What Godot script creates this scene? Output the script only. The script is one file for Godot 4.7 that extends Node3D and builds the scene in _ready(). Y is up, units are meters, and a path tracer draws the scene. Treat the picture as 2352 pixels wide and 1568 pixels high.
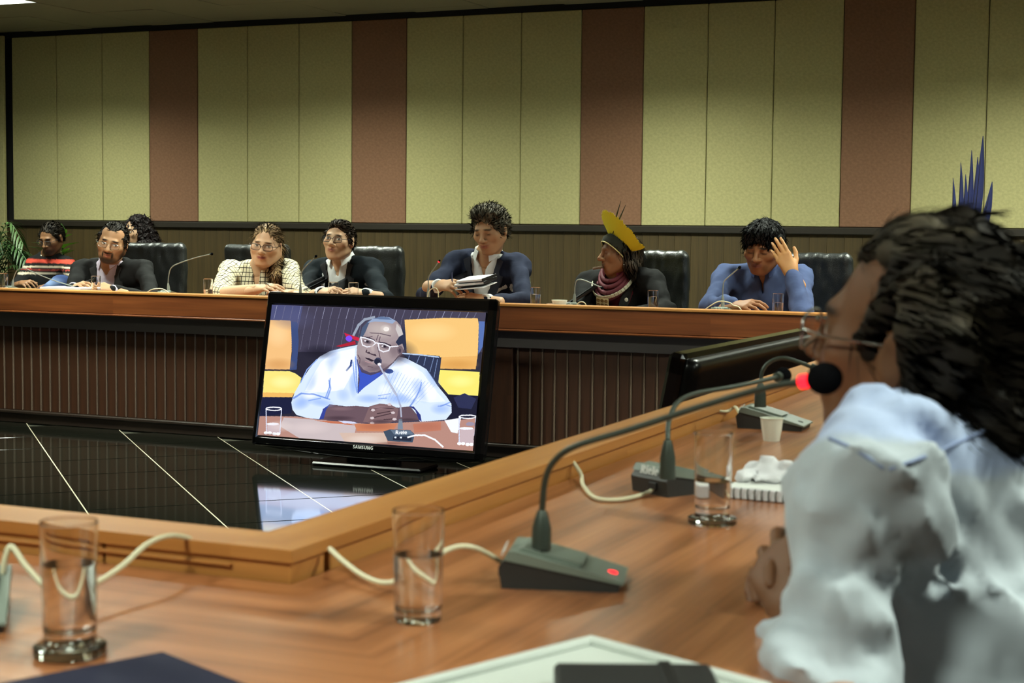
extends Node3D
# A round of talks in a panelled meeting room: people behind a U-shaped desk, microphones, glasses and a screen in the middle.

const EYE := Vector3(0, 1.22, 0)
const TOP := 0.785      # desk surface
const RIM := 0.8265     # raised edge of the desk
var M := {}
var taken := {}
var pending := []
var cam_basis := Basis.from_euler(Vector3(-0.0706963, 0.4138946, 0.0098578))

func _ready():
	camera_and_light()
	materials()
	room()
	desks()
	televisions()
	chairs()
	far_people()
	front_person()
	table_things()
	plants()
	finish()

func finish():
	for q in pending:
		q[1].work()
		q[0].mesh = q[1].commit()
	pending.clear()

# ------------------------------------------------------------------ camera, exposure, lights
func camera_and_light():
	var cam := Camera3D.new()
	cam.name = "camera"
	var at := CameraAttributesPhysical.new()
	at.frustum_focal_length = 56.17     # 24.1 degrees high
	at.frustum_focus_distance = 9.0
	at.exposure_aperture = 8.8
	cam.attributes = at
	cam.transform = Transform3D(cam_basis, EYE)
	add_child(cam)
	cam.current = true
	var e := Environment.new()
	e.background_mode = Environment.BG_COLOR
	e.background_color = Color(0, 0, 0)
	e.tonemap_mode = Environment.TONE_MAPPER_LINEAR
	e.tonemap_exposure = 1.0
	e.sdfgi_enabled = true
	e.ssao_enabled = true
	e.ssil_enabled = true
	var w := WorldEnvironment.new()
	w.name = "surroundings"
	w.environment = e
	add_child(w)

# ------------------------------------------------------------------ nodes
func numbered(n: String) -> String:
	var k: int = taken.get(n, 0)
	taken[n] = k + 1
	return n if k == 0 else "%s_%03d" % [n, k]

func tag(o: Node3D, label: String, category: String, group := "", kind := ""):
	if label: o.set_meta("label", label)
	if category: o.set_meta("category", category)
	if group: o.set_meta("group", group)
	if kind: o.set_meta("kind", kind)
	return o

func thing(called: String, label: String, category: String, at := Vector3.ZERO, turn := 0.0, group := "") -> Node3D:
	var o := Node3D.new()
	o.name = numbered(called)
	add_child(o)
	o.position = at
	o.rotation.y = turn
	tag(o, label, category, group)
	return o

func struct(called: String, at := Vector3.ZERO) -> Node3D:
	var o := Node3D.new()
	o.name = called
	add_child(o)
	o.position = at
	o.set_meta("kind", "structure")
	return o

func part(called: String, g, m: Material, parent: Node3D, label := "") -> MeshInstance3D:
	var o := MeshInstance3D.new()
	o.name = called
	if g is Geo and g.jobs:
		pending.append([o, g])
	else:
		o.mesh = g.commit() if g is Geo else g
	o.material_override = m
	parent.add_child(o, true)
	if label: o.set_meta("label", label)
	return o

func copy(o: Node3D, label: String, at: Vector3, turn := 0.0) -> Node3D:
	var c: Node3D = o.duplicate()
	c.name = numbered(String(o.name).rstrip("0123456789").rstrip("_"))
	add_child(c)
	c.position = at
	c.rotation = Vector3(0, turn, 0)
	c.set_meta("label", label)
	return c

func px(x: float, y: float, z: float) -> Vector3:      # where the sight line of a picture point meets the plane z
	var d := cam_basis * Vector3((x - 1176) / 3669.95, -(y - 784) / 3669.95, -1)
	return EYE + d * ((z - EYE.z) / d.z)

func pd(x: float, y: float, depth: float) -> Vector3:
	return EYE + cam_basis * Vector3((x - 1176) / 3669.95, -(y - 784) / 3669.95, -1) * depth

func ph(x: float, y: float, h: float) -> Vector3:
	var d := cam_basis * Vector3((x - 1176) / 3669.95, -(y - 784) / 3669.95, -1)
	return EYE + d * ((h - EYE.y) / d.y)

func pxx(x: float, y: float, at: float) -> Vector3:     # the same for an upright plane across x
	var d := cam_basis * Vector3((x - 1176) / 3669.95, -(y - 784) / 3669.95, -1)
	return EYE + d * ((at - EYE.x) / d.x)

# ------------------------------------------------------------------ geometry
class Geo:
	var v := PackedVector3Array()
	var n := PackedVector3Array()
	var c := PackedColorArray()
	var uv := PackedVector2Array()
	var ix := PackedInt32Array()
	var col := Color(1, 1, 1)
	var jobs := []                 # fields still to be meshed into this one

	func work():
		for j in jobs:
			if j[0] is String:
				strands(j[1], j[2], j[3], j[4], j[5], j[6], j[7])
			else:
				j[0].mesh(self, j[1], j[2], j[3], j[4])
		jobs.clear()

	# locks of hair growing from what is meshed so far, combed away from the crown
	func strands(count: int, length: float, crown: Vector3, comb: Vector3, xf: Transform3D, width: float, lift: float):
		var r := RandomNumberGenerator.new()
		r.seed = count
		var m := v.size()
		var inv := xf.affine_inverse()
		for k in count:
			var i := r.randi() % m
			var nn := n[i]
			var p := v[i]
			var fl := xf.basis * ((inv * p - crown).normalized() + comb + Vector3(r.randf_range(-0.3, 0.3), r.randf_range(-0.3, 0.3), r.randf_range(-0.3, 0.3)))
			var t := (fl - nn * fl.dot(nn)).normalized()
			var side := nn.cross(t)
			var c0 := c[i]
			var f := r.randf_range(0.55, 1.5)
			col = Color(c0.r * f, c0.g * f, c0.b * f)
			var l := length * r.randf_range(0.5, 1.2)
			var w := width * r.randf_range(0.6, 1.3)
			var up := r.randf_range(0.2, 1.0) * lift
			var s := v.size()
			for q in 4:
				var u := q / 3.0
				var a := p + t * l * u + nn * (0.0006 + up * u * (1.3 - u)) + Vector3(0, -0.15 * l * u * u, 0)
				var ww: float = w * [0.7, 1.0, 0.8, 0.1][q]
				vert(a - side * ww, (nn - side * 0.5).normalized())
				vert(a + side * ww, (nn + side * 0.5).normalized())
			for q in 3:
				quad(s + q * 2, s + q * 2 + 1, s + q * 2 + 3, s + q * 2 + 2)

	func vert(p: Vector3, nn := Vector3.ZERO, u := Vector2.ZERO) -> int:
		v.append(p)
		n.append(nn)
		c.append(col)
		uv.append(u)
		return v.size() - 1

	func tri(a: int, b: int, d: int):          # counter-clockwise seen from outside
		ix.append(a)
		ix.append(d)
		ix.append(b)

	func quad(a: int, b: int, d: int, e: int):
		tri(a, b, d)
		tri(a, d, e)

	func smooth(from_v: int, from_i: int):
		var i := from_i
		while i < ix.size():
			var a := ix[i]
			var b := ix[i + 1]
			var d := ix[i + 2]
			var f := (v[d] - v[a]).cross(v[b] - v[a])
			n[a] += f
			n[b] += f
			n[d] += f
			i += 3
		for k in range(from_v, v.size()):
			n[k] = n[k].normalized() if n[k].length_squared() > 1e-20 else Vector3.UP

	func face(pts: Array, uvs := []):
		var nn: Vector3 = (pts[1] - pts[0]).cross(pts[2] - pts[0]).normalized()
		var s := v.size()
		for k in pts.size():
			vert(pts[k], nn, uvs[k] if uvs else Vector2.ZERO)
		for k in range(1, pts.size() - 1):
			tri(s, s + k, s + k + 1)

	# a box with chamfered edges; uv in metres, u along its longest side
	func box(at: Vector3, size: Vector3, bevel := 0.003, b := Basis.IDENTITY):
		var h := size * 0.5
		var long := 0 if size.x >= size.y and size.x >= size.z else (1 if size.y >= size.z else 2)
		var off := Vector2(fposmod(at.x * 0.37 + at.z * 0.53, 1.0), fposmod(at.y * 0.7 + at.x * 0.31, 1.0))
		bevel = minf(bevel, minf(h.x, minf(h.y, h.z)) * 0.9)
		var w := func(p: Vector3) -> Vector2:
			var o := 0
			var q := [p.x, p.y, p.z]
			o = (long + 1) % 3
			return Vector2(q[long], q[o] + q[(long + 2) % 3]) + off
		var cs := {}
		for sx in [-1, 1]:
			for sy in [-1, 1]:
				for sz in [-1, 1]:
					var s := Vector3(sx, sy, sz)
					for ax in 3:
						var p := h - Vector3(bevel, bevel, bevel)
						p[ax] = h[ax]
						cs[[sx, sy, sz, ax]] = p * s
		var put := func(keys: Array):
			var pts := []
			var us := []
			for k in keys:
				pts.append(cs[k])
			var nn: Vector3 = (pts[1] - pts[0]).cross(pts[2] - pts[0])
			if nn.dot(pts[0] + pts[1] + pts[2]) < 0:
				pts.reverse()
			for p in pts:
				us.append(w.call(p))
			var outp := []
			for p in pts:
				outp.append(at + b * p)
			face(outp, us)
		for ax in 3:
			var a1 := (ax + 1) % 3
			var a2 := (ax + 2) % 3
			for s in [-1, 1]:
				var ks := []
				for q in [[-1, -1], [1, -1], [1, 1], [-1, 1]]:
					var k := [0, 0, 0, ax]
					k[ax] = s
					k[a1] = q[0]
					k[a2] = q[1]
					ks.append(k)
				put.call(ks)
			if bevel > 0:
				for s1 in [-1, 1]:
					for s2 in [-1, 1]:
						var e := []
						for q in [[-1, a1], [1, a1], [1, a2], [-1, a2]]:
							var k := [0, 0, 0, q[1]]
							k[ax] = q[0]
							k[a1] = s1
							k[a2] = s2
							e.append(k)
						put.call(e)
		if bevel > 0:
			for sx in [-1, 1]:
				for sy in [-1, 1]:
					for sz in [-1, 1]:
						put.call([[sx, sy, sz, 0], [sx, sy, sz, 1], [sx, sy, sz, 2]])

	# a round bar through points; r is one radius or one for each point
	func tube(pts: Array, r, sides := 8, caps := true):
		var s0 := v.size()
		var i0 := ix.size()
		var up := Vector3.UP
		var prev := Vector3.ZERO
		for k in pts.size():
			var t: Vector3 = (pts[mini(k + 1, pts.size() - 1)] - pts[maxi(k - 1, 0)]).normalized()
			if k == 0:
				up = Vector3.UP if absf(t.y) < 0.9 else Vector3.RIGHT
			var x := up.cross(t).normalized()
			up = t.cross(x).normalized()
			var rr: float = r[k] if r is Array else r
			for j in sides:
				var a := TAU * j / sides
				vert(pts[k] + (x * cos(a) + up * sin(a)) * rr, Vector3.ZERO, Vector2(float(j) / sides, k))
		for k in pts.size() - 1:
			for j in sides:
				var a := s0 + k * sides + j
				var b := s0 + k * sides + (j + 1) % sides
				quad(a, b, b + sides, a + sides)
		smooth(s0, i0)
		if caps:
			for e in [0, pts.size() - 1]:
				var ring := []
				for j in sides:
					ring.append(v[s0 + e * sides + j])
				if e == 0:
					ring.reverse()
				face(ring)

	# profile: [radius, height] points from the bottom up, outside on the right; corners sharper than 35 degrees stay sharp
	func lathe(prof: Array, sides := 24, at := Vector3.ZERO, b := Basis.IDENTITY):
		var m := prof.size()
		var seg := []
		for k in m - 1:
			seg.append(Vector2(prof[k + 1][1] - prof[k][1], prof[k][0] - prof[k + 1][0]).normalized())
		for k in m - 1:
			var ends := []
			for e in 2:
				var o := k - 1 if e == 0 else k + 1
				var nn: Vector2 = seg[k]
				if o >= 0 and o < m - 1 and nn.dot(seg[o]) > 0.82:
					nn = (nn + seg[o]).normalized()
				ends.append(nn)
			var s0 := v.size()
			for e in 2:
				for j in sides:
					var a := TAU * j / sides
					var d := Vector3(cos(a), 0, -sin(a))
					vert(at + b * (d * prof[k + e][0] + Vector3(0, prof[k + e][1], 0)), (b * (d * ends[e].x + Vector3(0, ends[e].y, 0))).normalized(), Vector2(float(j) / sides, prof[k + e][1]))
			for j in sides:
				var j2 := (j + 1) % sides
				quad(s0 + j, s0 + j2, s0 + sides + j2, s0 + sides + j)

	# a flat shape with thickness; pts in the plane of b.x and b.y, thick along b.z
	func plate(pts: PackedVector2Array, thick: float, at := Vector3.ZERO, b := Basis.IDENTITY, uvscale := 1.0):
		if Geometry2D.is_polygon_clockwise(pts):
			pts = pts.duplicate()
			pts.reverse()
		var t := Geometry2D.triangulate_polygon(pts)
		for side in [1, -1]:
			var s := v.size()
			for p in pts:
				vert(at + b * Vector3(p.x, p.y, thick * 0.5 * side), b.z * side, p * uvscale)
			for k in range(0, t.size(), 3):
				var a := s + t[k]
				var d := s + t[k + 1]
				var e := s + t[k + 2]
				var up := (v[d] - v[a]).cross(v[e] - v[a]).dot(b.z * side) > 0
				if up:
					tri(a, d, e)
				else:
					tri(a, e, d)
		for k in pts.size():
			var p := pts[k]
			var q := pts[(k + 1) % pts.size()]
			var z := thick * 0.5
			face([at + b * Vector3(p.x, p.y, -z), at + b * Vector3(q.x, q.y, -z), at + b * Vector3(q.x, q.y, z), at + b * Vector3(p.x, p.y, z)], [p * uvscale, q * uvscale, q * uvscale + Vector2(0, thick), p * uvscale + Vector2(0, thick)])

	# a grid of points [rows][columns] as a smooth sheet, with a back when thick
	func sheet(rows: Array, thick := 0.0, closed := false):
		var nr := rows.size()
		var nc: int = rows[0].size()
		var s0 := v.size()
		var i0 := ix.size()
		for r in nr:
			for k in nc:
				vert(rows[r][k], Vector3.ZERO, Vector2(float(k) / (nc - 1), float(r) / (nr - 1)))
		for r in nr - 1:
			for k in nc if closed else nc - 1:
				quad(s0 + r * nc + k, s0 + r * nc + (k + 1) % nc, s0 + (r + 1) * nc + (k + 1) % nc, s0 + (r + 1) * nc + k)
		smooth(s0, i0)
		if thick > 0.0:
			var s1 := v.size()
			for k in nr * nc:
				vert(v[s0 + k] - n[s0 + k] * thick, -n[s0 + k], uv[s0 + k])
			for r in nr - 1:
				for k in nc if closed else nc - 1:
					quad(s1 + (r + 1) * nc + k, s1 + (r + 1) * nc + (k + 1) % nc, s1 + r * nc + (k + 1) % nc, s1 + r * nc + k)
			for k in nc if closed else nc - 1:
				var k2 := (k + 1) % nc
				quad(s1 + k, s1 + k2, s0 + k2, s0 + k)
				var e := (nr - 1) * nc
				quad(s0 + e + k, s0 + e + k2, s1 + e + k2, s1 + e + k)
			if not closed:
				for r in nr - 1:
					quad(s0 + r * nc, s0 + (r + 1) * nc, s1 + (r + 1) * nc, s1 + r * nc)
					quad(s1 + r * nc + nc - 1, s1 + (r + 1) * nc + nc - 1, s0 + (r + 1) * nc + nc - 1, s0 + r * nc + nc - 1)

	func append(o: Geo, t := Transform3D.IDENTITY):
		var s := v.size()
		for k in o.v.size():
			v.append(t * o.v[k])
			n.append((t.basis * o.n[k]).normalized())
		c.append_array(o.c)
		uv.append_array(o.uv)
		for k in o.ix:
			ix.append(k + s)

	func commit() -> ArrayMesh:
		var a := []
		a.resize(Mesh.ARRAY_MAX)
		a[Mesh.ARRAY_VERTEX] = v
		a[Mesh.ARRAY_NORMAL] = n
		a[Mesh.ARRAY_COLOR] = c
		a[Mesh.ARRAY_TEX_UV] = uv
		a[Mesh.ARRAY_INDEX] = ix
		var m := ArrayMesh.new()
		m.add_surface_from_arrays(Mesh.PRIMITIVE_TRIANGLES, a)
		return m

func box_part(called: String, at: Vector3, size: Vector3, m: Material, parent: Node3D, bevel := 0.003) -> MeshInstance3D:
	var g := Geo.new()
	g.box(Vector3.ZERO, size, bevel)
	var o := part(called, g, m, parent)
	o.position = at
	return o

func curve(pts: Array, steps := 8) -> Array:          # a smooth line through points
	var out := []
	for k in pts.size() - 1:
		var a: Vector3 = pts[maxi(k - 1, 0)]
		var b: Vector3 = pts[k]
		var c: Vector3 = pts[k + 1]
		var d: Vector3 = pts[mini(k + 2, pts.size() - 1)]
		for s in steps:
			out.append(b.cubic_interpolate(c, a, d, float(s) / steps))
	out.append(pts[-1])
	return out

# ------------------------------------------------------------------ rounded forms: distance fields meshed as surface nets
class Field:
	var kind := PackedInt32Array()        # 0 tapered capsule, 1 ellipsoid, 2 wedge, 3 rounded box
	var op := PackedInt32Array()          # 0 join, 1 cut
	var a := PackedVector3Array()
	var b := PackedVector3Array()
	var ra := PackedFloat32Array()
	var rb := PackedFloat32Array()
	var k := PackedFloat32Array()
	var inv: Array[Basis] = []
	var noises := []                      # [FastNoiseLite, Basis, amount, Callable or null]
	var paints := []                      # [centre, inverse basis / radii, colour, softness]
	var base := Color(1, 1, 1)
	var mottle := 0.0
	var inset := 0.0

	func _add(kd: int, o: int, pa: Vector3, pb: Vector3, x: float, y: float, kk: float, bs: Basis):
		kind.append(kd)
		op.append(o)
		a.append(pa)
		b.append(pb)
		ra.append(x)
		rb.append(y)
		k.append(kk)
		inv.append(bs)

	func cap(pa: Vector3, pb: Vector3, x: float, y: float, kk := 0.02, o := 0):
		_add(0, o, pa, pb, x, y, kk, Basis.IDENTITY)

	func ball(c: Vector3, r: Vector3, kk := 0.02, bs := Basis.IDENTITY, o := 0):
		_add(1, o, c, r, 0, 0, kk, bs.inverse())

	func wedge(apex: Vector3, bs: Basis, half: float, kk := 0.006):     # opens along bs.y, cuts what lies on the bs.z side
		_add(2, 1, apex, Vector3.ZERO, cos(half), sin(half), kk, bs.inverse())

	func block(c: Vector3, h: Vector3, r: float, kk := 0.02, bs := Basis.IDENTITY, o := 0):
		_add(3, o, c, h, r, 0, kk, bs.inverse())

	func paint(c: Vector3, r: Vector3, color: Color, soft := 0.35, bs := Basis.IDENTITY):
		paints.append([c, bs.inverse(), r, color, soft])

	func one(i: int, p: Vector3) -> float:
		var kd := kind[i]
		if kd == 0:
			var ab := b[i] - a[i]
			var ap := p - a[i]
			var l := ab.length_squared()
			var t := clampf(ap.dot(ab) / l, 0.0, 1.0) if l > 1e-12 else 0.0
			return (ap - ab * t).length() - lerpf(ra[i], rb[i], t)
		if kd == 1:
			var q := inv[i] * (p - a[i])
			var r := b[i]
			var e := q / r
			var k1 := (e / r).length()
			var k0 := e.length()
			return k0 * (k0 - 1.0) / k1 if k1 > 1e-9 else -minf(r.x, minf(r.y, r.z))
		if kd == 2:
			var q := inv[i] * (p - a[i])
			return maxf(absf(q.x) * ra[i] - q.y * rb[i], -q.z)
		var q := (inv[i] * (p - a[i])).abs() - b[i]
		return q.max(Vector3.ZERO).length() + minf(maxf(q.x, maxf(q.y, q.z)), 0.0) - ra[i]

	func at(p: Vector3, list: PackedInt32Array) -> float:
		var d := 1.0
		for i in list:
			var e: float
			var kd := kind[i]
			if kd == 0:
				var a0 := a[i]
				var ab := b[i] - a0
				var ap := p - a0
				var t := clampf(ap.dot(ab) / (ab.length_squared() + 1e-12), 0.0, 1.0)
				e = (ap - ab * t).length() - lerpf(ra[i], rb[i], t)
			elif kd == 1:
				var r := b[i]
				var g := (inv[i] * (p - a[i])) / r
				var k0 := g.length()
				e = k0 * (k0 - 1.0) / ((g / r).length() + 1e-9)
			else:
				e = one(i, p)
			var kk := k[i]
			if op[i] == 0:
				var df := kk - absf(d - e)
				d = minf(d, e)
				if df > 0.0:
					d -= df * df * 0.25 / kk
			else:
				var df := kk - absf(d + e)
				d = maxf(d, -e)
				if df > 0.0:
					d += df * df * 0.25 / kk
		for nz in noises:
			d += nz[0].get_noise_3dv(nz[1] * p) * nz[2]
		return d + inset

	func all() -> PackedInt32Array:
		return PackedInt32Array(range(kind.size()))

	func normal(p: Vector3) -> Vector3:
		var l := all()
		var e := 0.002
		var d := at(p, l)
		return Vector3(at(p + Vector3(e, 0, 0), l) - d, at(p + Vector3(0, e, 0), l) - d, at(p + Vector3(0, 0, e), l) - d).normalized()

	func hit(from: Vector3, dir: Vector3, far := 0.6) -> Vector3:
		var l := all()
		var t := 0.0
		for s in 60:
			var d := at(from + dir * t, l)
			if d < 0.0006:
				break
			t += d * 0.8
			if t > far:
				break
		return from + dir * t

	func mesh(g: Geo, lo: Vector3, hi: Vector3, cell: float, xf := Transform3D.IDENTITY):
		const B := 4
		var nbx := int(ceil((hi.x - lo.x) / cell / B))
		var nby := int(ceil((hi.y - lo.y) / cell / B))
		var nbz := int(ceil((hi.z - lo.z) / cell / B))
		var nx := nbx * B + 1
		var ny := nby * B + 1
		var nz := nbz * B + 1
		var sy := nx
		var sz := nx * ny
		var vals := PackedFloat32Array()
		vals.resize(nx * ny * nz)
		vals.fill(1e9)
		var cells := PackedInt32Array()
		cells.resize(nx * ny * nz)
		cells.fill(-1)
		var rad := B * cell * 0.87
		var namp := 0.0
		for q in noises:
			namp += absf(q[2])
		var every := all()
		var found := PackedInt32Array()
		var s0 := g.v.size()
		var i0 := g.ix.size()
		var ds := PackedFloat32Array()
		ds.resize(kind.size())
		var o8 := [0, 1, sy, sy + 1, sz, sz + 1, sz + sy, sz + sy + 1]
		for bz in nbz:
			for by in nby:
				for bx in nbx:
					var mid := lo + Vector3(bx + 0.5, by + 0.5, bz + 0.5) * (B * cell)
					var dm := 1e9
					for i in every:
						ds[i] = one(i, mid)
						if op[i] == 0 and ds[i] < dm:
							dm = ds[i]
					if dm + inset > rad * 1.1 + namp + 0.015:
						continue
					var dd := at(mid, every)
					if absf(dd) > rad * 1.1 + namp * 0.6:
						continue
					var list := PackedInt32Array()
					for i in every:
						if op[i] == 0:
							if ds[i] < maxf(dm, -rad) + 2.0 * rad + k[i]:
								list.append(i)
						elif ds[i] < rad * 1.5 + k[i]:
							list.append(i)
					var c0 := (bz * B * ny + by * B) * nx + bx * B
					var some := 0
					for z in B + 1:
						for y in B + 1:
							var c := c0 + z * sz + y * sy
							for x in B + 1:
								var w := vals[c + x]
								if w > 1e8:
									w = at(lo + Vector3(bx * B + x, by * B + y, bz * B + z) * cell, list)
									vals[c + x] = w
								some |= 1 if w < 0.0 else 2
					if some != 3:
						continue
					for z in B:
						for y in B:
							var c1 := c0 + z * sz + y * sy
							for x in B:
								var c := c1 + x
								var m := 0
								for q in 8:
									if vals[c + o8[q]] < 0.0:
										m |= 1 << q
								if m == 0 or m == 255:
									continue
								var sum := Vector3.ZERO
								var cnt := 0
								for q in 8:
									for ax in 3:
										if q & (1 << ax):
											continue
										var r := q | (1 << ax)
										if ((m >> q) & 1) != ((m >> r) & 1):
											var v0 := vals[c + o8[q]]
											var v1 := vals[c + o8[r]]
											var t := v0 / (v0 - v1)
											var p := Vector3(q & 1, (q >> 1) & 1, (q >> 2) & 1)
											p[ax] += t
											sum += p
											cnt += 1
								var lp := lo + (Vector3(bx * B + x, by * B + y, bz * B + z) + sum / cnt) * cell
								cells[c] = g.v.size()
								found.append(c)
								g.v.append(xf * lp)
								g.n.append(Vector3.ZERO)
								g.uv.append(Vector2.ZERO)
								g.c.append(color(lp))
		for c in found:
			var v0 := vals[c] < 0.0
			for ax in 3:
				var st: int = [1, sy, sz][ax]
				var v1 := vals[c + st] < 0.0
				if v0 == v1:
					continue
				var u: int = [sy, sz, 1][ax]
				var w: int = [sz, 1, sy][ax]
				if c - u - w < 0:
					continue
				var q0 := cells[c]
				var q1 := cells[c - u]
				var q2 := cells[c - u - w]
				var q3 := cells[c - w]
				if q1 < 0 or q2 < 0 or q3 < 0:
					continue
				if v0:
					g.quad(q0, q1, q2, q3)
				else:
					g.quad(q3, q2, q1, q0)
		g.smooth(s0, i0)

	func color(p: Vector3) -> Color:
		var c := base
		for q in paints:
			var e: float = ((q[1] * (p - q[0])) / q[2]).length()
			if e < 1.0 + q[4]:
				var t := 1.0 if e < 1.0 - q[4] else 1.0 - smoothstep(1.0 - q[4], 1.0 + q[4], e)
				c = c.lerp(q[3], t)
		return c

func lin(r: float, g: float, b: float) -> Color:       # a colour given in 0..255 as the eye sees it, for vertices
	return Color(r / 255.0, g / 255.0, b / 255.0).srgb_to_linear()

# ------------------------------------------------------------------ materials
func plain(color: Color, rough := 0.6, spec := 0.5, metal := 0.0) -> StandardMaterial3D:
	var m := StandardMaterial3D.new()
	m.albedo_color = color
	m.roughness = rough
	m.metallic_specular = spec
	m.metallic = metal
	return m

func c8(r: float, g: float, b: float) -> Color:
	return Color(r / 255.0, g / 255.0, b / 255.0)

func ramp(stops: Array) -> Gradient:
	var g := Gradient.new()
	g.offsets = PackedFloat32Array(stops.map(func(s): return s[0]))
	g.colors = PackedColorArray(stops.map(func(s): return s[1]))
	return g

func wood_image(seed_: int, stops: Array, streak := 1.0) -> ImageTexture:    # 512 x 512, grain along u
	var n := FastNoiseLite.new()
	n.seed = seed_
	n.frequency = 1.0
	n.fractal_octaves = 3
	var f := FastNoiseLite.new()
	f.seed = seed_ + 9
	f.frequency = 1.0
	f.fractal_octaves = 2
	var gr := ramp(stops)
	var im := Image.create(512, 512, false, Image.FORMAT_RGB8)
	for y in 512:
		for x in 512:
			var u := x / 512.0
			var v := y / 512.0
			var w := n.get_noise_2d(u * 1.6, v * 9.0)
			var t := 0.5 + 0.55 * w + 0.28 * streak * f.get_noise_2d(u * 5.0, v * 90.0)
			im.set_pixel(x, y, gr.sample(clampf(t, 0, 1)))
	im.generate_mipmaps()
	return ImageTexture.create_from_image(im)

func noise_tex(seed_: int, freq: float, size := 256, octaves := 3) -> NoiseTexture2D:
	var n := FastNoiseLite.new()
	n.seed = seed_
	n.frequency = freq
	n.fractal_octaves = octaves
	var t := NoiseTexture2D.new()
	t.width = size
	t.height = size
	t.seamless = true
	t.noise = n
	return t

func weave(seed_: int) -> ImageTexture:              # crossing threads, a height map
	var im := Image.create(128, 128, false, Image.FORMAT_L8)
	var r := RandomNumberGenerator.new()
	r.seed = seed_
	for y in 128:
		for x in 128:
			var w := 0.5 + 0.22 * sin(x * TAU / 4.0) * (1 if (y / 2) % 2 == 0 else -1) + 0.18 * sin(y * TAU / 4.0) + r.randf_range(-0.1, 0.1)
			im.set_pixel(x, y, Color(w, w, w))
	return ImageTexture.create_from_image(im)

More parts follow.
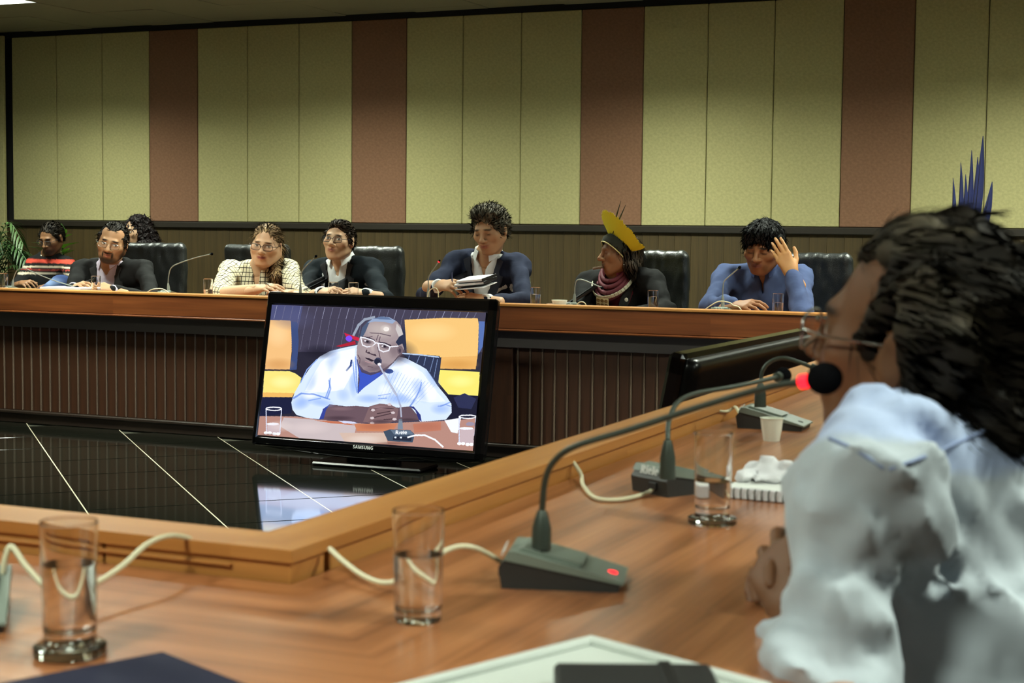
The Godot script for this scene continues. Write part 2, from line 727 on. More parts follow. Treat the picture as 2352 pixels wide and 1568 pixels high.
func materials():
	var cloth := weave(3)
	for d in [["panel", c8(186, 178, 128)], ["stripe", c8(140, 104, 82)]]:
		var m := plain(d[1], 0.95, 0.2)
		m.uv1_triplanar = true
		m.uv1_scale = Vector3(5, 5, 5)
		m.heightmap_enabled = true
		m.heightmap_scale = 0.08
		m.heightmap_texture = cloth
		var t := noise_tex(4, 0.03)
		t.color_ramp = ramp([[0.0, Color(0.9, 0.9, 0.9)], [1.0, Color(1, 1, 1)]])
		m.albedo_texture = t
		M[d[0]] = m
	for d in [["top", 11, [[0.0, c8(118, 69, 39)], [0.5, c8(158, 100, 62)], [1.0, c8(184, 124, 82)]], 0.28, 1.0],
			["rim", 12, [[0.0, c8(164, 106, 50)], [1.0, c8(200, 140, 76)]], 0.35, 0.6],
			["fascia", 13, [[0.0, c8(96, 48, 22)], [1.0, c8(142, 80, 40)]], 0.4, 0.6],
			["slat", 14, [[0.0, c8(54, 32, 20)], [1.0, c8(82, 49, 31)]], 0.45, 0.8],
			["wainscot", 15, [[0.0, c8(56, 44, 22)], [1.0, c8(82, 66, 36)]], 0.5, 1.2]]:
		var m := plain(Color(1, 1, 1), d[3], 0.5)
		m.albedo_texture = wood_image(d[1], d[2], d[4])
		m.uv1_scale = Vector3(0.55, 1.6, 1)
		M[d[0]] = m
	M.top.clearcoat_enabled = true
	M.top.clearcoat = 0.35
	M.top.clearcoat_roughness = 0.22
	M.bead = plain(c8(106, 88, 74), 0.35, 0.5)
	M.apron = plain(c8(82, 74, 72), 0.5)
	M.dark_trim = plain(c8(34, 27, 18), 0.55)
	M.plinth = plain(c8(44, 32, 24), 0.5)
	M.gap = plain(c8(10, 9, 8), 0.9)
	M.paint = plain(c8(112, 108, 88), 0.85, 0.3)
	var gr := plain(Color(1, 1, 1), 0.07, 0.5)
	var gt := noise_tex(21, 0.12, 512, 4)
	gt.color_ramp = ramp([[0.0, c8(14, 15, 12)], [0.55, c8(24, 25, 20)], [0.8, c8(40, 41, 33)], [1.0, c8(62, 62, 50)]])
	gr.albedo_texture = gt
	gr.uv1_triplanar = true
	gr.uv1_scale = Vector3(2.2, 2.2, 2.2)
	M.granite = gr
	M.inlay = plain(c8(205, 196, 170), 0.3)
	M.grout = plain(c8(70, 70, 58), 0.6)
	var ct := plain(c8(140, 134, 112), 0.95, 0.2)
	ct.uv1_triplanar = true
	ct.uv1_scale = Vector3(4, 4, 4)
	ct.heightmap_enabled = true
	ct.heightmap_scale = 0.15
	ct.heightmap_texture = noise_tex(31, 0.09, 256, 4)
	M.ceiling = ct
	M.louvre = plain(c8(64, 66, 62), 0.5, 0.2)
	M.blade = plain(c8(100, 102, 97), 0.5, 0.3)
	M.lamp = plain(c8(240, 245, 240), 0.6)
	M.lamp.emission_enabled = true
	M.lamp.emission = Color(0.93, 1.0, 0.95)
	M.lamp.emission_energy_multiplier = 2.2
	M.black_gloss = plain(c8(9, 9, 10), 0.12, 0.5)
	M.black_gloss.clearcoat_enabled = true
	M.black_gloss.clearcoat = 0.6
	M.black_gloss.clearcoat_roughness = 0.05
	M.black_satin = plain(c8(10, 10, 11), 0.3, 0.35)
	M.black_matte = plain(c8(20, 20, 21), 0.6)
	var le := plain(c8(26, 28, 27), 0.36, 0.5)
	le.uv1_triplanar = true
	le.uv1_scale = Vector3(7, 7, 7)
	le.heightmap_enabled = true
	le.heightmap_scale = 0.12
	le.heightmap_texture = noise_tex(41, 0.11, 256, 4)
	M.leather = le
	M.chrome = plain(c8(170, 170, 165), 0.25, 0.5, 1.0)
	M.mic_top = plain(c8(112, 122, 112), 0.42)
	M.mic_side = plain(c8(40, 40, 38), 0.5)
	M.mic_neck = plain(c8(62, 70, 62), 0.4, 0.5, 0.4)
	M.mic_thin = plain(c8(150, 154, 146), 0.35, 0.5, 0.5)
	M.foam = plain(c8(16, 16, 18), 1.0, 0.1)
	M.cable = plain(c8(208, 202, 170), 0.5)
	M.white = plain(c8(225, 226, 222), 0.7)
	M.paper = plain(c8(226, 226, 230), 0.9, 0.2)
	M.china = plain(c8(226, 228, 214), 0.2)
	M.black_paper = plain(c8(16, 16, 18), 0.5)
	M.navy = plain(c8(32, 33, 52), 0.75, 0.3)
	M.red_led = plain(c8(120, 10, 20), 0.4)
	M.red_led.emission_enabled = true
	M.red_led.emission = Color(1.0, 0.10, 0.16)
	M.red_led.emission_energy_multiplier = 3.0
	var gl := plain(Color(1, 1, 1, 0.0), 0.0, 0.5)
	gl.refraction_enabled = true
	gl.refraction_scale = 0.05
	M.glass = gl
	var wa := plain(Color(1, 1, 1, 0.0), 0.0, 0.5)
	wa.refraction_enabled = true
	wa.refraction_scale = 0.033
	M.water = wa
	var lens := plain(Color(1, 1, 1, 0.02), 0.0, 0.3)
	lens.transparency = BaseMaterial3D.TRANSPARENCY_ALPHA
	M.lens = lens
	var vc := plain(Color(1, 1, 1), 0.55, 0.4)
	vc.vertex_color_use_as_albedo = true
	vc.subsurf_scatter_enabled = true
	vc.subsurf_scatter_strength = 0.08
	M.skin = vc
	var cl := plain(Color(1, 1, 1), 0.9, 0.25)
	cl.vertex_color_use_as_albedo = true
	M.cloth = cl
	var ha := plain(Color(1, 1, 1), 0.62, 0.3)
	ha.vertex_color_use_as_albedo = true
	M.hair = ha

# ------------------------------------------------------------------ room
func room():
	# back wall: fabric panels above, wooden wainscot below
	var back := struct("wall_back", Vector3(-3.5, 0, -10.8))
	box_part("wall_core", Vector3(0, 1.5, -0.13), Vector3(14.2, 3.0, 0.2), M.gap, back, 0.0)
	var w := 0.4709
	var x0 := -7.99
	var gp := Geo.new()
	gp.box(Vector3.ZERO, Vector3(w - 0.005, 1.538, 0.03), 0.005)
	var mesh := gp.commit()
	for k in range(-3, 20):
		var st := posmod(k, 4) == 0
		var o := part("stripe_panel" if st else "fabric_panel", mesh, M.stripe if st else M.panel, back)
		o.position = Vector3(x0 + (k + 0.5) * w + 3.5, 1.249 + 0.769, -0.015)
	box_part("shadow_gap", Vector3(0, 2.81, -0.02), Vector3(14.0, 0.045, 0.03), M.gap, back, 0.0)
	box_part("dado_rail", Vector3(0, 1.222, -0.005), Vector3(14.0, 0.05, 0.05), M.dark_trim, back, 0.006)
	var gw := Geo.new()
	gw.box(Vector3.ZERO, Vector3(0.1192, 1.2, 0.02), 0.0012)
	var wm := gw.commit()
	for k in 116:
		var o := part("wainscot_board", wm, M.wainscot, back)
		o.position = Vector3(-6.9 + k * 0.12, 0.6, -0.015)
	# other walls, floor, ceiling close the room
	var left := struct("wall_left", Vector3(-9.62, 0, -3))
	box_part("wall_core", Vector3(-0.1, 1.5, 0), Vector3(0.2, 3.0, 15.6), M.paint, left, 0.0)
	box_part("corner_post", Vector3(0.03, 1.4, -7.72), Vector3(0.05, 2.8, 0.05), M.gap, left, 0.004)
	box_part("corner_post", Vector3(0.13, 1.4, -7.76), Vector3(0.09, 2.8, 0.03), M.panel, left, 0.004)
	var right := struct("wall_right", Vector3(4.5, 0, -3))
	box_part("wall_core", Vector3(0.1, 1.5, 0), Vector3(0.2, 3.0, 15.6), M.paint, right, 0.0)
	var front := struct("wall_front", Vector3(-2.5, 0, 4.6))
	box_part("wall_core", Vector3(0, 1.5, 0.1), Vector3(14.6, 3.0, 0.2), M.paint, front, 0.0)
	floor_tiles()
	ceiling()

func floor_tiles():
	var fl := struct("floor")
	box_part("floor_slab", Vector3(-2.5, -0.08, -3.1), Vector3(14.4, 0.14, 15.8), M.grout, fl, 0.0)
	box_part("carpet_area", Vector3(-2.5, -0.009, 1.4), Vector3(14.4, 0.012, 6.0), M.plinth, fl, 0.0)
	# granite squares laid at 45 degrees; inlaid strips run one way
	var s := 0.4985
	var b := Basis(Vector3.UP, PI / 4)
	var gt := Geo.new()
	gt.box(Vector3.ZERO, Vector3(0.4945, 0.016, 0.491), 0.0008, b)
	var tile := gt.commit()
	var ends := {}
	var nt := 0
	for i in range(-24, 24):
		for j in range(-24, 30):
			# z - x = -1.08 - 0.698 i ; z + x = -12.7 + 0.712 j, tile centres half a step on
			var d := -1.08 - 0.698 * (i + 0.5)
			var su := -12.7 + 0.712 * (j + 0.5)
			var x := (su - d) / 2.0
			var z := (su + d) / 2.0
			if x < -7.6 or x > -0.9 or z < -7.85 or z > -1.4:
				continue
			nt += 1
			var o := part("granite_tile", tile, M.granite, fl)
			o.position = Vector3(x, -0.009, z)
	for i in range(-12, 14):
		var d := -1.08 - 0.698 * i
		# along the direction (1, 0, 1)
		var lo := maxf(-7.8, -7.9 - d)
		var hi := minf(-0.9, -1.3 - d)
		if hi - lo < 0.3:
			continue
		var g := Geo.new()
		g.box(Vector3.ZERO, Vector3((hi - lo) * sqrt(2.0), 0.014, 0.006), 0.0, Basis(Vector3.UP, -PI / 4))
		var o := part("inlay_strip", g, M.inlay, fl)
		o.position = Vector3((lo + hi) / 2.0, -0.0078, (lo + hi) / 2.0 + d)

func ceiling():
	var ce := struct("ceiling", Vector3(0, 2.832, 0))
	box_part("ceiling_slab", Vector3(-2.5, 0.22, -3.1), Vector3(14.4, 0.1, 15.8), M.gap, ce, 0.0)
	var g := Geo.new()
	g.box(Vector3.ZERO, Vector3(0.597, 0.02, 0.597), 0.004)
	var tile := g.commit()
	# lamps: a close row along the panelled wall, sparser rows over the desks
	var spots := []
	for cx in [-8.26, -5.86, -3.46, -1.06, 1.34]:
		spots.append(Vector2(cx, -9.13))
	for q in [[-5.86, -6.73], [-1.06, -6.73], [-3.46, -4.33], [1.34, -4.33], [-3.46, -1.93], [1.34, -1.93], [-5.86, 0.47], [-1.06, 0.47]]:
		spots.append(Vector2(q[0], q[1]))
	var lamps := {}
	for s in spots:
		lamps[Vector2i(roundi((s.x + 8.26) / 0.6), roundi((s.y + 9.13) / 0.6))] = true
	for i in range(-3, 21):
		for j in range(-3, 23):
			if lamps.has(Vector2i(i, j)) or (j > 4 and i > -1):
				continue
			var o := part("ceiling_tile", tile, M.ceiling, ce)
			o.position = Vector3(-8.26 + i * 0.6, 0.01 + 0.003 * sin(i * 3.1 + j * 1.7), -9.13 + j * 0.6)
			o.rotation = Vector3(0.004 * sin(i * 2.3 + j), 0, 0.005 * cos(i + j * 1.9))
	# beyond what the photograph shows, larger fields round the lamps
	for j in range(5, 23):
		var from := 0
		for i in range(0, 22):
			if lamps.has(Vector2i(i, j)) or i == 21:
				if i > from:
					box_part("ceiling_field", Vector3(-8.26 + (from + i - 1) * 0.3, 0.01, -9.13 + j * 0.6), Vector3((i - from) * 0.6 - 0.003, 0.02, 0.597), M.ceiling, ce, 0.004)
				from = i + 1
	var first: Node3D = null
	var row := {-9: "nearest the panelled wall", -7: "before the far desk", -4: "above the granite floor", -2: "above the near desk", 0: "behind the near desk"}
	var col := {-8: "at the left wall", -6: "second from the left", -3: "in the middle", -1: "second from the right", 1: "at the right end"}
	for s in spots:
		var label: String = "louvred ceiling light %s, in the row %s" % [col[roundi(s.x)], row[roundi(s.y)]]
		var at := Vector3(s.x, 2.832, s.y)
		if first == null:
			first = troffer(at, label)
		else:
			copy(first, label, at)

func troffer(at: Vector3, label: String) -> Node3D:
	var t := thing("ceiling_light", label, "light", at, 0, "recessed ceiling lights")
	var h := Geo.new()
	h.box(Vector3(0, 0.105, 0), Vector3(0.6, 0.01, 0.6), 0.0)
	for s in [-1, 1]:
		h.box(Vector3(0.296 * s, 0.055, 0), Vector3(0.008, 0.11, 0.6), 0.0)
		h.box(Vector3(0, 0.055, 0.296 * s), Vector3(0.584, 0.11, 0.008), 0.0)
	part("housing", h, M.louvre, t)
	var d := Geo.new()
	d.box(Vector3(0, 0.096, 0), Vector3(0.58, 0.004, 0.58), 0.0)
	part("lamp_panel", d, M.lamp, t)
	for k in 5:
		var o := box_part("louvre_blade", Vector3(-0.1934 + 0.0967 * k, 0.022, 0), Vector3(0.003, 0.041, 0.58), M.blade, t, 0.0)
		o = box_part("louvre_blade", Vector3(0, 0.022, -0.1934 + 0.0967 * k), Vector3(0.58, 0.041, 0.003), M.blade, t, 0.0)
	var l := AreaLight3D.new()
	l.name = "lamp_light"
	l.area_size = Vector2(0.57, 0.57)
	l.light_color = Color(0.96, 1.0, 0.93)
	l.light_energy = 21.0
	l.shadow_enabled = true
	l.position = Vector3(0, 0.09, 0)
	l.rotation = Vector3(-PI / 2, 0, 0)
	t.add_child(l)
	return t

# ------------------------------------------------------------------ desks
func desks():
	# far arm of the U: fascia, recessed apron, boards with beads between them
	var f := thing("far_desk", "long wooden desk with a slatted front, across the far side of the room", "desk", Vector3(-4.1, 0, -7.64), 0, "arms of the U-shaped desk")
	var L := 7.5
	box_part("rim_cap", Vector3(0, RIM - 0.0075, -0.043), Vector3(L, 0.015, 0.098), M.rim, f, 0.003)
	box_part("fascia_board", Vector3(0, 0.7525, -0.0345), Vector3(L, 0.115, 0.069), M.fascia, f, 0.003)
	box_part("lower_moulding", Vector3(0, 0.688, -0.032), Vector3(L, 0.012, 0.076), M.fascia, f, 0.004)
	box_part("desk_top", Vector3(0, TOP - 0.015, -0.37), Vector3(L, 0.03, 0.60), M.top, f, 0.003)
	box_part("apron", Vector3(0, 0.637, -0.07), Vector3(L, 0.09, 0.02), M.apron, f, 0.002)
	box_part("backing_board", Vector3(0, 0.33, -0.125), Vector3(L, 0.54, 0.02), M.slat, f, 0.0)
	box_part("plinth", Vector3(0, 0.03, -0.11), Vector3(L, 0.06, 0.06), M.plinth, f, 0.003)
	box_part("plinth_moulding", Vector3(0, 0.066, -0.09), Vector3(L, 0.02, 0.05), M.plinth, f, 0.005)
	var gs := Geo.new()
	gs.box(Vector3.ZERO, Vector3(0.0585, 0.52, 0.022), 0.002)
	var sm := gs.commit()
	var gb := Geo.new()
	gb.box(Vector3.ZERO, Vector3(0.0105, 0.52, 0.03), 0.0045)
	var bm := gb.commit()
	var xl := -7.45
	while xl < -0.6:
		var wx := xl + 4.1
		var pil := xl > -3.52 and xl < -3.38
		if not pil:
			part("front_board", sm, M.slat, f).position = Vector3(wx + 0.03525, 0.336, -0.104)
			part("bead_strip", bm, M.bead, f).position = Vector3(wx, 0.336, -0.1)
		xl += 0.0705
	box_part("pilaster", Vector3(0.645, 0.336, -0.095), Vector3(0.14, 0.52, 0.04), M.slat, f, 0.004)
	for x in [-3.6, -1.2, 1.2, 3.6]:
		box_part("support_panel", Vector3(x, 0.38, -0.36), Vector3(0.03, 0.76, 0.44), M.slat, f, 0.002)
	# near arm and right arm, mitred at the corner
	var xc := -1.1043
	var zc := -1.7405
	var rw := 0.0889
	var n := thing("near_desk", "wooden desk arm with a raised pale edge, across the bottom of the picture", "desk", Vector3(xc, 0, zc), 0, "arms of the U-shaped desk")
	var r := thing("side_desk", "wooden desk arm running away along the right side, with microphones on it", "desk", Vector3(xc, 0, zc), 0, "arms of the U-shaped desk")
	var flat := Basis(Vector3.RIGHT, Vector3.BACK, Vector3.DOWN)      # x, z in the plane, thickness along -y
	var d := 0.80
	var far_x := -6.7
	var far_z := -5.88
	top_plate(n, "desk_top", PackedVector2Array([Vector2(far_x, rw), Vector2(rw, rw), Vector2(d, d), Vector2(far_x, d)]), 0.03, TOP, M.top, false)
	top_plate(r, "desk_top", PackedVector2Array([Vector2(rw, rw), Vector2(rw, far_z), Vector2(d, far_z), Vector2(d, d)]), 0.03, TOP, M.top, true)
	top_plate(n, "rim_cap", PackedVector2Array([Vector2(far_x, -0.003), Vector2(-0.003, -0.003), Vector2(rw, rw), Vector2(far_x, rw)]), 0.016, RIM, M.rim, false)
	top_plate(r, "rim_cap", PackedVector2Array([Vector2(-0.003, -0.003), Vector2(-0.003, far_z - 0.03), Vector2(rw, far_z - 0.03), Vector2(rw, rw)]), 0.016, RIM, M.rim, true)
	var e := 0.006
	for seg in [[far_x, -0.20], [-0.196, rw - e]]:
		box_part("rim_board", Vector3((seg[0] + seg[1]) / 2, 0.78, (rw - e) / 2), Vector3(seg[1] - seg[0], 0.061, rw - e), M.rim, n, 0.002)
	box_part("rim_board", Vector3((rw - e) / 2, 0.78, far_z / 2 - 0.02), Vector3(rw - e, 0.061, -far_z + 0.01), M.rim, r, 0.002)
	box_part("rim_ledge", Vector3(far_x / 2, 0.8105 - 0.010, rw - 0.002), Vector3(-far_x, 0.004, 0.006), M.rim, n, 0.001)
	box_part("front_panel", Vector3(far_x / 2, 0.40, 0.04), Vector3(-far_x, 0.70, 0.03), M.slat, n, 0.002)
	box_part("front_panel", Vector3(0.04, 0.40, far_z / 2), Vector3(0.03, 0.70, -far_z), M.slat, r, 0.002)
	for x in [-4.5, -1.5]:
		box_part("support_panel", Vector3(x, 0.375, 0.4), Vector3(0.03, 0.75, 0.5), M.slat, n, 0.002)
	for z in [-0.4, -3.0, -5.0]:
		box_part("support_panel", Vector3(0.4, 0.375, z), Vector3(0.5, 0.75, 0.03), M.slat, r, 0.002)

func top_plate(parent: Node3D, called: String, pts: PackedVector2Array, thick: float, h: float, m: Material, along_z: bool):
	# plan outline (x, z) -> a board whose upper face lies at height h; grain along x or z
	var g := Geo.new()
	var b := Basis(Vector3.RIGHT, Vector3.BACK, Vector3.DOWN)
	g.plate(pts, thick, Vector3(0, h - thick / 2, 0), b)
	for k in g.v.size():
		var p := g.v[k]
		g.uv[k] = Vector2(p.z, p.x + p.y) if along_z else Vector2(p.x, p.z + p.y)
	part(called, g, m, parent)

# ------------------------------------------------------------------ televisions
func fill_poly(data: PackedByteArray, w: int, h: int, pts: PackedVector2Array, c: Array) -> PackedByteArray:
	var lo := h
	var hi := 0
	for p in pts:
		lo = mini(lo, int(floor(p.y)))
		hi = maxi(hi, int(ceil(p.y)))
	for y in range(maxi(lo, 0), mini(hi + 1, h)):
		var xs := PackedFloat32Array()
		var yy := y + 0.5
		for k in pts.size():
			var p := pts[k]
			var q := pts[(k + 1) % pts.size()]
			if (p.y <= yy) != (q.y <= yy):
				xs.append(p.x + (yy - p.y) / (q.y - p.y) * (q.x - p.x))
		xs.sort()
		for k in range(0, xs.size() - 1, 2):
			for x in range(maxi(int(round(xs[k])), 0), mini(int(round(xs[k + 1])), w)):
				var o := (y * w + x) * 3
				data[o] = c[0]
				data[o + 1] = c[1]
				data[o + 2] = c[2]
	return data

func soft_spot(data: PackedByteArray, w: int, h: int, pts: PackedVector2Array, c: Array, alpha: float) -> PackedByteArray:
	var o := pts[0]
	var t := Transform2D(pts[1] - o, pts[2] - o, o)
	if absf(t.determinant()) < 0.5:
		return data
	var inv := t.affine_inverse()
	var ex := absf(t.x.x) + absf(t.y.x)
	var ey := absf(t.x.y) + absf(t.y.y)
	for y in range(maxi(int(o.y - ey), 0), mini(int(o.y + ey) + 1, h)):
		for x in range(maxi(int(o.x - ex), 0), mini(int(o.x + ex) + 1, w)):
			var d := (inv * Vector2(x + 0.5, y + 0.5)).length_squared()
			if d < 1.0:
				var a := alpha * (1.0 - d) * (1.0 - d * 0.3)
				var i := (y * w + x) * 3
				for k in 3:
					data[i + k] = int(lerpf(data[i + k], c[k], a))
	return data

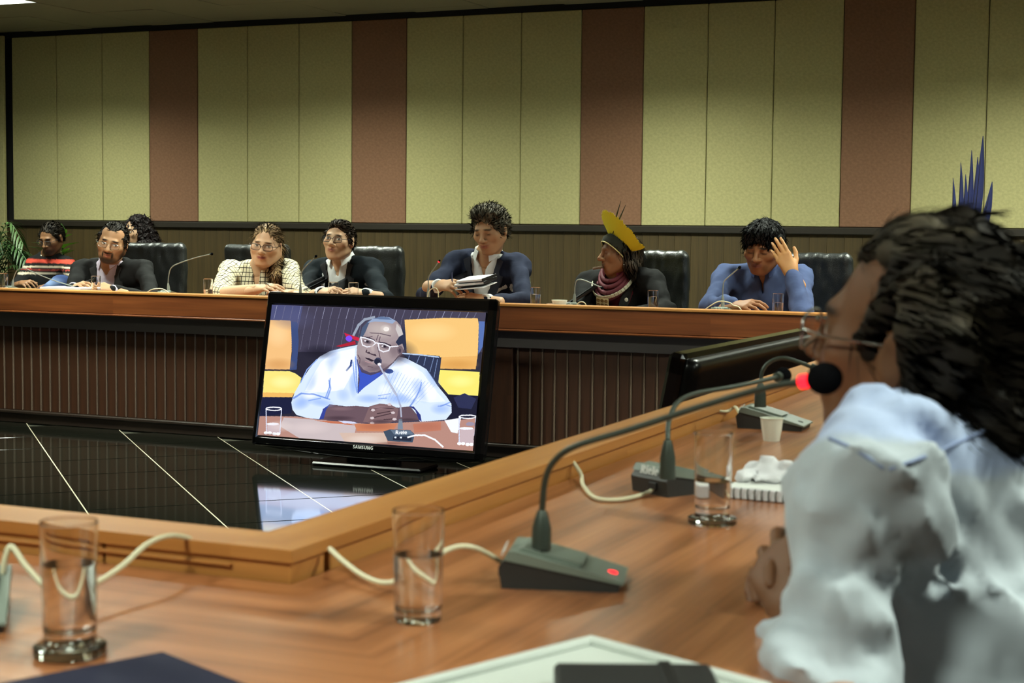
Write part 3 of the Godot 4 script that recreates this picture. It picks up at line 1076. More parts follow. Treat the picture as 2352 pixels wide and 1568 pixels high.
func screen_picture() -> ImageTexture:
	# what the camera shows: a man in a pale shirt at a desk, chairs behind him. Rows: width of a line x 10 (0 = filled, below 0 = a soft brush), colour, points
	var rows := [
		[0,66,62,82,-12,-5,806,-8,797,487,-10,486],
		[0,74,78,118,0,0,121,0,107,151,-2,66],
		[0,40,38,54,-31,176,804,138,803,374,-5,417],
		[19,150,152,178,20,3,14,51],
		[19,104,102,126,14,56,10,108],
		[19,98,96,118,9,113,5,165],
		[19,112,112,138,52,3,46,50],
		[19,104,102,126,45,54,41,107],
		[19,98,96,118,41,111,37,163],
		[19,112,112,138,83,3,77,49],
		[19,104,102,126,77,53,72,105],
		[19,98,96,118,72,110,68,162],
		[19,150,152,178,114,3,108,48],
		[19,104,102,126,108,52,104,104],
		[19,98,96,118,103,109,99,160],
		[19,112,112,138,146,3,139,46],
		[19,104,102,126,139,51,134,103],
		[19,98,96,118,134,108,130,159],
		[19,112,112,138,177,3,170,45],
		[19,104,102,126,170,50,165,102],
		[19,98,96,118,165,106,161,158],
		[19,150,152,178,207,3,201,44],
		[19,104,102,126,200,49,196,100],
		[19,98,96,118,196,105,191,156],
		[19,112,112,138,238,3,231,43],
		[19,104,102,126,231,48,227,99],
		[19,98,96,118,226,104,222,155],
		[19,112,112,138,269,3,262,42],
		[19,104,102,126,261,47,257,98],
		[19,98,96,118,257,103,252,154],
		[19,150,152,178,299,3,292,41],
		[19,104,102,126,292,46,287,97],
		[19,98,96,118,287,101,282,152],
		[19,112,112,138,329,3,322,40],
		[19,104,102,126,322,45,317,96],
		[19,98,96,118,317,100,312,151],
		[19,112,112,138,359,3,352,39],
		[19,104,102,126,352,44,347,94],
		[19,98,96,118,347,99,342,150],
		[19,150,152,178,389,3,382,38],
		[19,104,102,126,382,43,377,93],
		[19,98,96,118,377,98,372,148],
		[19,112,112,138,419,3,412,37],
		[19,104,102,126,411,41,407,92],
		[19,98,96,118,406,97,402,147],
		[19,112,112,138,449,3,441,36],
		[19,104,102,126,441,40,436,91],
		[19,98,96,118,436,95,431,146],
		[19,150,152,178,478,2,471,35],
		[19,104,102,126,470,39,466,90],
		[19,98,96,118,465,94,461,145],
		[19,112,112,138,508,2,500,34],
		[19,104,102,126,500,38,495,89],
		[19,98,96,118,494,93,490,143],
		[19,112,112,138,537,2,529,33],
		[19,104,102,126,529,37,524,87],
		[19,98,96,118,524,92,519,142],
		[19,150,152,178,566,2,558,32],
		[19,104,102,126,558,36,553,86],
		[19,98,96,118,553,91,548,141],
		[19,112,112,138,595,2,587,31],
		[19,104,102,126,587,35,582,85],
		[19,98,96,118,581,90,577,139],
		[19,112,112,138,624,2,616,30],
		[19,104,102,126,615,34,610,84],
		[19,98,96,118,610,89,605,138],
		[19,150,152,178,653,2,644,29],
		[19,104,102,126,644,33,639,83],
		[19,98,96,118,639,87,634,137],
		[19,112,112,138,681,2,673,28],
		[19,104,102,126,672,32,667,82],
		[19,98,96,118,667,86,662,136],
		[19,112,112,138,710,2,701,27],
		[19,104,102,126,701,31,696,81],
		[19,98,96,118,695,85,690,134],
		[19,150,152,178,738,2,729,26],
		[19,104,102,126,729,30,724,80],
		[19,98,96,118,724,84,719,133],
		[19,112,112,138,766,2,757,25],
		[19,104,102,126,757,29,752,78],
		[19,98,96,118,752,83,747,132],
		[0,236,186,124,-5,57,78,56,85,62,97,170,97,235,1,239],
		[0,58,74,122,81,58,107,62,120,131,124,234,97,237,99,170],
		[0,240,222,124,-1,245,97,241,121,248,146,263,140,293,118,333,3,341],
		[0,232,180,96,2,324,125,319,118,335,3,341],
		[0,26,30,60,3,342,119,336,122,393,-1,412],
		[0,238,192,118,510,36,654,24,773,21,779,42,785,139,783,199,657,203,531,159],
		[0,230,176,100,652,163,785,152,783,199,657,203],
		[0,84,110,172,778,31,799,31,803,112,787,148],
		[0,240,226,112,650,207,798,207,802,290,694,291,655,252],
		[0,22,22,46,685,293,801,290,802,368,695,376],
		[0,40,44,80,714,301,752,284,795,301,781,337,735,335],
		[94,148,158,176,327,98,342,62,363,41,396,32],
		[0,196,36,66,290,92,350,108,350,121,299,106],
		[0,122,76,236,323,111,323,115,321,119,318,122,313,123,309,123,304,121,301,118,298,115,298,110,299,107,302,104,306,102,310,101,315,102,319,104,322,108],
		[0,170,34,54,262,142,335,119,339,132,285,144],
		[0,28,34,50,507,156,578,160,657,163,657,207,652,265,605,236],
		[47,150,172,196,519,158,578,161,652,165],
		[0,210,226,252,344,134,290,147,243,161,206,183,173,227,149,269,126,317,117,354,125,381,143,398,188,407,232,407,242,369,264,352,347,356,554,346,605,392,651,386,695,379,713,354,709,323,685,294,655,265,606,205,532,173,494,166,483,189,390,175],
		[0,238,244,255,338,145,254,167,214,202,187,258,165,310,234,311,310,297,344,223],
		[0,232,240,255,505,179,594,219,647,279,688,316,634,323,550,315,487,261,468,226],
		[42,138,168,232,121,338,151,318,196,318,262,334],
		[42,138,168,232,256,259,256,291,246,328],
		[42,138,168,232,184,343,227,332],
		[42,138,168,232,335,196,348,259,362,303],
		[42,138,168,232,562,341,592,282,594,255],
		[42,138,168,232,672,334,702,319],
		[42,138,168,232,145,279,164,232,198,193],
		[19,176,198,242,481,216,447,321],
		[19,176,198,242,494,219,458,322],
		[19,176,198,242,507,223,468,323],
		[19,176,198,242,519,226,479,323],
		[19,176,198,242,532,230,489,324],
		[19,176,198,242,544,233,500,325],
		[19,176,198,242,557,236,510,325],
		[19,176,198,242,570,240,520,326],
		[19,176,198,242,582,243,531,327],
		[19,176,198,242,594,246,541,328],
		[19,176,198,242,607,250,551,328],
		[19,176,198,242,619,253,562,329],
		[19,176,198,242,632,256,572,330],
		[19,176,198,242,644,260,582,331],
		[28,120,150,220,443,321,475,317],
		[28,120,150,220,443,310,485,301],
		[0,92,76,92,358,186,487,189,454,226,402,265,365,309,359,222],
		[0,58,82,178,351,195,361,217,366,262,365,308,381,289,450,233,454,226,400,252,371,249],
		[0,46,66,128,489,221,488,224,485,227,481,229,475,230,469,230,464,229,460,227,457,224,457,221,458,218,462,216,467,214,473,214,479,214,484,216,487,218],
		[66,40,60,120,329,191,328,209,315,226],
		[0,136,120,126,370,71,379,47,411,35,444,30,479,44,506,74,521,115,523,151,508,165,493,179,462,212,426,229,392,226,365,203,351,177,346,145,355,108],
		[0,178,164,162,373,93,390,61,427,52,467,67,488,102,471,135,412,119,362,105],
		[0,108,92,100,473,153,510,142,494,181,462,212,430,225,450,190],
		[0,62,70,92,355,108,370,71,379,48,411,32,448,28,486,48,517,88,528,137,512,154,498,134,489,98,467,65,427,51,390,58,373,93],
		[0,166,178,202,379,50,411,32,448,29,484,48,461,53,426,45,394,51],
		[0,150,160,182,470,90,493,98,498,125,481,116],
		[0,246,242,240,458,73,457,76,455,78,451,80,447,81,442,81,437,80,434,78,432,75,431,72,433,69,436,67,440,65,445,65,449,66,454,67,456,70],
		[47,48,40,54,360,111,383,116,403,125],
		[47,48,40,54,422,123,451,126,474,135],
		[0,84,76,92,358,110,403,124,396,141,365,134],
		[0,84,76,92,421,123,476,136,469,151,435,148],
		[38,226,226,238,353,106,405,123,397,141,365,135,356,117],
		[38,226,226,238,420,123,477,136,470,152,435,148,420,123],
		[38,226,226,238,405,123,420,123],
		[38,226,226,238,477,136,499,132],
		[42,80,64,76,386,143,383,157,408,165],
		[33,84,68,80,412,101,424,119],
		[0,52,38,54,377,176,413,185,407,192,385,185],
		[33,84,66,80,356,172,366,194],
		[33,84,66,80,423,169,432,200],
		[38,180,160,165,388,116,386,139],
		[0,178,134,122,-2,411,143,403,228,409,421,412,605,392,696,383,798,368,800,482,-1,481],
		[0,196,182,184,94,410,228,410,374,415,364,483,164,481,84,443],
		[0,198,126,92,364,416,523,403,508,433,377,440],
		[0,190,112,84,209,412,306,411,374,420,278,419],
		[0,206,180,166,311,451,481,439,495,478,335,480],
		[0,188,120,98,579,402,678,387,681,417,587,432],
		[0,204,208,236,298,407,353,405,378,413,326,416],
		[0,104,82,92,240,370,269,352,318,356,365,351,418,354,420,404,397,412,349,407,237,409],
		[0,98,78,88,503,351,562,341,607,385,559,393,499,399],
		[0,52,66,150,231,407,242,369,265,351,253,373,247,406],
		[0,44,52,120,558,340,576,341,603,369,609,392,598,385,582,353],
		[0,124,98,102,413,350,449,338,490,339,521,352,519,386,495,404,440,412,396,406,406,373],
		[28,64,46,54,419,362,456,352,503,353],
		[28,64,46,54,428,390,469,378,509,366],
		[28,64,46,54,445,374,490,363],
		[28,64,46,54,471,393,512,388],
		[0,206,192,196,436,362,436,364,434,365,432,366,429,367,426,367,424,366,421,365,420,364,420,362,421,361,423,359,425,358,428,358,431,358,433,359,435,360],
		[0,206,192,196,436,390,435,392,434,393,432,394,429,395,426,395,423,395,421,393,420,392,420,390,421,389,422,387,425,387,428,386,431,386,433,387,435,389],
		[0,206,192,196,510,366,510,368,509,369,506,371,504,371,501,371,498,371,496,370,495,368,495,367,495,365,497,364,500,363,503,362,505,363,508,364,510,365],
		[0,206,192,196,518,389,518,391,516,392,514,393,511,394,508,394,506,393,504,392,502,391,502,389,503,388,505,386,507,385,510,385,513,385,515,386,517,387],
		[0,206,192,196,494,338,494,340,493,342,490,343,488,343,485,343,482,343,480,342,479,340,478,339,479,337,481,336,484,335,486,334,489,335,492,336,493,337],
		[0,206,192,196,438,407,438,409,436,411,434,412,431,412,428,412,426,412,423,411,422,409,422,408,423,406,425,405,427,404,430,403,433,404,435,405,437,406],
		[0,38,38,58,444,184,443,189,441,194,436,197,431,199,425,199,419,197,415,193,412,188,411,183,413,178,416,174,421,171,427,170,433,171,438,174,442,179],
		[0,244,228,242,442,199,442,201,441,203,438,205,436,206,433,206,430,205,428,203,426,201,426,198,427,196,429,194,431,193,434,192,437,193,440,194,441,196],
		[61,168,172,192,437,207,477,261,509,304,527,341,534,378],
		[0,122,134,150,526,388,538,386,545,423,525,424],
		[0,62,76,96,474,435,498,426,572,424,589,438,584,466,494,467],
		[0,98,114,134,498,427,572,425,586,438,514,443],
		[0,36,42,60,513,449,580,447,578,462,512,462],
		[0,220,230,250,524,453,524,454,524,455,522,456,521,456,519,456,518,456,517,455,516,454,516,452,516,451,517,450,519,450,520,449,522,450,523,450,524,451],
		[0,220,230,250,544,452,544,453,543,454,542,455,541,455,539,455,538,455,537,454,536,453,536,452,536,450,537,449,539,449,540,448,542,449,543,449,544,450],
		[28,246,250,255,521,441,520,429,527,430,527,434,521,435,529,440],
		[28,246,250,255,533,433,533,440],
		[28,246,250,255,538,435,544,435,543,432,538,432,538,435,540,439,544,439],
		[28,246,250,255,547,428,548,439],
		[28,246,250,255,552,434,559,434,558,431,553,431,552,434,554,438,559,438],
		[61,238,240,246,566,449,593,440,625,438,663,451,693,473],
		[0,236,240,248,690,382,748,369,741,424,718,421],
		[0,196,176,182,34,437,84,436,84,468,35,468],
		[38,206,212,236,22,383,34,472],
		[38,206,212,236,82,380,86,468],
		[42,240,244,255,82,379,80,381,74,384,65,386,53,387,42,387,32,386,25,385,22,383,24,380,31,378,40,376,52,375,63,375,73,375,80,377,82,379],
		[0,236,240,252,79,434,78,436,73,438,66,440,58,441,48,441,40,441,34,440,30,438,30,437,33,435,39,433,47,432,56,431,65,431,72,431,77,433],
		[0,244,248,255,40,469,40,472,38,474,36,475,33,476,30,476,27,475,25,474,23,472,23,470,24,467,26,466,28,465,31,464,34,465,37,466,39,467],
		[0,244,248,255,55,468,55,471,53,473,51,474,48,475,45,475,42,474,40,473,38,471,38,469,39,466,41,465,43,464,46,463,49,464,52,465,54,466],
		[0,244,248,255,73,471,72,473,71,475,69,477,66,477,63,477,60,477,58,475,56,473,56,471,57,469,59,467,61,466,64,466,67,466,70,467,72,469],
		[0,244,248,255,88,470,87,472,86,474,84,475,81,476,78,476,75,476,72,474,71,472,71,470,72,468,73,466,76,465,79,465,82,465,85,466,87,468],
		[0,196,176,182,748,406,798,404,800,456,751,456],
		[38,206,212,236,741,366,750,460],
		[38,206,212,236,800,363,802,456],
		[42,240,244,255,800,362,798,365,791,367,782,369,771,370,760,370,750,369,743,368,741,366,743,364,749,361,758,360,770,359,781,358,790,359,797,360,800,362],
		[0,236,240,252,794,403,793,405,788,407,781,408,772,409,763,410,755,409,748,408,745,407,745,405,748,403,754,402,762,400,771,400,780,400,787,400,792,401],
		[0,244,248,255,758,458,758,460,756,462,754,463,752,464,749,464,746,463,744,462,743,460,743,458,743,456,745,454,748,453,750,453,753,453,755,454,757,456],
		[0,244,248,255,771,457,771,459,770,461,768,462,765,463,762,463,760,462,758,461,756,459,756,457,757,455,759,453,761,452,764,452,766,452,769,453,770,455],
		[0,244,248,255,787,459,787,461,785,463,783,464,781,465,778,465,775,464,773,463,772,461,772,459,773,457,774,455,777,454,780,454,782,454,785,455,786,457],
		[0,244,248,255,800,458,800,460,799,462,797,463,794,464,791,464,789,463,787,462,785,460,785,458,786,456,788,454,790,453,793,453,796,453,798,454,800,456],
		[0,150,140,160,797,388,796,390,794,392,789,394,784,395,778,395,773,395,769,393,767,391,767,388,769,386,772,384,777,382,783,382,788,382,792,383,796,385],
		[-55,200,140,80,51,219,121,215,55,246],
		[-60,252,214,160,35,107,90,105,43,163],
		[-60,252,216,150,614,75,715,71,619,115],
		[-70,210,150,76,719,186,800,182,721,208],
		[-70,255,244,170,76,282,136,279,80,310],
		[-60,255,246,160,734,243,792,240,737,269],
		[-60,24,22,36,204,165,277,162,208,193],
		[-40,90,92,130,87,48,187,45,94,95],
		[-60,30,28,40,483,153,576,148,490,206],
		[-70,140,172,236,156,352,195,335,169,377],
		[-60,140,172,236,229,347,288,353,228,365],
		[-45,140,172,236,258,199,287,208,245,252],
		[-40,140,172,236,190,276,208,285,169,321],
		[-60,140,172,236,346,277,365,276,353,327],
		[-60,140,172,236,410,323,466,320,412,341],
		[-70,140,172,236,517,317,573,314,520,339],
		[-50,140,172,236,592,282,616,269,621,328],
		[-60,140,172,236,673,343,714,341,675,365],
		[-50,140,172,236,633,235,651,223,663,276],
		[-40,140,172,236,485,243,504,256,461,275],
		[-40,140,172,236,312,315,341,314,316,342],
		[-80,252,253,255,292,234,336,239,289,289],
		[-70,252,253,255,225,247,252,259,204,292],
		[-70,252,253,255,186,322,217,310,195,339],
		[-80,252,253,255,552,221,582,202,577,255],
		[-80,252,253,255,630,288,655,278,646,321],
		[-60,252,253,255,462,289,490,287,465,316],
		[-40,96,130,214,252,266,257,266,253,270],
		[-40,96,130,214,253,268,257,268,253,272],
		[-40,96,130,214,254,270,258,270,254,274],
		[-40,96,130,214,254,272,259,272,255,277],
		[-40,96,130,214,255,275,259,274,255,279],
		[-40,96,130,214,255,277,260,276,256,281],
		[-40,96,130,214,256,279,260,279,257,283],
		[-40,96,130,214,257,281,261,281,257,285],
		[-40,96,130,214,257,283,262,283,258,287],
		[-40,96,130,214,258,285,262,285,259,289],
		[-40,96,130,214,259,287,263,287,259,291],
		[-40,96,130,214,259,289,264,289,260,293],
		[-40,96,130,214,260,291,264,291,260,295],
		[-40,96,130,214,260,293,265,293,261,297],
		[-40,96,130,214,261,295,265,295,262,300],
		[-40,96,130,214,261,297,265,297,261,302],
		[-40,96,130,214,260,300,265,299,261,304],
		[-40,96,130,214,260,302,264,301,260,306],
		[-40,96,130,214,259,304,264,303,260,308],
		[-40,96,130,214,259,306,263,305,259,310],
		[-40,96,130,214,258,308,263,308,259,312],
		[-40,96,130,214,258,310,262,310,258,314],
		[-40,96,130,214,257,312,262,312,258,316],
		[-40,96,130,214,257,314,261,314,257,318],
		[-40,96,130,214,256,316,261,316,257,320],
		[-40,96,130,214,256,318,260,318,256,322],
		[-40,96,130,214,255,320,260,320,256,324],
		[-40,96,130,214,255,322,259,322,255,326],
		[-40,96,130,214,254,324,259,324,255,328],
		[-40,96,130,214,254,326,258,326,254,330],
		[-40,96,130,214,253,328,258,328,254,332],
		[-40,96,130,214,253,330,257,330,254,334],
		[-40,96,130,214,124,340,128,340,125,343],
		[-40,96,130,214,126,339,130,338,126,342],
		[-40,96,130,214,127,338,131,337,128,341],
		[-40,96,130,214,129,336,133,336,129,340],
		[-40,96,130,214,130,335,134,335,131,339],
		[-40,96,130,214,132,334,136,334,132,338],
		[-40,96,130,214,133,333,137,333,134,337],
		[-40,96,130,214,135,332,139,332,135,336],
		[-40,96,130,214,136,331,140,331,137,335],
		[-40,96,130,214,138,330,142,330,138,333],
		[-40,96,130,214,139,329,143,329,140,332],
		[-40,96,130,214,141,328,145,327,141,331],
		[-40,96,130,214,142,327,146,326,143,330],
		[-40,96,130,214,144,325,148,325,144,329],
		[-40,96,130,214,145,324,149,324,146,328],
		[-40,96,130,214,147,323,151,323,147,327],
		[-40,96,130,214,148,322,152,322,149,326],
		[-40,96,130,214,150,321,154,321,150,325],
		[-40,96,130,214,151,320,155,320,152,324],
		[-40,96,130,214,153,320,157,320,154,324],
		[-40,96,130,214,155,320,159,320,156,323],
		[-40,96,130,214,157,320,161,320,158,323],
		[-40,96,130,214,159,320,163,320,160,323],
		[-40,96,130,214,161,320,165,320,162,323],
		[-40,96,130,214,163,320,167,320,164,323],
		[-40,96,130,214,165,320,169,320,166,323],
		[-40,96,130,214,167,320,171,319,168,323],
		[-40,96,130,214,169,320,173,319,170,323],
		[-40,96,130,214,171,320,175,319,172,323],
		[-40,96,130,214,173,320,177,319,174,323],
		[-40,96,130,214,175,320,179,319,176,323],
		[-40,96,130,214,177,320,181,319,177,323],
		[-40,96,130,214,179,320,183,319,179,323],
		[-40,96,130,214,181,320,185,319,181,323],
		[-40,96,130,214,183,320,187,319,183,323],
		[-40,96,130,214,185,320,189,319,185,323],
		[-40,96,130,214,187,320,191,319,187,323],
		[-40,96,130,214,189,319,193,319,189,323],
		[-40,96,130,214,191,319,195,319,191,323],
		[-40,96,130,214,193,319,197,319,193,323],
		[-40,96,130,214,195,319,199,319,195,323],
		[-40,96,130,214,197,319,201,319,197,323],
		[-40,96,130,214,199,319,203,319,199,323],
		[-40,96,130,214,201,319,205,319,201,323],
		[-40,96,130,214,203,320,207,320,203,323],
		[-40,96,130,214,205,320,209,320,205,324],
		[-40,96,130,214,207,321,211,321,207,324],
		[-40,96,130,214,209,321,213,321,209,325],
		[-40,96,130,214,211,322,215,321,211,325],
		[-40,96,130,214,213,322,217,322,213,326],
		[-40,96,130,214,215,323,219,322,215,326],
		[-40,96,130,214,217,323,221,323,217,327],
		[-40,96,130,214,219,323,223,323,219,327],
		[-40,96,130,214,221,324,225,324,221,328],
		[-40,96,130,214,223,324,226,324,223,328],
		[-40,96,130,214,225,325,228,325,225,328],
		[-40,96,130,214,227,325,230,325,227,329],
		[-40,96,130,214,229,326,232,326,229,329],
		[-40,96,130,214,231,326,234,326,231,330],
		[-40,96,130,214,233,327,236,326,233,330],
		[-40,96,130,214,235,327,238,327,235,331],
		[-40,96,130,214,237,328,240,327,237,331],
		[-40,96,130,214,239,328,242,328,239,332],
		[-40,96,130,214,240,329,244,328,241,332],
		[-40,96,130,214,242,329,246,329,243,333],
		[-40,96,130,214,244,329,248,329,245,333],
		[-40,96,130,214,246,330,250,330,247,333],
		[-40,96,130,214,248,330,252,330,249,334],
		[-40,96,130,214,250,331,254,331,251,334],
		[-40,96,130,214,252,331,256,331,253,335],
		[-40,96,130,214,254,332,258,331,255,335],
		[-40,100,134,214,343,177,346,177,343,181],
		[-40,100,134,214,343,179,347,179,343,183],
		[-40,100,134,214,343,181,347,181,344,184],
		[-40,100,134,214,343,183,347,182,344,186],
		[-40,100,134,214,344,184,348,184,344,188],
		[-40,100,134,214,344,186,348,186,344,190],
		[-40,100,134,214,344,188,348,188,345,192],
		[-40,100,134,214,345,190,348,190,345,193],
		[-40,100,134,214,345,192,349,191,345,195],
		[-40,100,134,214,345,193,349,193,346,197],
		[-40,100,134,214,345,195,349,195,346,199],
		[-40,100,134,214,346,197,350,197,346,201],
		[-40,100,134,214,346,199,350,199,347,203],
		[-40,100,134,214,346,201,350,201,347,204],
		[-40,100,134,214,347,203,351,202,347,206],
		[-40,100,134,214,347,204,351,204,347,208],
		[-40,100,134,214,347,206,351,206,348,210],
		[-40,100,134,214,348,208,351,208,348,212],
		[-40,100,134,214,348,210,352,210,348,213],
		[-40,100,134,214,348,212,352,211,349,215],
		[-40,100,134,214,348,213,352,213,349,217],
		[-40,100,134,214,349,215,353,215,349,219],
		[-40,100,134,214,349,217,353,217,350,221],
		[-40,100,134,214,349,219,353,219,350,222],
		[-40,100,134,214,350,221,354,220,350,224],
		[-40,100,134,214,350,222,354,222,350,226],
		[-40,100,134,214,350,224,354,224,351,228],
		[-40,100,134,214,351,226,354,226,351,230],
		[-40,100,134,214,351,228,355,228,351,231],
		[-40,100,134,214,351,230,355,229,352,233],
		[-40,100,134,214,351,231,355,231,352,235],
		[-40,100,134,214,352,233,356,233,352,237],
		[-40,100,134,214,352,235,356,235,353,239],
		[-40,100,134,214,352,237,356,237,353,240],
		[-40,100,134,214,353,239,356,238,353,242],
		[-40,100,134,214,353,240,357,240,353,244],
		[-40,100,134,214,353,242,357,242,354,246],
		[-40,100,134,214,354,244,357,244,354,248],
		[-40,100,134,214,354,246,358,246,354,249],
		[-40,100,134,214,354,248,358,247,355,251],
		[-40,100,134,214,354,249,358,249,355,253],
		[-40,100,134,214,355,251,359,251,355,255],
		[-40,100,134,214,355,253,359,253,356,257],
		[-40,100,134,214,355,255,359,255,356,258],
		[-40,100,134,214,356,257,360,256,356,260],
		[-40,100,134,214,356,258,360,258,357,262],
		[-40,100,134,214,357,260,360,260,357,264],
		[-40,100,134,214,357,262,361,262,357,266],
		[-40,100,134,214,357,264,361,264,358,267],
		[-40,100,134,214,358,266,361,265,358,269],
		[-40,100,134,214,358,267,362,267,358,271],
		[-40,100,134,214,358,269,362,269,359,273],
		[-40,100,134,214,359,271,362,271,359,275],
		[-40,100,134,214,359,273,363,273,359,276],
		[-40,100,134,214,359,275,363,274,360,278],
		[-40,100,134,214,360,276,363,276,360,280],
		[-40,100,134,214,360,278,364,278,360,282],
		[-40,100,134,214,360,280,364,280,361,284],
		[-40,100,134,214,361,282,364,282,361,285],
		[-40,100,134,214,361,284,365,283,361,287],
		[-40,100,134,214,361,285,365,285,362,289],
		[-40,100,134,214,362,287,366,287,362,291],
		[-40,100,134,214,362,289,366,289,363,293],
		[-40,100,134,214,362,291,366,291,363,294],
		[-40,100,134,214,363,293,367,292,363,296],
		[-40,100,134,214,363,294,367,294,364,298],
		[-40,100,134,214,363,296,367,296,364,300],
		[-40,100,134,214,364,298,368,298,364,301],
		[-40,100,134,214,364,300,368,299,365,303],
		[-40,100,134,214,364,301,368,301,365,305],
		[-36,110,140,214,562,341,566,341,563,345],
		[-36,110,140,214,563,339,567,339,564,343],
		[-36,110,140,214,564,338,568,338,565,341],
		[-36,110,140,214,565,336,569,336,565,340],
		[-36,110,140,214,566,335,570,335,566,338],
		[-36,110,140,214,567,333,571,333,567,337],
		[-36,110,140,214,568,332,571,332,568,335],
		[-36,110,140,214,569,330,572,330,569,334],
		[-36,110,140,214,570,329,573,329,570,332],
		[-36,110,140,214,571,327,574,327,571,331],
		[-36,110,140,214,571,326,575,325,572,329],
		[-36,110,140,214,572,324,576,324,573,328],
		[-36,110,140,214,573,323,577,322,574,326],
		[-36,110,140,214,574,321,578,321,575,325],
		[-36,110,140,214,575,320,579,319,576,323],
		[-36,110,140,214,576,318,580,318,576,322],
		[-36,110,140,214,577,316,581,316,577,320],
		[-36,110,140,214,578,315,582,315,578,318],
		[-36,110,140,214,579,313,582,313,579,317],
		[-36,110,140,214,580,312,583,312,580,315],
		[-36,110,140,214,581,310,584,310,581,314],
		[-36,110,140,214,582,309,585,309,582,312],
		[-36,110,140,214,582,307,586,307,582,311],
		[-36,110,140,214,583,305,586,305,583,309],
		[-36,110,140,214,583,304,587,303,583,307],
		[-36,110,140,214,584,302,587,302,584,305],
		[-36,110,140,214,584,300,588,300,584,304],
		[-36,110,140,214,585,298,588,298,585,302],
		[-36,110,140,214,585,297,589,296,586,300],
		[-36,110,140,214,586,295,589,295,586,298],
		[-36,110,140,214,586,293,590,293,587,297],
		[-36,110,140,214,587,291,590,291,587,295],
		[-36,110,140,214,587,290,591,290,588,293],
		[-36,110,140,214,588,288,591,288,588,292],
		[-36,110,140,214,588,286,592,286,589,290],
		[-36,110,140,214,589,285,592,284,589,288],
		[-36,110,140,214,589,283,593,283,590,286],
		[-36,110,140,214,590,281,593,281,590,285],
		[-36,110,140,214,590,279,594,279,591,283],
		[-36,110,140,214,591,278,594,277,591,281],
		[-36,110,140,214,591,276,595,276,592,279],
		[-36,110,140,214,592,274,595,274,592,278],
		[-36,110,140,214,592,272,596,272,593,276],
		[-36,110,140,214,593,271,596,270,593,274],
		[-36,110,140,214,593,269,597,269,594,272],
		[-36,110,140,214,594,267,597,267,594,271],
		[-36,110,140,214,594,265,598,265,595,269],
		[-36,110,140,214,663,335,666,335,663,338],
		[-36,110,140,214,664,334,668,334,665,338],
		[-36,110,140,214,666,334,669,334,666,337],
		[-36,110,140,214,668,334,671,333,668,337],
		[-36,110,140,214,669,333,672,333,669,336],
		[-36,110,140,214,671,333,674,332,671,336],
		[-36,110,140,214,672,332,675,332,673,335],
		[-36,110,140,214,674,332,677,331,674,335],
		[-36,110,140,214,675,331,678,331,676,334],
		[-36,110,140,214,677,331,680,330,677,334],
		[-36,110,140,214,678,330,682,330,679,333],
		[-36,110,140,214,680,330,683,329,680,333],
		[-36,110,140,214,681,329,685,329,682,332],
		[-36,110,140,214,683,329,686,329,683,332],
		[-36,110,140,214,685,328,688,328,685,331],
		[-36,110,140,214,686,328,689,328,686,331],
		[-36,110,140,214,688,327,691,327,688,330],
		[-36,110,140,214,689,327,692,327,690,330],
		[-36,110,140,214,691,327,694,327,691,330],
		[-36,110,140,214,692,328,696,328,693,331],
		[-36,110,140,214,694,328,697,328,694,331],
		[-36,110,140,214,696,329,699,328,696,332],
		[-36,110,140,214,697,329,700,329,697,332],
		[-36,110,140,214,699,330,702,329,699,333],
		[-36,110,140,214,700,330,703,330,701,333],
		[-36,110,140,214,702,330,705,330,702,333],
		[-36,110,140,214,703,331,706,331,704,334],
		[-36,110,140,214,705,331,708,331,705,334],
		[-36,110,140,214,706,332,710,332,707,335],
		[-80,196,180,176,431,82,474,80,435,109],
		[-70,90,74,84,506,152,534,157,500,191],
		[-60,96,80,90,372,185,392,184,377,221],
		[-80,84,68,78,425,219,477,216,427,237],
		[-50,150,132,134,386,139,410,138,390,170],
		[-70,72,56,66,394,163,413,167,393,171],
		[-70,168,148,148,397,150,406,149,398,161],
		[-60,92,74,82,462,172,494,181,455,197],
		[-50,160,140,142,475,162,489,161,476,172],
		[-80,60,46,58,385,130,405,135,383,137],
		[-80,60,46,58,448,136,471,140,447,144],
		[-60,190,176,176,377,128,385,127,378,131],
		[-60,190,176,176,443,137,451,137,443,141],
		[-70,120,132,156,397,43,424,35,400,50],
		[-70,190,200,222,435,36,463,35,436,42],
		[-80,40,46,64,509,97,522,99,507,133],
		[-60,40,46,64,371,80,381,83,364,106],
		[-80,54,42,54,394,185,413,190,393,191],
		[-60,122,84,92,398,195,414,198,397,199],
		[0,244,228,242,441,199,441,201,440,203,438,204,436,205,433,205,430,204,428,203,427,201,427,198,428,196,429,195,431,194,434,193,437,194,439,195,440,197],
		[0,36,36,54,440,183,440,188,438,192,434,195,429,197,424,196,419,195,415,191,412,186,412,181,413,177,416,173,420,170,426,170,431,171,435,174,439,178],
		[-60,70,72,100,422,179,429,179,422,186],
		[-70,150,122,126,451,352,484,350,452,361],
		[-70,72,54,62,462,401,513,397,463,410],
		[-60,140,112,118,309,365,362,362,311,374],
		[-70,66,50,60,304,399,371,395,306,409],
		[-60,60,46,54,559,388,600,385,560,395],
		[-70,216,200,200,193,441,290,434,197,467],
		[-60,168,98,74,446,419,520,414,447,433],
		[-60,228,214,206,404,467,479,461,407,484],
		[-50,170,104,84,630,407,693,403,632,425],
		[-50,226,210,206,84,443,143,439,87,466],
		[-60,120,80,70,514,474,587,469,514,481],
		[-40,110,80,74,39,476,79,473,40,482],
		[0,44,52,80,508,153,650,159,657,171,654,260,613,210,554,180],
		[47,176,196,224,516,156,578,158,647,163],
		[28,110,130,170,578,163,570,189],
		[28,110,130,170,601,166,597,195],
		[28,110,130,170,630,166,621,215],
		[28,110,130,170,644,171,638,235],
		[28,110,130,170,541,162,539,176],
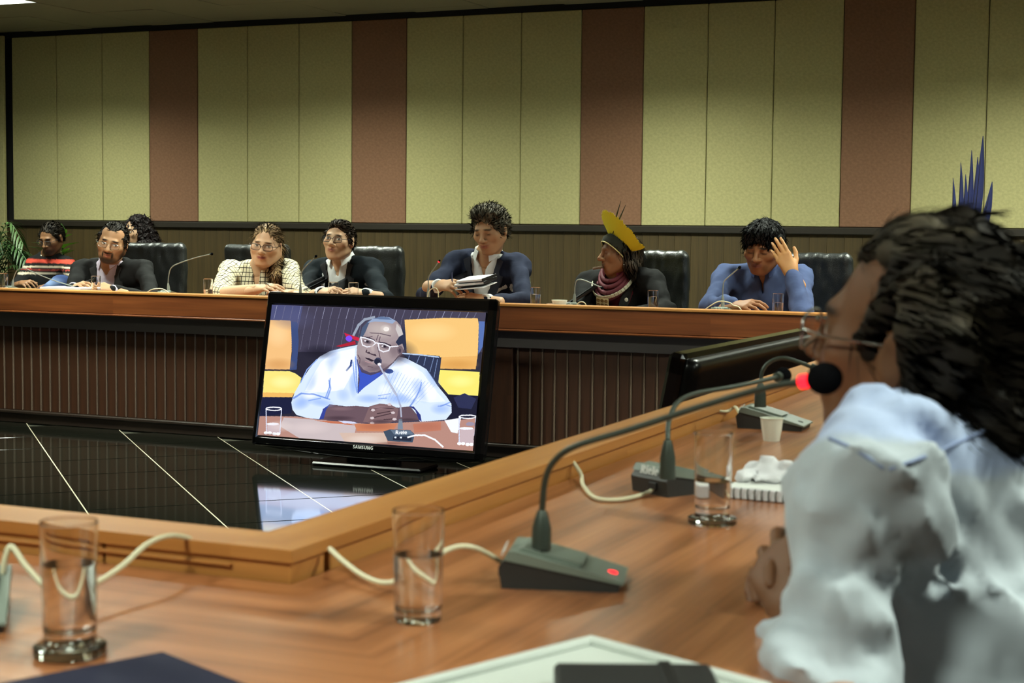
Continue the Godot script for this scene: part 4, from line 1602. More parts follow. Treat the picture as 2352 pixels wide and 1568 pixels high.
		[0,74,66,94,348,185,360,232,365,300,395,266,457,212,426,210],
		[0,58,84,190,342,171,358,214,367,257,366,306,386,285,447,224,407,240,371,231,356,203],
		[0,160,144,148,352,101,357,75,372,55,389,41,419,32,449,32,481,42,502,62,515,87,522,119,517,148,500,165,484,189,456,211,428,226,402,230,378,221,356,200,346,170,344,141,348,119],
		[-85,190,178,174,424,76,493,82,423,112],
		[-60,126,108,116,371,198,392,190,387,228],
		[-70,96,80,92,426,214,480,200,433,231],
		[-70,118,102,110,486,146,516,155,478,180],
		[-60,170,154,156,388,154,423,152,391,176],
		[-50,164,148,150,458,165,481,164,461,183],
		[-50,110,92,100,390,201,421,207,388,215],
		[0,74,88,116,352,103,356,71,375,48,386,41,377,63,371,83,363,102],
		[0,146,164,196,374,53,392,37,422,28,453,29,478,41,467,52,436,47,401,47],
		[0,96,116,152,392,37,422,28,449,30,465,38,435,38],
		[0,196,190,190,483,50,505,73,513,94,495,97,481,71],
		[0,40,46,72,499,59,518,83,526,126,522,145,511,121,497,129,486,118,497,97,511,89],
		[0,255,252,248,457,72,457,75,455,77,452,79,449,80,445,80,441,79,438,77,436,74,436,71,437,68,439,66,443,64,447,64,450,65,454,66,456,69],
		[-70,222,212,206,444,70,467,69,446,86],
		[0,112,96,106,517,145,517,150,515,155,512,158,509,160,504,160,500,158,497,154,495,148,494,143,495,138,497,133,501,131,505,130,509,131,513,135,515,139],
		[0,74,62,76,509,147,509,150,509,152,507,154,506,155,504,155,502,153,501,151,500,149,499,146,500,143,501,141,502,139,504,139,506,140,507,142,509,144],
		[-85,64,52,66,381,121,402,125,380,129],
		[-85,64,52,66,447,134,469,139,445,143],
		[0,236,232,240,377,117,377,118,376,119,375,120,373,120,372,120,370,120,369,119,368,118,368,117,369,116,370,115,371,115,373,115,374,115,376,116,377,116],
		[0,40,32,44,386,120,386,121,385,122,383,123,382,124,380,124,378,123,377,122,376,121,376,120,376,118,377,117,379,117,381,116,383,117,384,117,385,118],
		[0,236,232,240,444,133,443,134,443,135,441,136,440,136,438,136,437,136,435,135,435,134,435,133,435,132,436,132,438,131,439,131,441,131,442,132,443,132],
		[0,40,32,44,452,134,452,136,451,137,449,138,448,138,446,138,444,138,443,137,442,136,442,134,442,133,444,132,445,131,447,131,449,131,450,132,451,133],
		[42,52,42,56,361,104,382,105,406,114],
		[42,52,42,56,424,120,445,122,469,130],
		[28,92,76,88,414,113,419,95],
		[28,92,76,88,424,119,427,101],
		[28,92,76,88,421,138,429,159,435,177],
		[28,92,76,88,351,170,361,184,360,200],
		[28,92,76,88,387,88,426,89,465,96],
		[28,92,76,88,382,105,397,101],
		[42,232,232,242,354,105,371,107,402,115,412,124,401,136,381,139,364,133,354,105],
		[42,232,232,242,422,124,446,126,467,135,464,148,444,154,428,147,422,124],
		[42,232,232,242,412,123,422,124],
		[42,232,232,242,467,135,496,131],
		[-80,186,170,170,402,141,411,138,410,161],
		[38,78,62,74,382,151,380,157,390,161],
		[42,78,62,74,390,161,405,165,418,169],
		[0,62,48,60,395,159,394,160,394,161,393,161,391,161,390,161,389,161,388,160,387,160,387,159,387,158,388,157,389,157,391,156,392,157,393,157,394,158],
		[0,62,48,60,418,166,418,167,417,168,416,168,414,168,413,168,411,168,410,167,409,167,409,166,410,165,411,164,412,164,414,163,415,164,416,164,417,165],
		[0,46,34,48,377,178,394,179,415,187,405,191,390,185],
		[33,170,138,142,381,191,395,194,409,197],
		[28,100,82,92,393,208,411,211],
		[0,58,60,86,442,188,442,193,440,197,436,200,431,201,425,201,420,199,416,196,414,192,413,187,415,182,418,179,422,176,427,175,433,177,437,179,441,183],
		[0,36,38,58,437,190,437,193,435,196,432,199,428,200,424,200,420,198,417,196,415,192,414,189,415,185,418,182,421,180,425,180,430,181,433,183,436,186],
		[0,250,236,248,441,199,441,201,440,203,438,204,435,205,433,205,431,204,429,202,428,200,427,198,428,196,429,195,432,194,434,193,436,194,439,195,440,197],
		[56,176,182,204,437,205,460,241,478,265,501,297],
		[56,176,182,204,501,297,508,304],
	]
	var w := 800
	var h := 480
	var im := Image.create(w, h, false, Image.FORMAT_RGB8)
	var data := im.get_data()
	for r in rows:
		var pts := PackedVector2Array()
		for k in range(4, r.size(), 2):
			pts.append(Vector2(r[k], r[k + 1]))
		var c := [r[1], r[2], r[3]]
		if r[0] < 0:
			data = soft_spot(data, w, h, pts, c, -r[0] / 100.0)
		elif r[0] == 0:
			data = fill_poly(data, w, h, pts, c)
		else:
			var half: float = maxf(r[0] / 20.0, 0.6)
			for k in pts.size() - 1:
				var d := (pts[k + 1] - pts[k]).normalized() * half
				var n := Vector2(-d.y, d.x)
				data = fill_poly(data, w, h, PackedVector2Array([pts[k] - d + n, pts[k + 1] + d + n, pts[k + 1] + d - n, pts[k] - d - n]), c)
	im.set_data(w, h, false, Image.FORMAT_RGB8, data)
	im.resize(560, 336, Image.INTERPOLATE_LANCZOS)
	im.resize(1200, 720, Image.INTERPOLATE_CUBIC)
	return ImageTexture.create_from_image(im)

func lettering(text: String, height: float, m: Material, parent: Node3D, at: Vector3, b := Basis.IDENTITY, called := "lettering", serif := false) -> MeshInstance3D:
	var t := TextMesh.new()
	t.text = text
	var f := SystemFont.new()
	f.font_names = PackedStringArray(["Droid Serif" if serif else "Droid Sans"])
	f.font_weight = 700
	t.font = f
	t.font_size = 32
	t.pixel_size = height / 24.0
	t.depth = 0.0006
	t.curve_step = 1.0
	var o := MeshInstance3D.new()
	o.name = called
	o.mesh = t
	o.material_override = m
	parent.add_child(o, true)
	o.transform = Transform3D(b, at)
	return o

func television(label: String, at: Vector3, turn: float, tilt: float, roll: float, picture: Texture2D) -> Node3D:
	var t := thing("television", label, "television", Vector3(at.x, 0, at.z), turn, "flat televisions on the floor inside the desks")
	var w := 1.32
	var h := 0.81
	var tip := Basis(Vector3.RIGHT, -tilt) * Basis(Vector3.BACK, roll)
	var body := func(o: MeshInstance3D) -> MeshInstance3D:
		o.transform = Transform3D(tip, Vector3(0, at.y, 0)) * o.transform
		return o
	var l := 0.035
	var r := 0.055
	var tp := 0.070
	var bt := 0.052
	# bezel: four rounded bars
	var g := Geo.new()
	g.box(Vector3(0, h - tp / 2, 0), Vector3(w, tp, 0.05), 0.012)
	g.box(Vector3(-w / 2 + l / 2, h / 2, 0), Vector3(l, h, 0.05), 0.010)
	g.box(Vector3(w / 2 - r / 2, h / 2, 0), Vector3(r, h, 0.05), 0.012)
	g.box(Vector3(0, bt / 2, 0), Vector3(w, bt, 0.05), 0.012)
	body.call(part("bezel", g, M.black_gloss, t))
	# chin that bows down in the middle
	var ch := Geo.new()
	var rows := []
	for k in 7:
		var a := PI * k / 6.0
		var row := []
		for j in 25:
			var u := j / 24.0 * 2.0 - 1.0
			row.append(Vector3(u * w * 0.48, 0.004 - 0.03 * (1.0 - u * u) * sin(a) - 0.004 * sin(a), 0.024 * cos(a)))
		rows.append(row)
	ch.sheet(rows)
	body.call(part("chin", ch, M.black_gloss, t))
	# back shell, bulging
	var f := Field.new()
	f.block(Vector3(0, h / 2, -0.04), Vector3(w / 2 - 0.03, h / 2 - 0.03, 0.006), 0.022, 0.02)
	f.block(Vector3(0, h * 0.45, -0.075), Vector3(w / 2 - 0.14, h / 2 - 0.18, 0.012), 0.045, 0.06)
	var bs := Geo.new()
	f.mesh(bs, Vector3(-w / 2 - 0.03, -0.03, -0.16), Vector3(w / 2 + 0.03, h + 0.03, 0.0), 0.017)
	body.call(part("back_shell", bs, M.black_satin, t))
	var s := Geo.new()
	var x0 := -w / 2 + l
	var x1 := w / 2 - r
	s.face([Vector3(x0, bt, 0.0225), Vector3(x1, bt, 0.0225), Vector3(x1, h - tp, 0.0225), Vector3(x0, h - tp, 0.0225)], [Vector2(0, 1), Vector2(1, 1), Vector2(1, 0), Vector2(0, 0)])
	var m := plain(c8(6, 6, 8), 0.25)
	m.emission_enabled = true
	m.emission_operator = BaseMaterial3D.EMISSION_OP_MULTIPLY
	m.emission = Color(1, 1, 1)
	m.emission_texture = picture
	m.emission_energy_multiplier = 1.15
	body.call(part("screen", s, m, t, "lit screen showing a man in a pale shirt speaking at a desk"))
	body.call(lettering("SAMSUNG", 0.018, M.white, t, Vector3(0.0, bt * 0.55, 0.0255)))
	var lg := AreaLight3D.new()
	lg.name = "screen_light"
	lg.area_size = Vector2(x1 - x0, h - tp - bt)
	lg.light_color = Color(0.74, 0.84, 1.0)
	lg.light_energy = 0.42
	lg.shadow_enabled = true
	lg.transform = Transform3D(tip, Vector3(0, at.y, 0)) * Transform3D(Basis(Vector3.UP, PI), Vector3((x0 + x1) / 2, h / 2, 0.026))
	t.add_child(lg)
	# foot
	var ft := Geo.new()
	ft.box(Vector3(0.02, 0.010, -0.07), Vector3(0.62, 0.020, 0.22), 0.008)
	ft.box(Vector3(0.02, 0.05, -0.06), Vector3(0.30, 0.08, 0.05), 0.012)
	part("stand", ft, M.black_satin, t)
	return t

func televisions():
	var pic := screen_picture()
	television("black television facing the near desk, its screen showing a man speaking", Vector3(-3.91, 0.075, -7.06), 0.016, 0.203, -0.0045, pic)
	television("black television seen from behind, standing beside the side desk", Vector3(-1.52, 0.075, -4.99), -PI / 2 - 0.033, 0.19, 0.0, pic)

# ------------------------------------------------------------------ chairs
func chair_meshes() -> Array:
	var n := FastNoiseLite.new()
	n.seed = 5
	n.frequency = 7.0
	n.fractal_octaves = 2
	var f := Field.new()
	f.block(Vector3(0, 0.80, -0.02), Vector3(0.205, 0.255, 0.012), 0.035, 0.03)
	f.cap(Vector3(-0.20, 1.065, -0.015), Vector3(0.20, 1.065, -0.015), 0.030, 0.030, 0.03)
	for s in [-1, 1]:
		f.cap(Vector3(0.222 * s, 0.60, -0.005), Vector3(0.222 * s, 1.06, -0.01), 0.030, 0.028, 0.02)
	f.noises.append([n, Basis.from_scale(Vector3(2.4, 0.7, 1)), 0.010])
	var back := Geo.new()
	f.mesh(back, Vector3(-0.29, 0.48, -0.12), Vector3(0.29, 1.13, 0.08), 0.013)
	var f2 := Field.new()
	f2.block(Vector3(0, 0.455, 0.24), Vector3(0.21, 0.02, 0.20), 0.045, 0.03)
	f2.noises.append([n, Basis.from_scale(Vector3(1.2, 1, 1)), 0.008])
	var seat := Geo.new()
	f2.mesh(seat, Vector3(-0.3, 0.36, -0.04), Vector3(0.3, 0.56, 0.53), 0.02)
	return [back, seat]

func chairs():
	var ms := chair_meshes()
	var c := thing("office_chair", "", "chair", Vector3.ZERO, 0, "black leather chairs at the far desk")
	part("backrest", ms[0], M.leather, c)
	part("seat", ms[1], M.leather, c)
	for s in [-1, 1]:
		var a := Geo.new()
		a.tube(curve([Vector3(0.27 * s, 0.46, 0.10), Vector3(0.30 * s, 0.56, 0.06), Vector3(0.30 * s, 0.655, 0.10), Vector3(0.30 * s, 0.665, 0.30), Vector3(0.28 * s, 0.60, 0.38), Vector3(0.27 * s, 0.47, 0.36)], 5), 0.017, 8)
		part("armrest", a, M.black_matte, c)
	var p := Geo.new()
	p.lathe([[0.001, 0.06], [0.05, 0.06], [0.05, 0.10], [0.026, 0.12], [0.026, 0.40], [0.07, 0.41], [0.001, 0.42]], 14, Vector3(0, 0, 0.22))
	part("pedestal", p, M.black_matte, c)
	for k in 5:
		var a := TAU * k / 5 + 0.3
		var d := Vector3(cos(a), 0, sin(a))
		var l := Geo.new()
		l.tube([Vector3(0, 0.09, 0.22) + d * 0.04, Vector3(0, 0.066, 0.22) + d * 0.28], [0.022, 0.014], 8)
		var lg := part("foot_arm", l, M.black_matte, c)
		var w := Geo.new()
		w.lathe([[0.001, -0.012], [0.026, -0.012], [0.028, 0.0], [0.026, 0.012], [0.001, 0.012]], 12, Vector3(0, 0.028, 0.22) + d * 0.28, Basis(Vector3(0, 1, 0).cross(d), d, Vector3.UP))
		part("caster", w, M.black_matte, lg)
	var spots := [[352, "black leather chair behind the bearded man in a dark suit", 0.08], [590, "black leather chair behind the woman in the checked blouse", 0.0], [848, "black leather chair behind the man with glasses in a dark suit", -0.05],
		[1492, "black leather chair behind the man with the yellow feather headdress", -0.12], [1858, "black leather chair behind the man in the blue shirt", 0.0], [2418, "black leather chair at the right edge, behind the blue feathers", 0.05]]
	for k in spots.size():
		var q := px(spots[k][0], 620, -8.95)
		var at := Vector3(q.x, 0, -8.95)
		if k == 0:
			c.position = at
			c.rotation.y = spots[k][2]
			c.set_meta("label", spots[k][1])
		else:
			copy(c, spots[k][1], at, spots[k][2])
	# one chair with a round metal back
	var q := px(1128, 620, -8.9)
	var r := thing("round_back_chair", "chair with a rounded metal back frame behind the man holding notebooks", "chair", Vector3(q.x, 0, -8.9), 0.0)
	var fr := Geo.new()
	fr.tube(curve([Vector3(-0.235, 0.44, 0.0), Vector3(-0.245, 0.80, -0.04), Vector3(-0.20, 0.985, -0.05), Vector3(-0.08, 1.03, -0.055), Vector3(0.08, 1.03, -0.055), Vector3(0.20, 0.985, -0.05), Vector3(0.245, 0.80, -0.04), Vector3(0.235, 0.44, 0.0)], 6), 0.013, 10)
	part("back_frame", fr, M.chrome, r)
	var bk := Geo.new()
	bk.box(Vector3(0, 0.76, -0.035), Vector3(0.44, 0.36, 0.035), 0.014)
	part("backrest", bk, M.leather, r)
	part("seat", ms[1], M.leather, r)
	for s in [-1, 1]:
		for z in [0.03, 0.42]:
			var l := Geo.new()
			l.tube([Vector3(0.22 * s, 0.45, z), Vector3(0.235 * s, 0.0, z + (0.03 if z > 0.2 else -0.03))], 0.012, 8)
			part("leg", l, M.chrome, r)

# ------------------------------------------------------------------ people
func folds(seed_: int, freq := 6.0) -> FastNoiseLite:
	var n := FastNoiseLite.new()
	n.seed = seed_
	n.frequency = freq
	n.fractal_octaves = 2
	n.noise_type = FastNoiseLite.TYPE_SIMPLEX_SMOOTH
	return n

func ridges(seed_: int, freq := 3.0) -> FastNoiseLite:     # sharp creases
	var n := folds(seed_, freq)
	n.fractal_type = FastNoiseLite.FRACTAL_RIDGED
	n.fractal_octaves = 2
	return n

func frame_of(z: Vector3, up: Vector3) -> Basis:
	z = z.normalized()
	var x := up.cross(z).normalized()
	return Basis(x, z.cross(x), z)

# the head, in its own axes: origin between the ears at eye level, z forward, y up, x to the person's left
func head_field(o: Dictionary) -> Field:
	var f := Field.new()
	var sk: Color = o.skin
	f.base = sk
	var jw: float = o.get("jaw", 1.0)
	var fat: float = o.get("fat", 0.0)
	var ns: float = o.get("nose", 1.0)
	f.ball(Vector3(0, 0.030, -0.015), Vector3(0.074, 0.088, 0.094), 0.02)
	f.ball(Vector3(0, -0.030, 0.022), Vector3(0.064 + fat * 0.4, 0.085, 0.066), 0.03)
	for s in [-1, 1]:
		f.cap(Vector3(0.048 * s * jw, -0.052, -0.008), Vector3(0.020 * s * jw, -0.102, 0.058), 0.021 + fat, 0.018 + fat * 0.5, 0.03)
		f.ball(Vector3(0.042 * s, -0.022, 0.054), Vector3(0.024 + fat * 0.6, 0.022, 0.022 + fat * 0.3), 0.026)
	f.ball(Vector3(0, -0.103, 0.066), Vector3(0.021 * jw, 0.017, 0.018), 0.02)
	f.cap(Vector3(-0.030, 0.021, 0.0795), Vector3(0.030, 0.021, 0.0795), 0.010, 0.010, 0.02)
	for s in [-1, 1]:
		f.ball(Vector3(0.032 * s, 0.002, 0.103), Vector3(0.021, 0.0125, 0.021), 0.014, Basis.IDENTITY, 1)
	f.cap(Vector3(0, 0.014, 0.084), Vector3(0, -0.029, 0.106 + 0.004 * ns), 0.0070 * ns, 0.0105 * ns, 0.012)
	f.ball(Vector3(0, -0.033, 0.106 + 0.003 * ns), Vector3(0.0125, 0.0095, 0.011) * ns, 0.01)
	for s in [-1, 1]:
		f.ball(Vector3(0.0135 * s * ns, -0.036, 0.096), Vector3(0.0085, 0.0075, 0.0105) * ns, 0.007)
		f.ball(Vector3(0.032 * s, 0.001, 0.0745), Vector3(0.0135, 0.0125, 0.0125), 0.004)
	f.ball(Vector3(0, -0.066, 0.078), Vector3(0.030, 0.022, 0.018), 0.02)
	var open: float = o.get("mouth", 0.0)
	for s in [-1, 1]:
		f.cap(Vector3(0, -0.0595, 0.0975), Vector3(0.022 * s, -0.0635, 0.085), 0.0050, 0.0028, 0.006)
		f.cap(Vector3(0, -0.0705 - open, 0.0955), Vector3(0.019 * s, -0.0675 - open * 0.5, 0.085), 0.0062, 0.0030, 0.006)
	f.cap(Vector3(-0.021, -0.0653, 0.1015), Vector3(0.021, -0.0653, 0.1015), 0.0024, 0.0024, 0.004, 1)
	for s in [-1, 1]:
		var eb := Basis(Vector3.UP, 0.35 * s) * Basis(Vector3.RIGHT, -0.12)
		f.ball(Vector3(0.0775 * s, -0.006, -0.010), Vector3(0.0085, 0.033, 0.019), 0.008, eb)
		f.ball(Vector3(0.0885 * s, -0.002, -0.004), Vector3(0.006, 0.019, 0.010), 0.006, eb, 1)
	# flat colours of the face
	var dark: Color = o.get("brow", lin(40, 30, 24))
	var lip: Color = o.get("lip", sk.lerp(lin(130, 70, 60), 0.45))
	var gz: Vector2 = o.get("gaze", Vector2.ZERO)
	f.paint(Vector3(0, -0.06, 0.094), Vector3(0.026, 0.0042, 0.02), lip, 0.4)
	f.paint(Vector3(0, -0.0705 - open, 0.094), Vector3(0.023, 0.0052, 0.02), lip, 0.4)
	f.paint(Vector3(0, -0.0652 - open * 0.5, 0.098), Vector3(0.024, 0.0022 + open, 0.02), lip.darkened(0.6), 0.5)
	for s in [-1, 1]:
		f.paint(Vector3(0.032 * s, 0.0, 0.085), Vector3(0.020, 0.013, 0.02), sk.darkened(0.22), 0.6)
		f.paint(Vector3(0.031 * s, 0.0235, 0.083), Vector3(0.021, 0.0058, 0.020), dark, 0.4, Basis(Vector3.BACK, -0.14 * s))
		if o.get("eyes", true):
			f.paint(Vector3(0.032 * s, 0.0015, 0.086), Vector3(0.0128, 0.0052, 0.012), lin(196, 186, 174), 0.3)
			f.paint(Vector3((0.032 * s) + gz.x, 0.0015 + gz.y, 0.0875), Vector3(0.0056, 0.0056, 0.01), lin(30, 22, 16), 0.3)
			f.paint(Vector3(0.032 * s, 0.0068, 0.0865), Vector3(0.0145, 0.0026, 0.014), dark.darkened(0.4), 0.4)
		else:
			f.paint(Vector3(0.032 * s, -0.0035, 0.0865), Vector3(0.0145, 0.0026, 0.014), dark.darkened(0.4), 0.5)
	for q in o.get("paint", []):
		f.paint(q[0], q[1], q[2], q[3])
		if q[0].x != 0.0:
			f.paint(Vector3(-q[0].x, q[0].y, q[0].z), q[1], q[2], q[3])
	return f

# a hand in its own axes: wrist at the origin, fingers along z, back of the hand up y; left = 1 for a left hand
func hand_field(left: int, curl: Array, thumb := 0.5, spread := 1.0) -> Field:
	var f := Field.new()
	f.cap(Vector3(-0.011, 0, -0.075), Vector3(-0.012, 0, 0.012), 0.022, 0.0185, 0.02)
	f.cap(Vector3(0.011, 0, -0.075), Vector3(0.012, 0, 0.012), 0.022, 0.0185, 0.02)
	var kx := [-0.031, -0.0105, 0.0105, 0.029]
	var kz := [0.086, 0.091, 0.087, 0.077]
	var ln := [[0.043, 0.026, 0.021], [0.048, 0.030, 0.022], [0.044, 0.028, 0.021], [0.034, 0.021, 0.018]]
	var rr := [0.0092, 0.0094, 0.0090, 0.0080]
	for i in 4:
		var kn := Vector3(kx[i] * left, 0.002, kz[i])
		f.cap(Vector3(kx[i] * 0.55 * left, 0, 0.012), kn, 0.0155, 0.0112, 0.016)
		var p := kn
		var a := 0.0
		var side: float = kx[i] * left * 4.5 * spread
		for j in 3:
			a += curl[i] * [0.75, 1.0, 0.7][j]
			var d := Vector3(sin(side) * cos(a), -sin(a), cos(a) * cos(side))
			var q: Vector3 = p + d * ln[i][j]
			f.cap(p, q, rr[i] * [1.0, 0.95, 0.88][j], rr[i] * [0.95, 0.88, 0.76][j], 0.003 if j else 0.006)
			p = q
	var t0 := Vector3(-0.024 * left, -0.006, 0.022)
	var out := lerpf(0.35, 1.0, thumb)
	var d1 := Vector3(-0.75 * out * left, -0.35, 0.75).normalized()
	var t1 := t0 + d1 * 0.042
	var d2 := Vector3(-0.45 * out * left, -0.25, 0.9).normalized()
	var t2 := t1 + d2 * 0.034
	var t3 := t2 + Vector3(-0.2 * out * left, -0.2, 0.95).normalized() * 0.026
	f.cap(t0, t1, 0.0165, 0.0125, 0.014)
	f.cap(t1, t2, 0.0115, 0.0105, 0.004)
	f.cap(t2, t3, 0.0105, 0.0080, 0.004)
	return f

func put_hand(g: Geo, base: Vector3, skin: Color, wrist: Vector3, fwd: Vector3, back: Vector3, left: int, curl: Array, thumb := 0.5, size := 1.0, cell := 0.0052, spread := 1.0):
	var f := hand_field(left, curl, thumb, spread)
	f.base = skin
	var b := frame_of(fwd, back)
	g.jobs.append([f, Vector3(-0.11, -0.13, -0.10), Vector3(0.11, 0.06, 0.22), cell, Transform3D(b.scaled(Vector3.ONE * size), wrist - base)])

func torso(J: Dictionary, wide := 1.0, belly := 0.0, arm := 1.0, pad := 0.0) -> Field:
	var f := Field.new()
	var x: Vector3 = (J.SL - J.SR).normalized()
	var y: Vector3 = (J.N - J.H)
	y = (y - x * y.dot(x)).normalized()
	var b := Basis(x, y, x.cross(y))
	J.B = b
	var hip: Vector3 = J.H
	var nk: Vector3 = J.N
	f.ball(hip.lerp(nk, 0.64), Vector3(0.172, 0.20, 0.118) * wide, 0.05, b)
	f.ball(hip.lerp(nk, 0.30) + b.z * belly * 0.5, Vector3(0.162 + belly * 0.5, 0.19, 0.122 + belly) * wide, 0.06, b)
	f.ball(hip, Vector3(0.175, 0.10, 0.135) * wide, 0.05, b)
	var sl: Vector3 = J.SL
	var sr: Vector3 = J.SR
	for s in [sl, sr]:
		f.cap(nk + b.y * -0.012, s + b.y * 0.005, 0.050 + pad * 0.3, 0.052 + pad, 0.05)
		f.cap(nk - b.y * 0.09 - b.z * 0.005, s - b.y * 0.05, 0.085, 0.062, 0.05)
	f.cap(sl, J.EL, (0.058 + pad * 0.3) * arm, 0.050 * arm, 0.035)
	f.cap(sr, J.ER, (0.058 + pad * 0.3) * arm, 0.050 * arm, 0.035)
	f.cap(J.EL, J.WL, 0.052 * arm, 0.040 * arm, 0.02)
	f.cap(J.ER, J.WR, 0.052 * arm, 0.040 * arm, 0.02)
	return f

func bounds(f: Field, more := 0.05) -> Array:
	var lo := Vector3(1e9, 1e9, 1e9)
	var hi := -lo
	for i in f.kind.size():
		if f.op[i]:
			continue
		var r := maxf(f.ra[i], f.rb[i])
		if f.kind[i] == 0:
			for p in [f.a[i], f.b[i]]:
				lo = lo.min(p - Vector3.ONE * r)
				hi = hi.max(p + Vector3.ONE * r)
		else:
			var m := f.b[i].length() if f.kind[i] == 3 else maxf(f.b[i].x, maxf(f.b[i].y, f.b[i].z))
			lo = lo.min(f.a[i] - Vector3.ONE * (m + r))
			hi = hi.max(f.a[i] + Vector3.ONE * (m + r))
	return [lo - Vector3.ONE * more, hi + Vector3.ONE * more]

func net(f: Field, cell: float, xf := Transform3D.IDENTITY, g: Geo = null) -> Geo:
	if g == null:
		g = Geo.new()
	var b := bounds(f)
	g.jobs.append([f, b[0], b[1], cell, xf])
	return g

# a shirt collar: a band round the neck folded outwards, open in front
func collar(parent: Node3D, J: Dictionary, m: Material, neck: float, opening: float, drop: float, stand := 0.035, called := "collar", lift := 0.0):
	var b: Basis = J.B
	var c: Vector3 = J.N + b.y * (0.012 + lift)
	var g := Geo.new()
	var top := []
	var out := []
	var low := []
	var inn := []
	for k in 33:
		var a := lerpf(opening, TAU - opening, k / 32.0)
		var d := b.x * sin(a) + b.z * cos(a)
		var front := pow(maxf(0.0, cos(a)), 1.5)
		var e := d * neck
		var dn := drop * (0.55 + 0.75 * front)
		inn.append(c + e * 0.98 - b.y * (0.02 + 0.03 * front))
		top.append(c + e * 1.0 + b.y * (stand * (1.0 - 0.55 * front)) + b.z * 0.006)
		out.append(c + e * 1.10 + b.y * (stand * (0.9 - 0.55 * front)) + b.z * 0.006)
		low.append(c + e * (1.22 + 0.30 * front) + b.y * (stand * (0.9 - 0.55 * front) - dn))
	g.sheet([low, out, top, inn], 0.003)
	return part(called, g, m, parent)

# a piece of cloth laid on a form: outline in the plane of b.x and b.y about the point at, pressed on along -b.z
func patch(f: Field, outline: PackedVector2Array, at: Vector3, b: Basis, lift := 0.006, step := 0.012) -> Geo:
	var g := Geo.new()
	var lo := outline[0]
	var hi := outline[0]
	for p in outline:
		lo = lo.min(p)
		hi = hi.max(p)
	var ids := {}
	var s0 := 0
	var nx := int(ceil((hi.x - lo.x) / step)) + 1
	var ny := int(ceil((hi.y - lo.y) / step)) + 1
	for j in ny:
		for i in nx:
			var q := lo + Vector2(i, j) * step
			var inside := Geometry2D.is_point_in_polygon(q, outline)
			if not inside:
				var best := 1e9
				var bp := q
				for k in outline.size():
					var c := Geometry2D.get_closest_point_to_segment(q, outline[k], outline[(k + 1) % outline.size()])
					if c.distance_to(q) < best:
						best = c.distance_to(q)
						bp = c
				if best > step * 0.75:
					continue
				q = bp
			var from := at + b.x * q.x + b.y * q.y + b.z * 0.4
			var p := f.hit(from, -b.z, 0.8)
			ids[Vector2i(i, j)] = g.vert(p + f.normal(p) * lift)
	for j in ny - 1:
		for i in nx - 1:
			var k := [ids.get(Vector2i(i, j), -1), ids.get(Vector2i(i + 1, j), -1), ids.get(Vector2i(i + 1, j + 1), -1), ids.get(Vector2i(i, j + 1), -1)]
			var h := k.filter(func(v): return v >= 0)
			if h.size() == 4:
				g.quad(h[0], h[1], h[2], h[3])
			elif h.size() == 3:
				g.tri(h[0], h[1], h[2])
	g.smooth(0, 0)
	# the underside, so that the cloth has thickness
	var n := g.v.size()
	var ni := g.ix.size()
	for k in n:
		g.vert(g.v[k] - g.n[k] * (lift + 0.004), -g.n[k])
	for k in range(0, ni, 3):
		g.ix.append(n + g.ix[k])
		g.ix.append(n + g.ix[k + 2])
		g.ix.append(n + g.ix[k + 1])
	return g

func eyeglasses(parent: Node3D, xf: Transform3D, m: Material, w := 0.026, h := 0.018, r := 0.0016, drop := 0.0):
	var e := Geo.new()
	var l := Geo.new()
	for s in [-1, 1]:
		var ring := []
		var flat := PackedVector2Array()
		for k in 25:
			var a := TAU * k / 24
			var q := Vector2(signf(cos(a)) * pow(absf(cos(a)), 0.6) * w, signf(sin(a)) * pow(absf(sin(a)), 0.6) * h)
			ring.append(xf * Vector3(0.033 * s + q.x, -0.003 + drop + q.y, 0.108 - absf(q.x * s + 0.01) * 0.25))
			if k < 24:
				flat.append(q)
		e.tube(ring, r, 6, false)
		l.plate(flat, 0.001, xf * Vector3(0.033 * s, -0.003 + drop, 0.105), xf.basis.orthonormalized() * Basis(Vector3.UP, 0.2 * s))
		e.tube([xf * Vector3(0.059 * s, 0.003 + drop, 0.100), xf * Vector3(0.078 * s, 0.004 + drop, 0.07), xf * Vector3(0.081 * s, 0.008, 0.0), xf * Vector3(0.080 * s, -0.004, -0.018)], r, 6)
	e.tube(curve([xf * Vector3(-0.008, 0.0 + drop, 0.107), xf * Vector3(0, 0.003 + drop, 0.112), xf * Vector3(0.008, 0.0 + drop, 0.107)], 4), r, 6)
	var o := part("eyeglasses", e, m, parent)
	part("lens", l, M.lens, o)

func streaked(f: Field, seed_: int, base: Color, light: Color, count: int, spread: Vector3, at := Vector3(0, 0.05, 0)):
	f.base = base
	var r := RandomNumberGenerator.new()
	r.seed = seed_
	for k in count:
		var d := Vector3(r.randf_range(-1, 1), r.randf_range(-0.4, 1), r.randf_range(-1, 1)).normalized()
		f.paint(at + d * Vector3(0.085, 0.09, 0.1), spread * r.randf_range(0.6, 1.4), base.lerp(light, r.randf_range(0.3, 1.0)), 0.8, Basis(Vector3.RIGHT, r.randf_range(-0.6, 0.6)) * Basis(Vector3.BACK, r.randf_range(-0.6, 0.6)))

func hair_part(parent: Node3D, f: Field, xf: Transform3D, cell: float, called := "hair") -> MeshInstance3D:
	return part(called, locks(net(f, cell, xf), xf), M.hair, parent)

func locks(g: Geo, xf: Transform3D, count := 1500, length := 0.035, crown := Vector3(0, 0.12, -0.04), comb := Vector3(0, -0.1, 0), width := 0.0016, lift := 0.006) -> Geo:
	g.jobs.append(["strands", count, length, crown, comb, xf, width, lift])
	return g

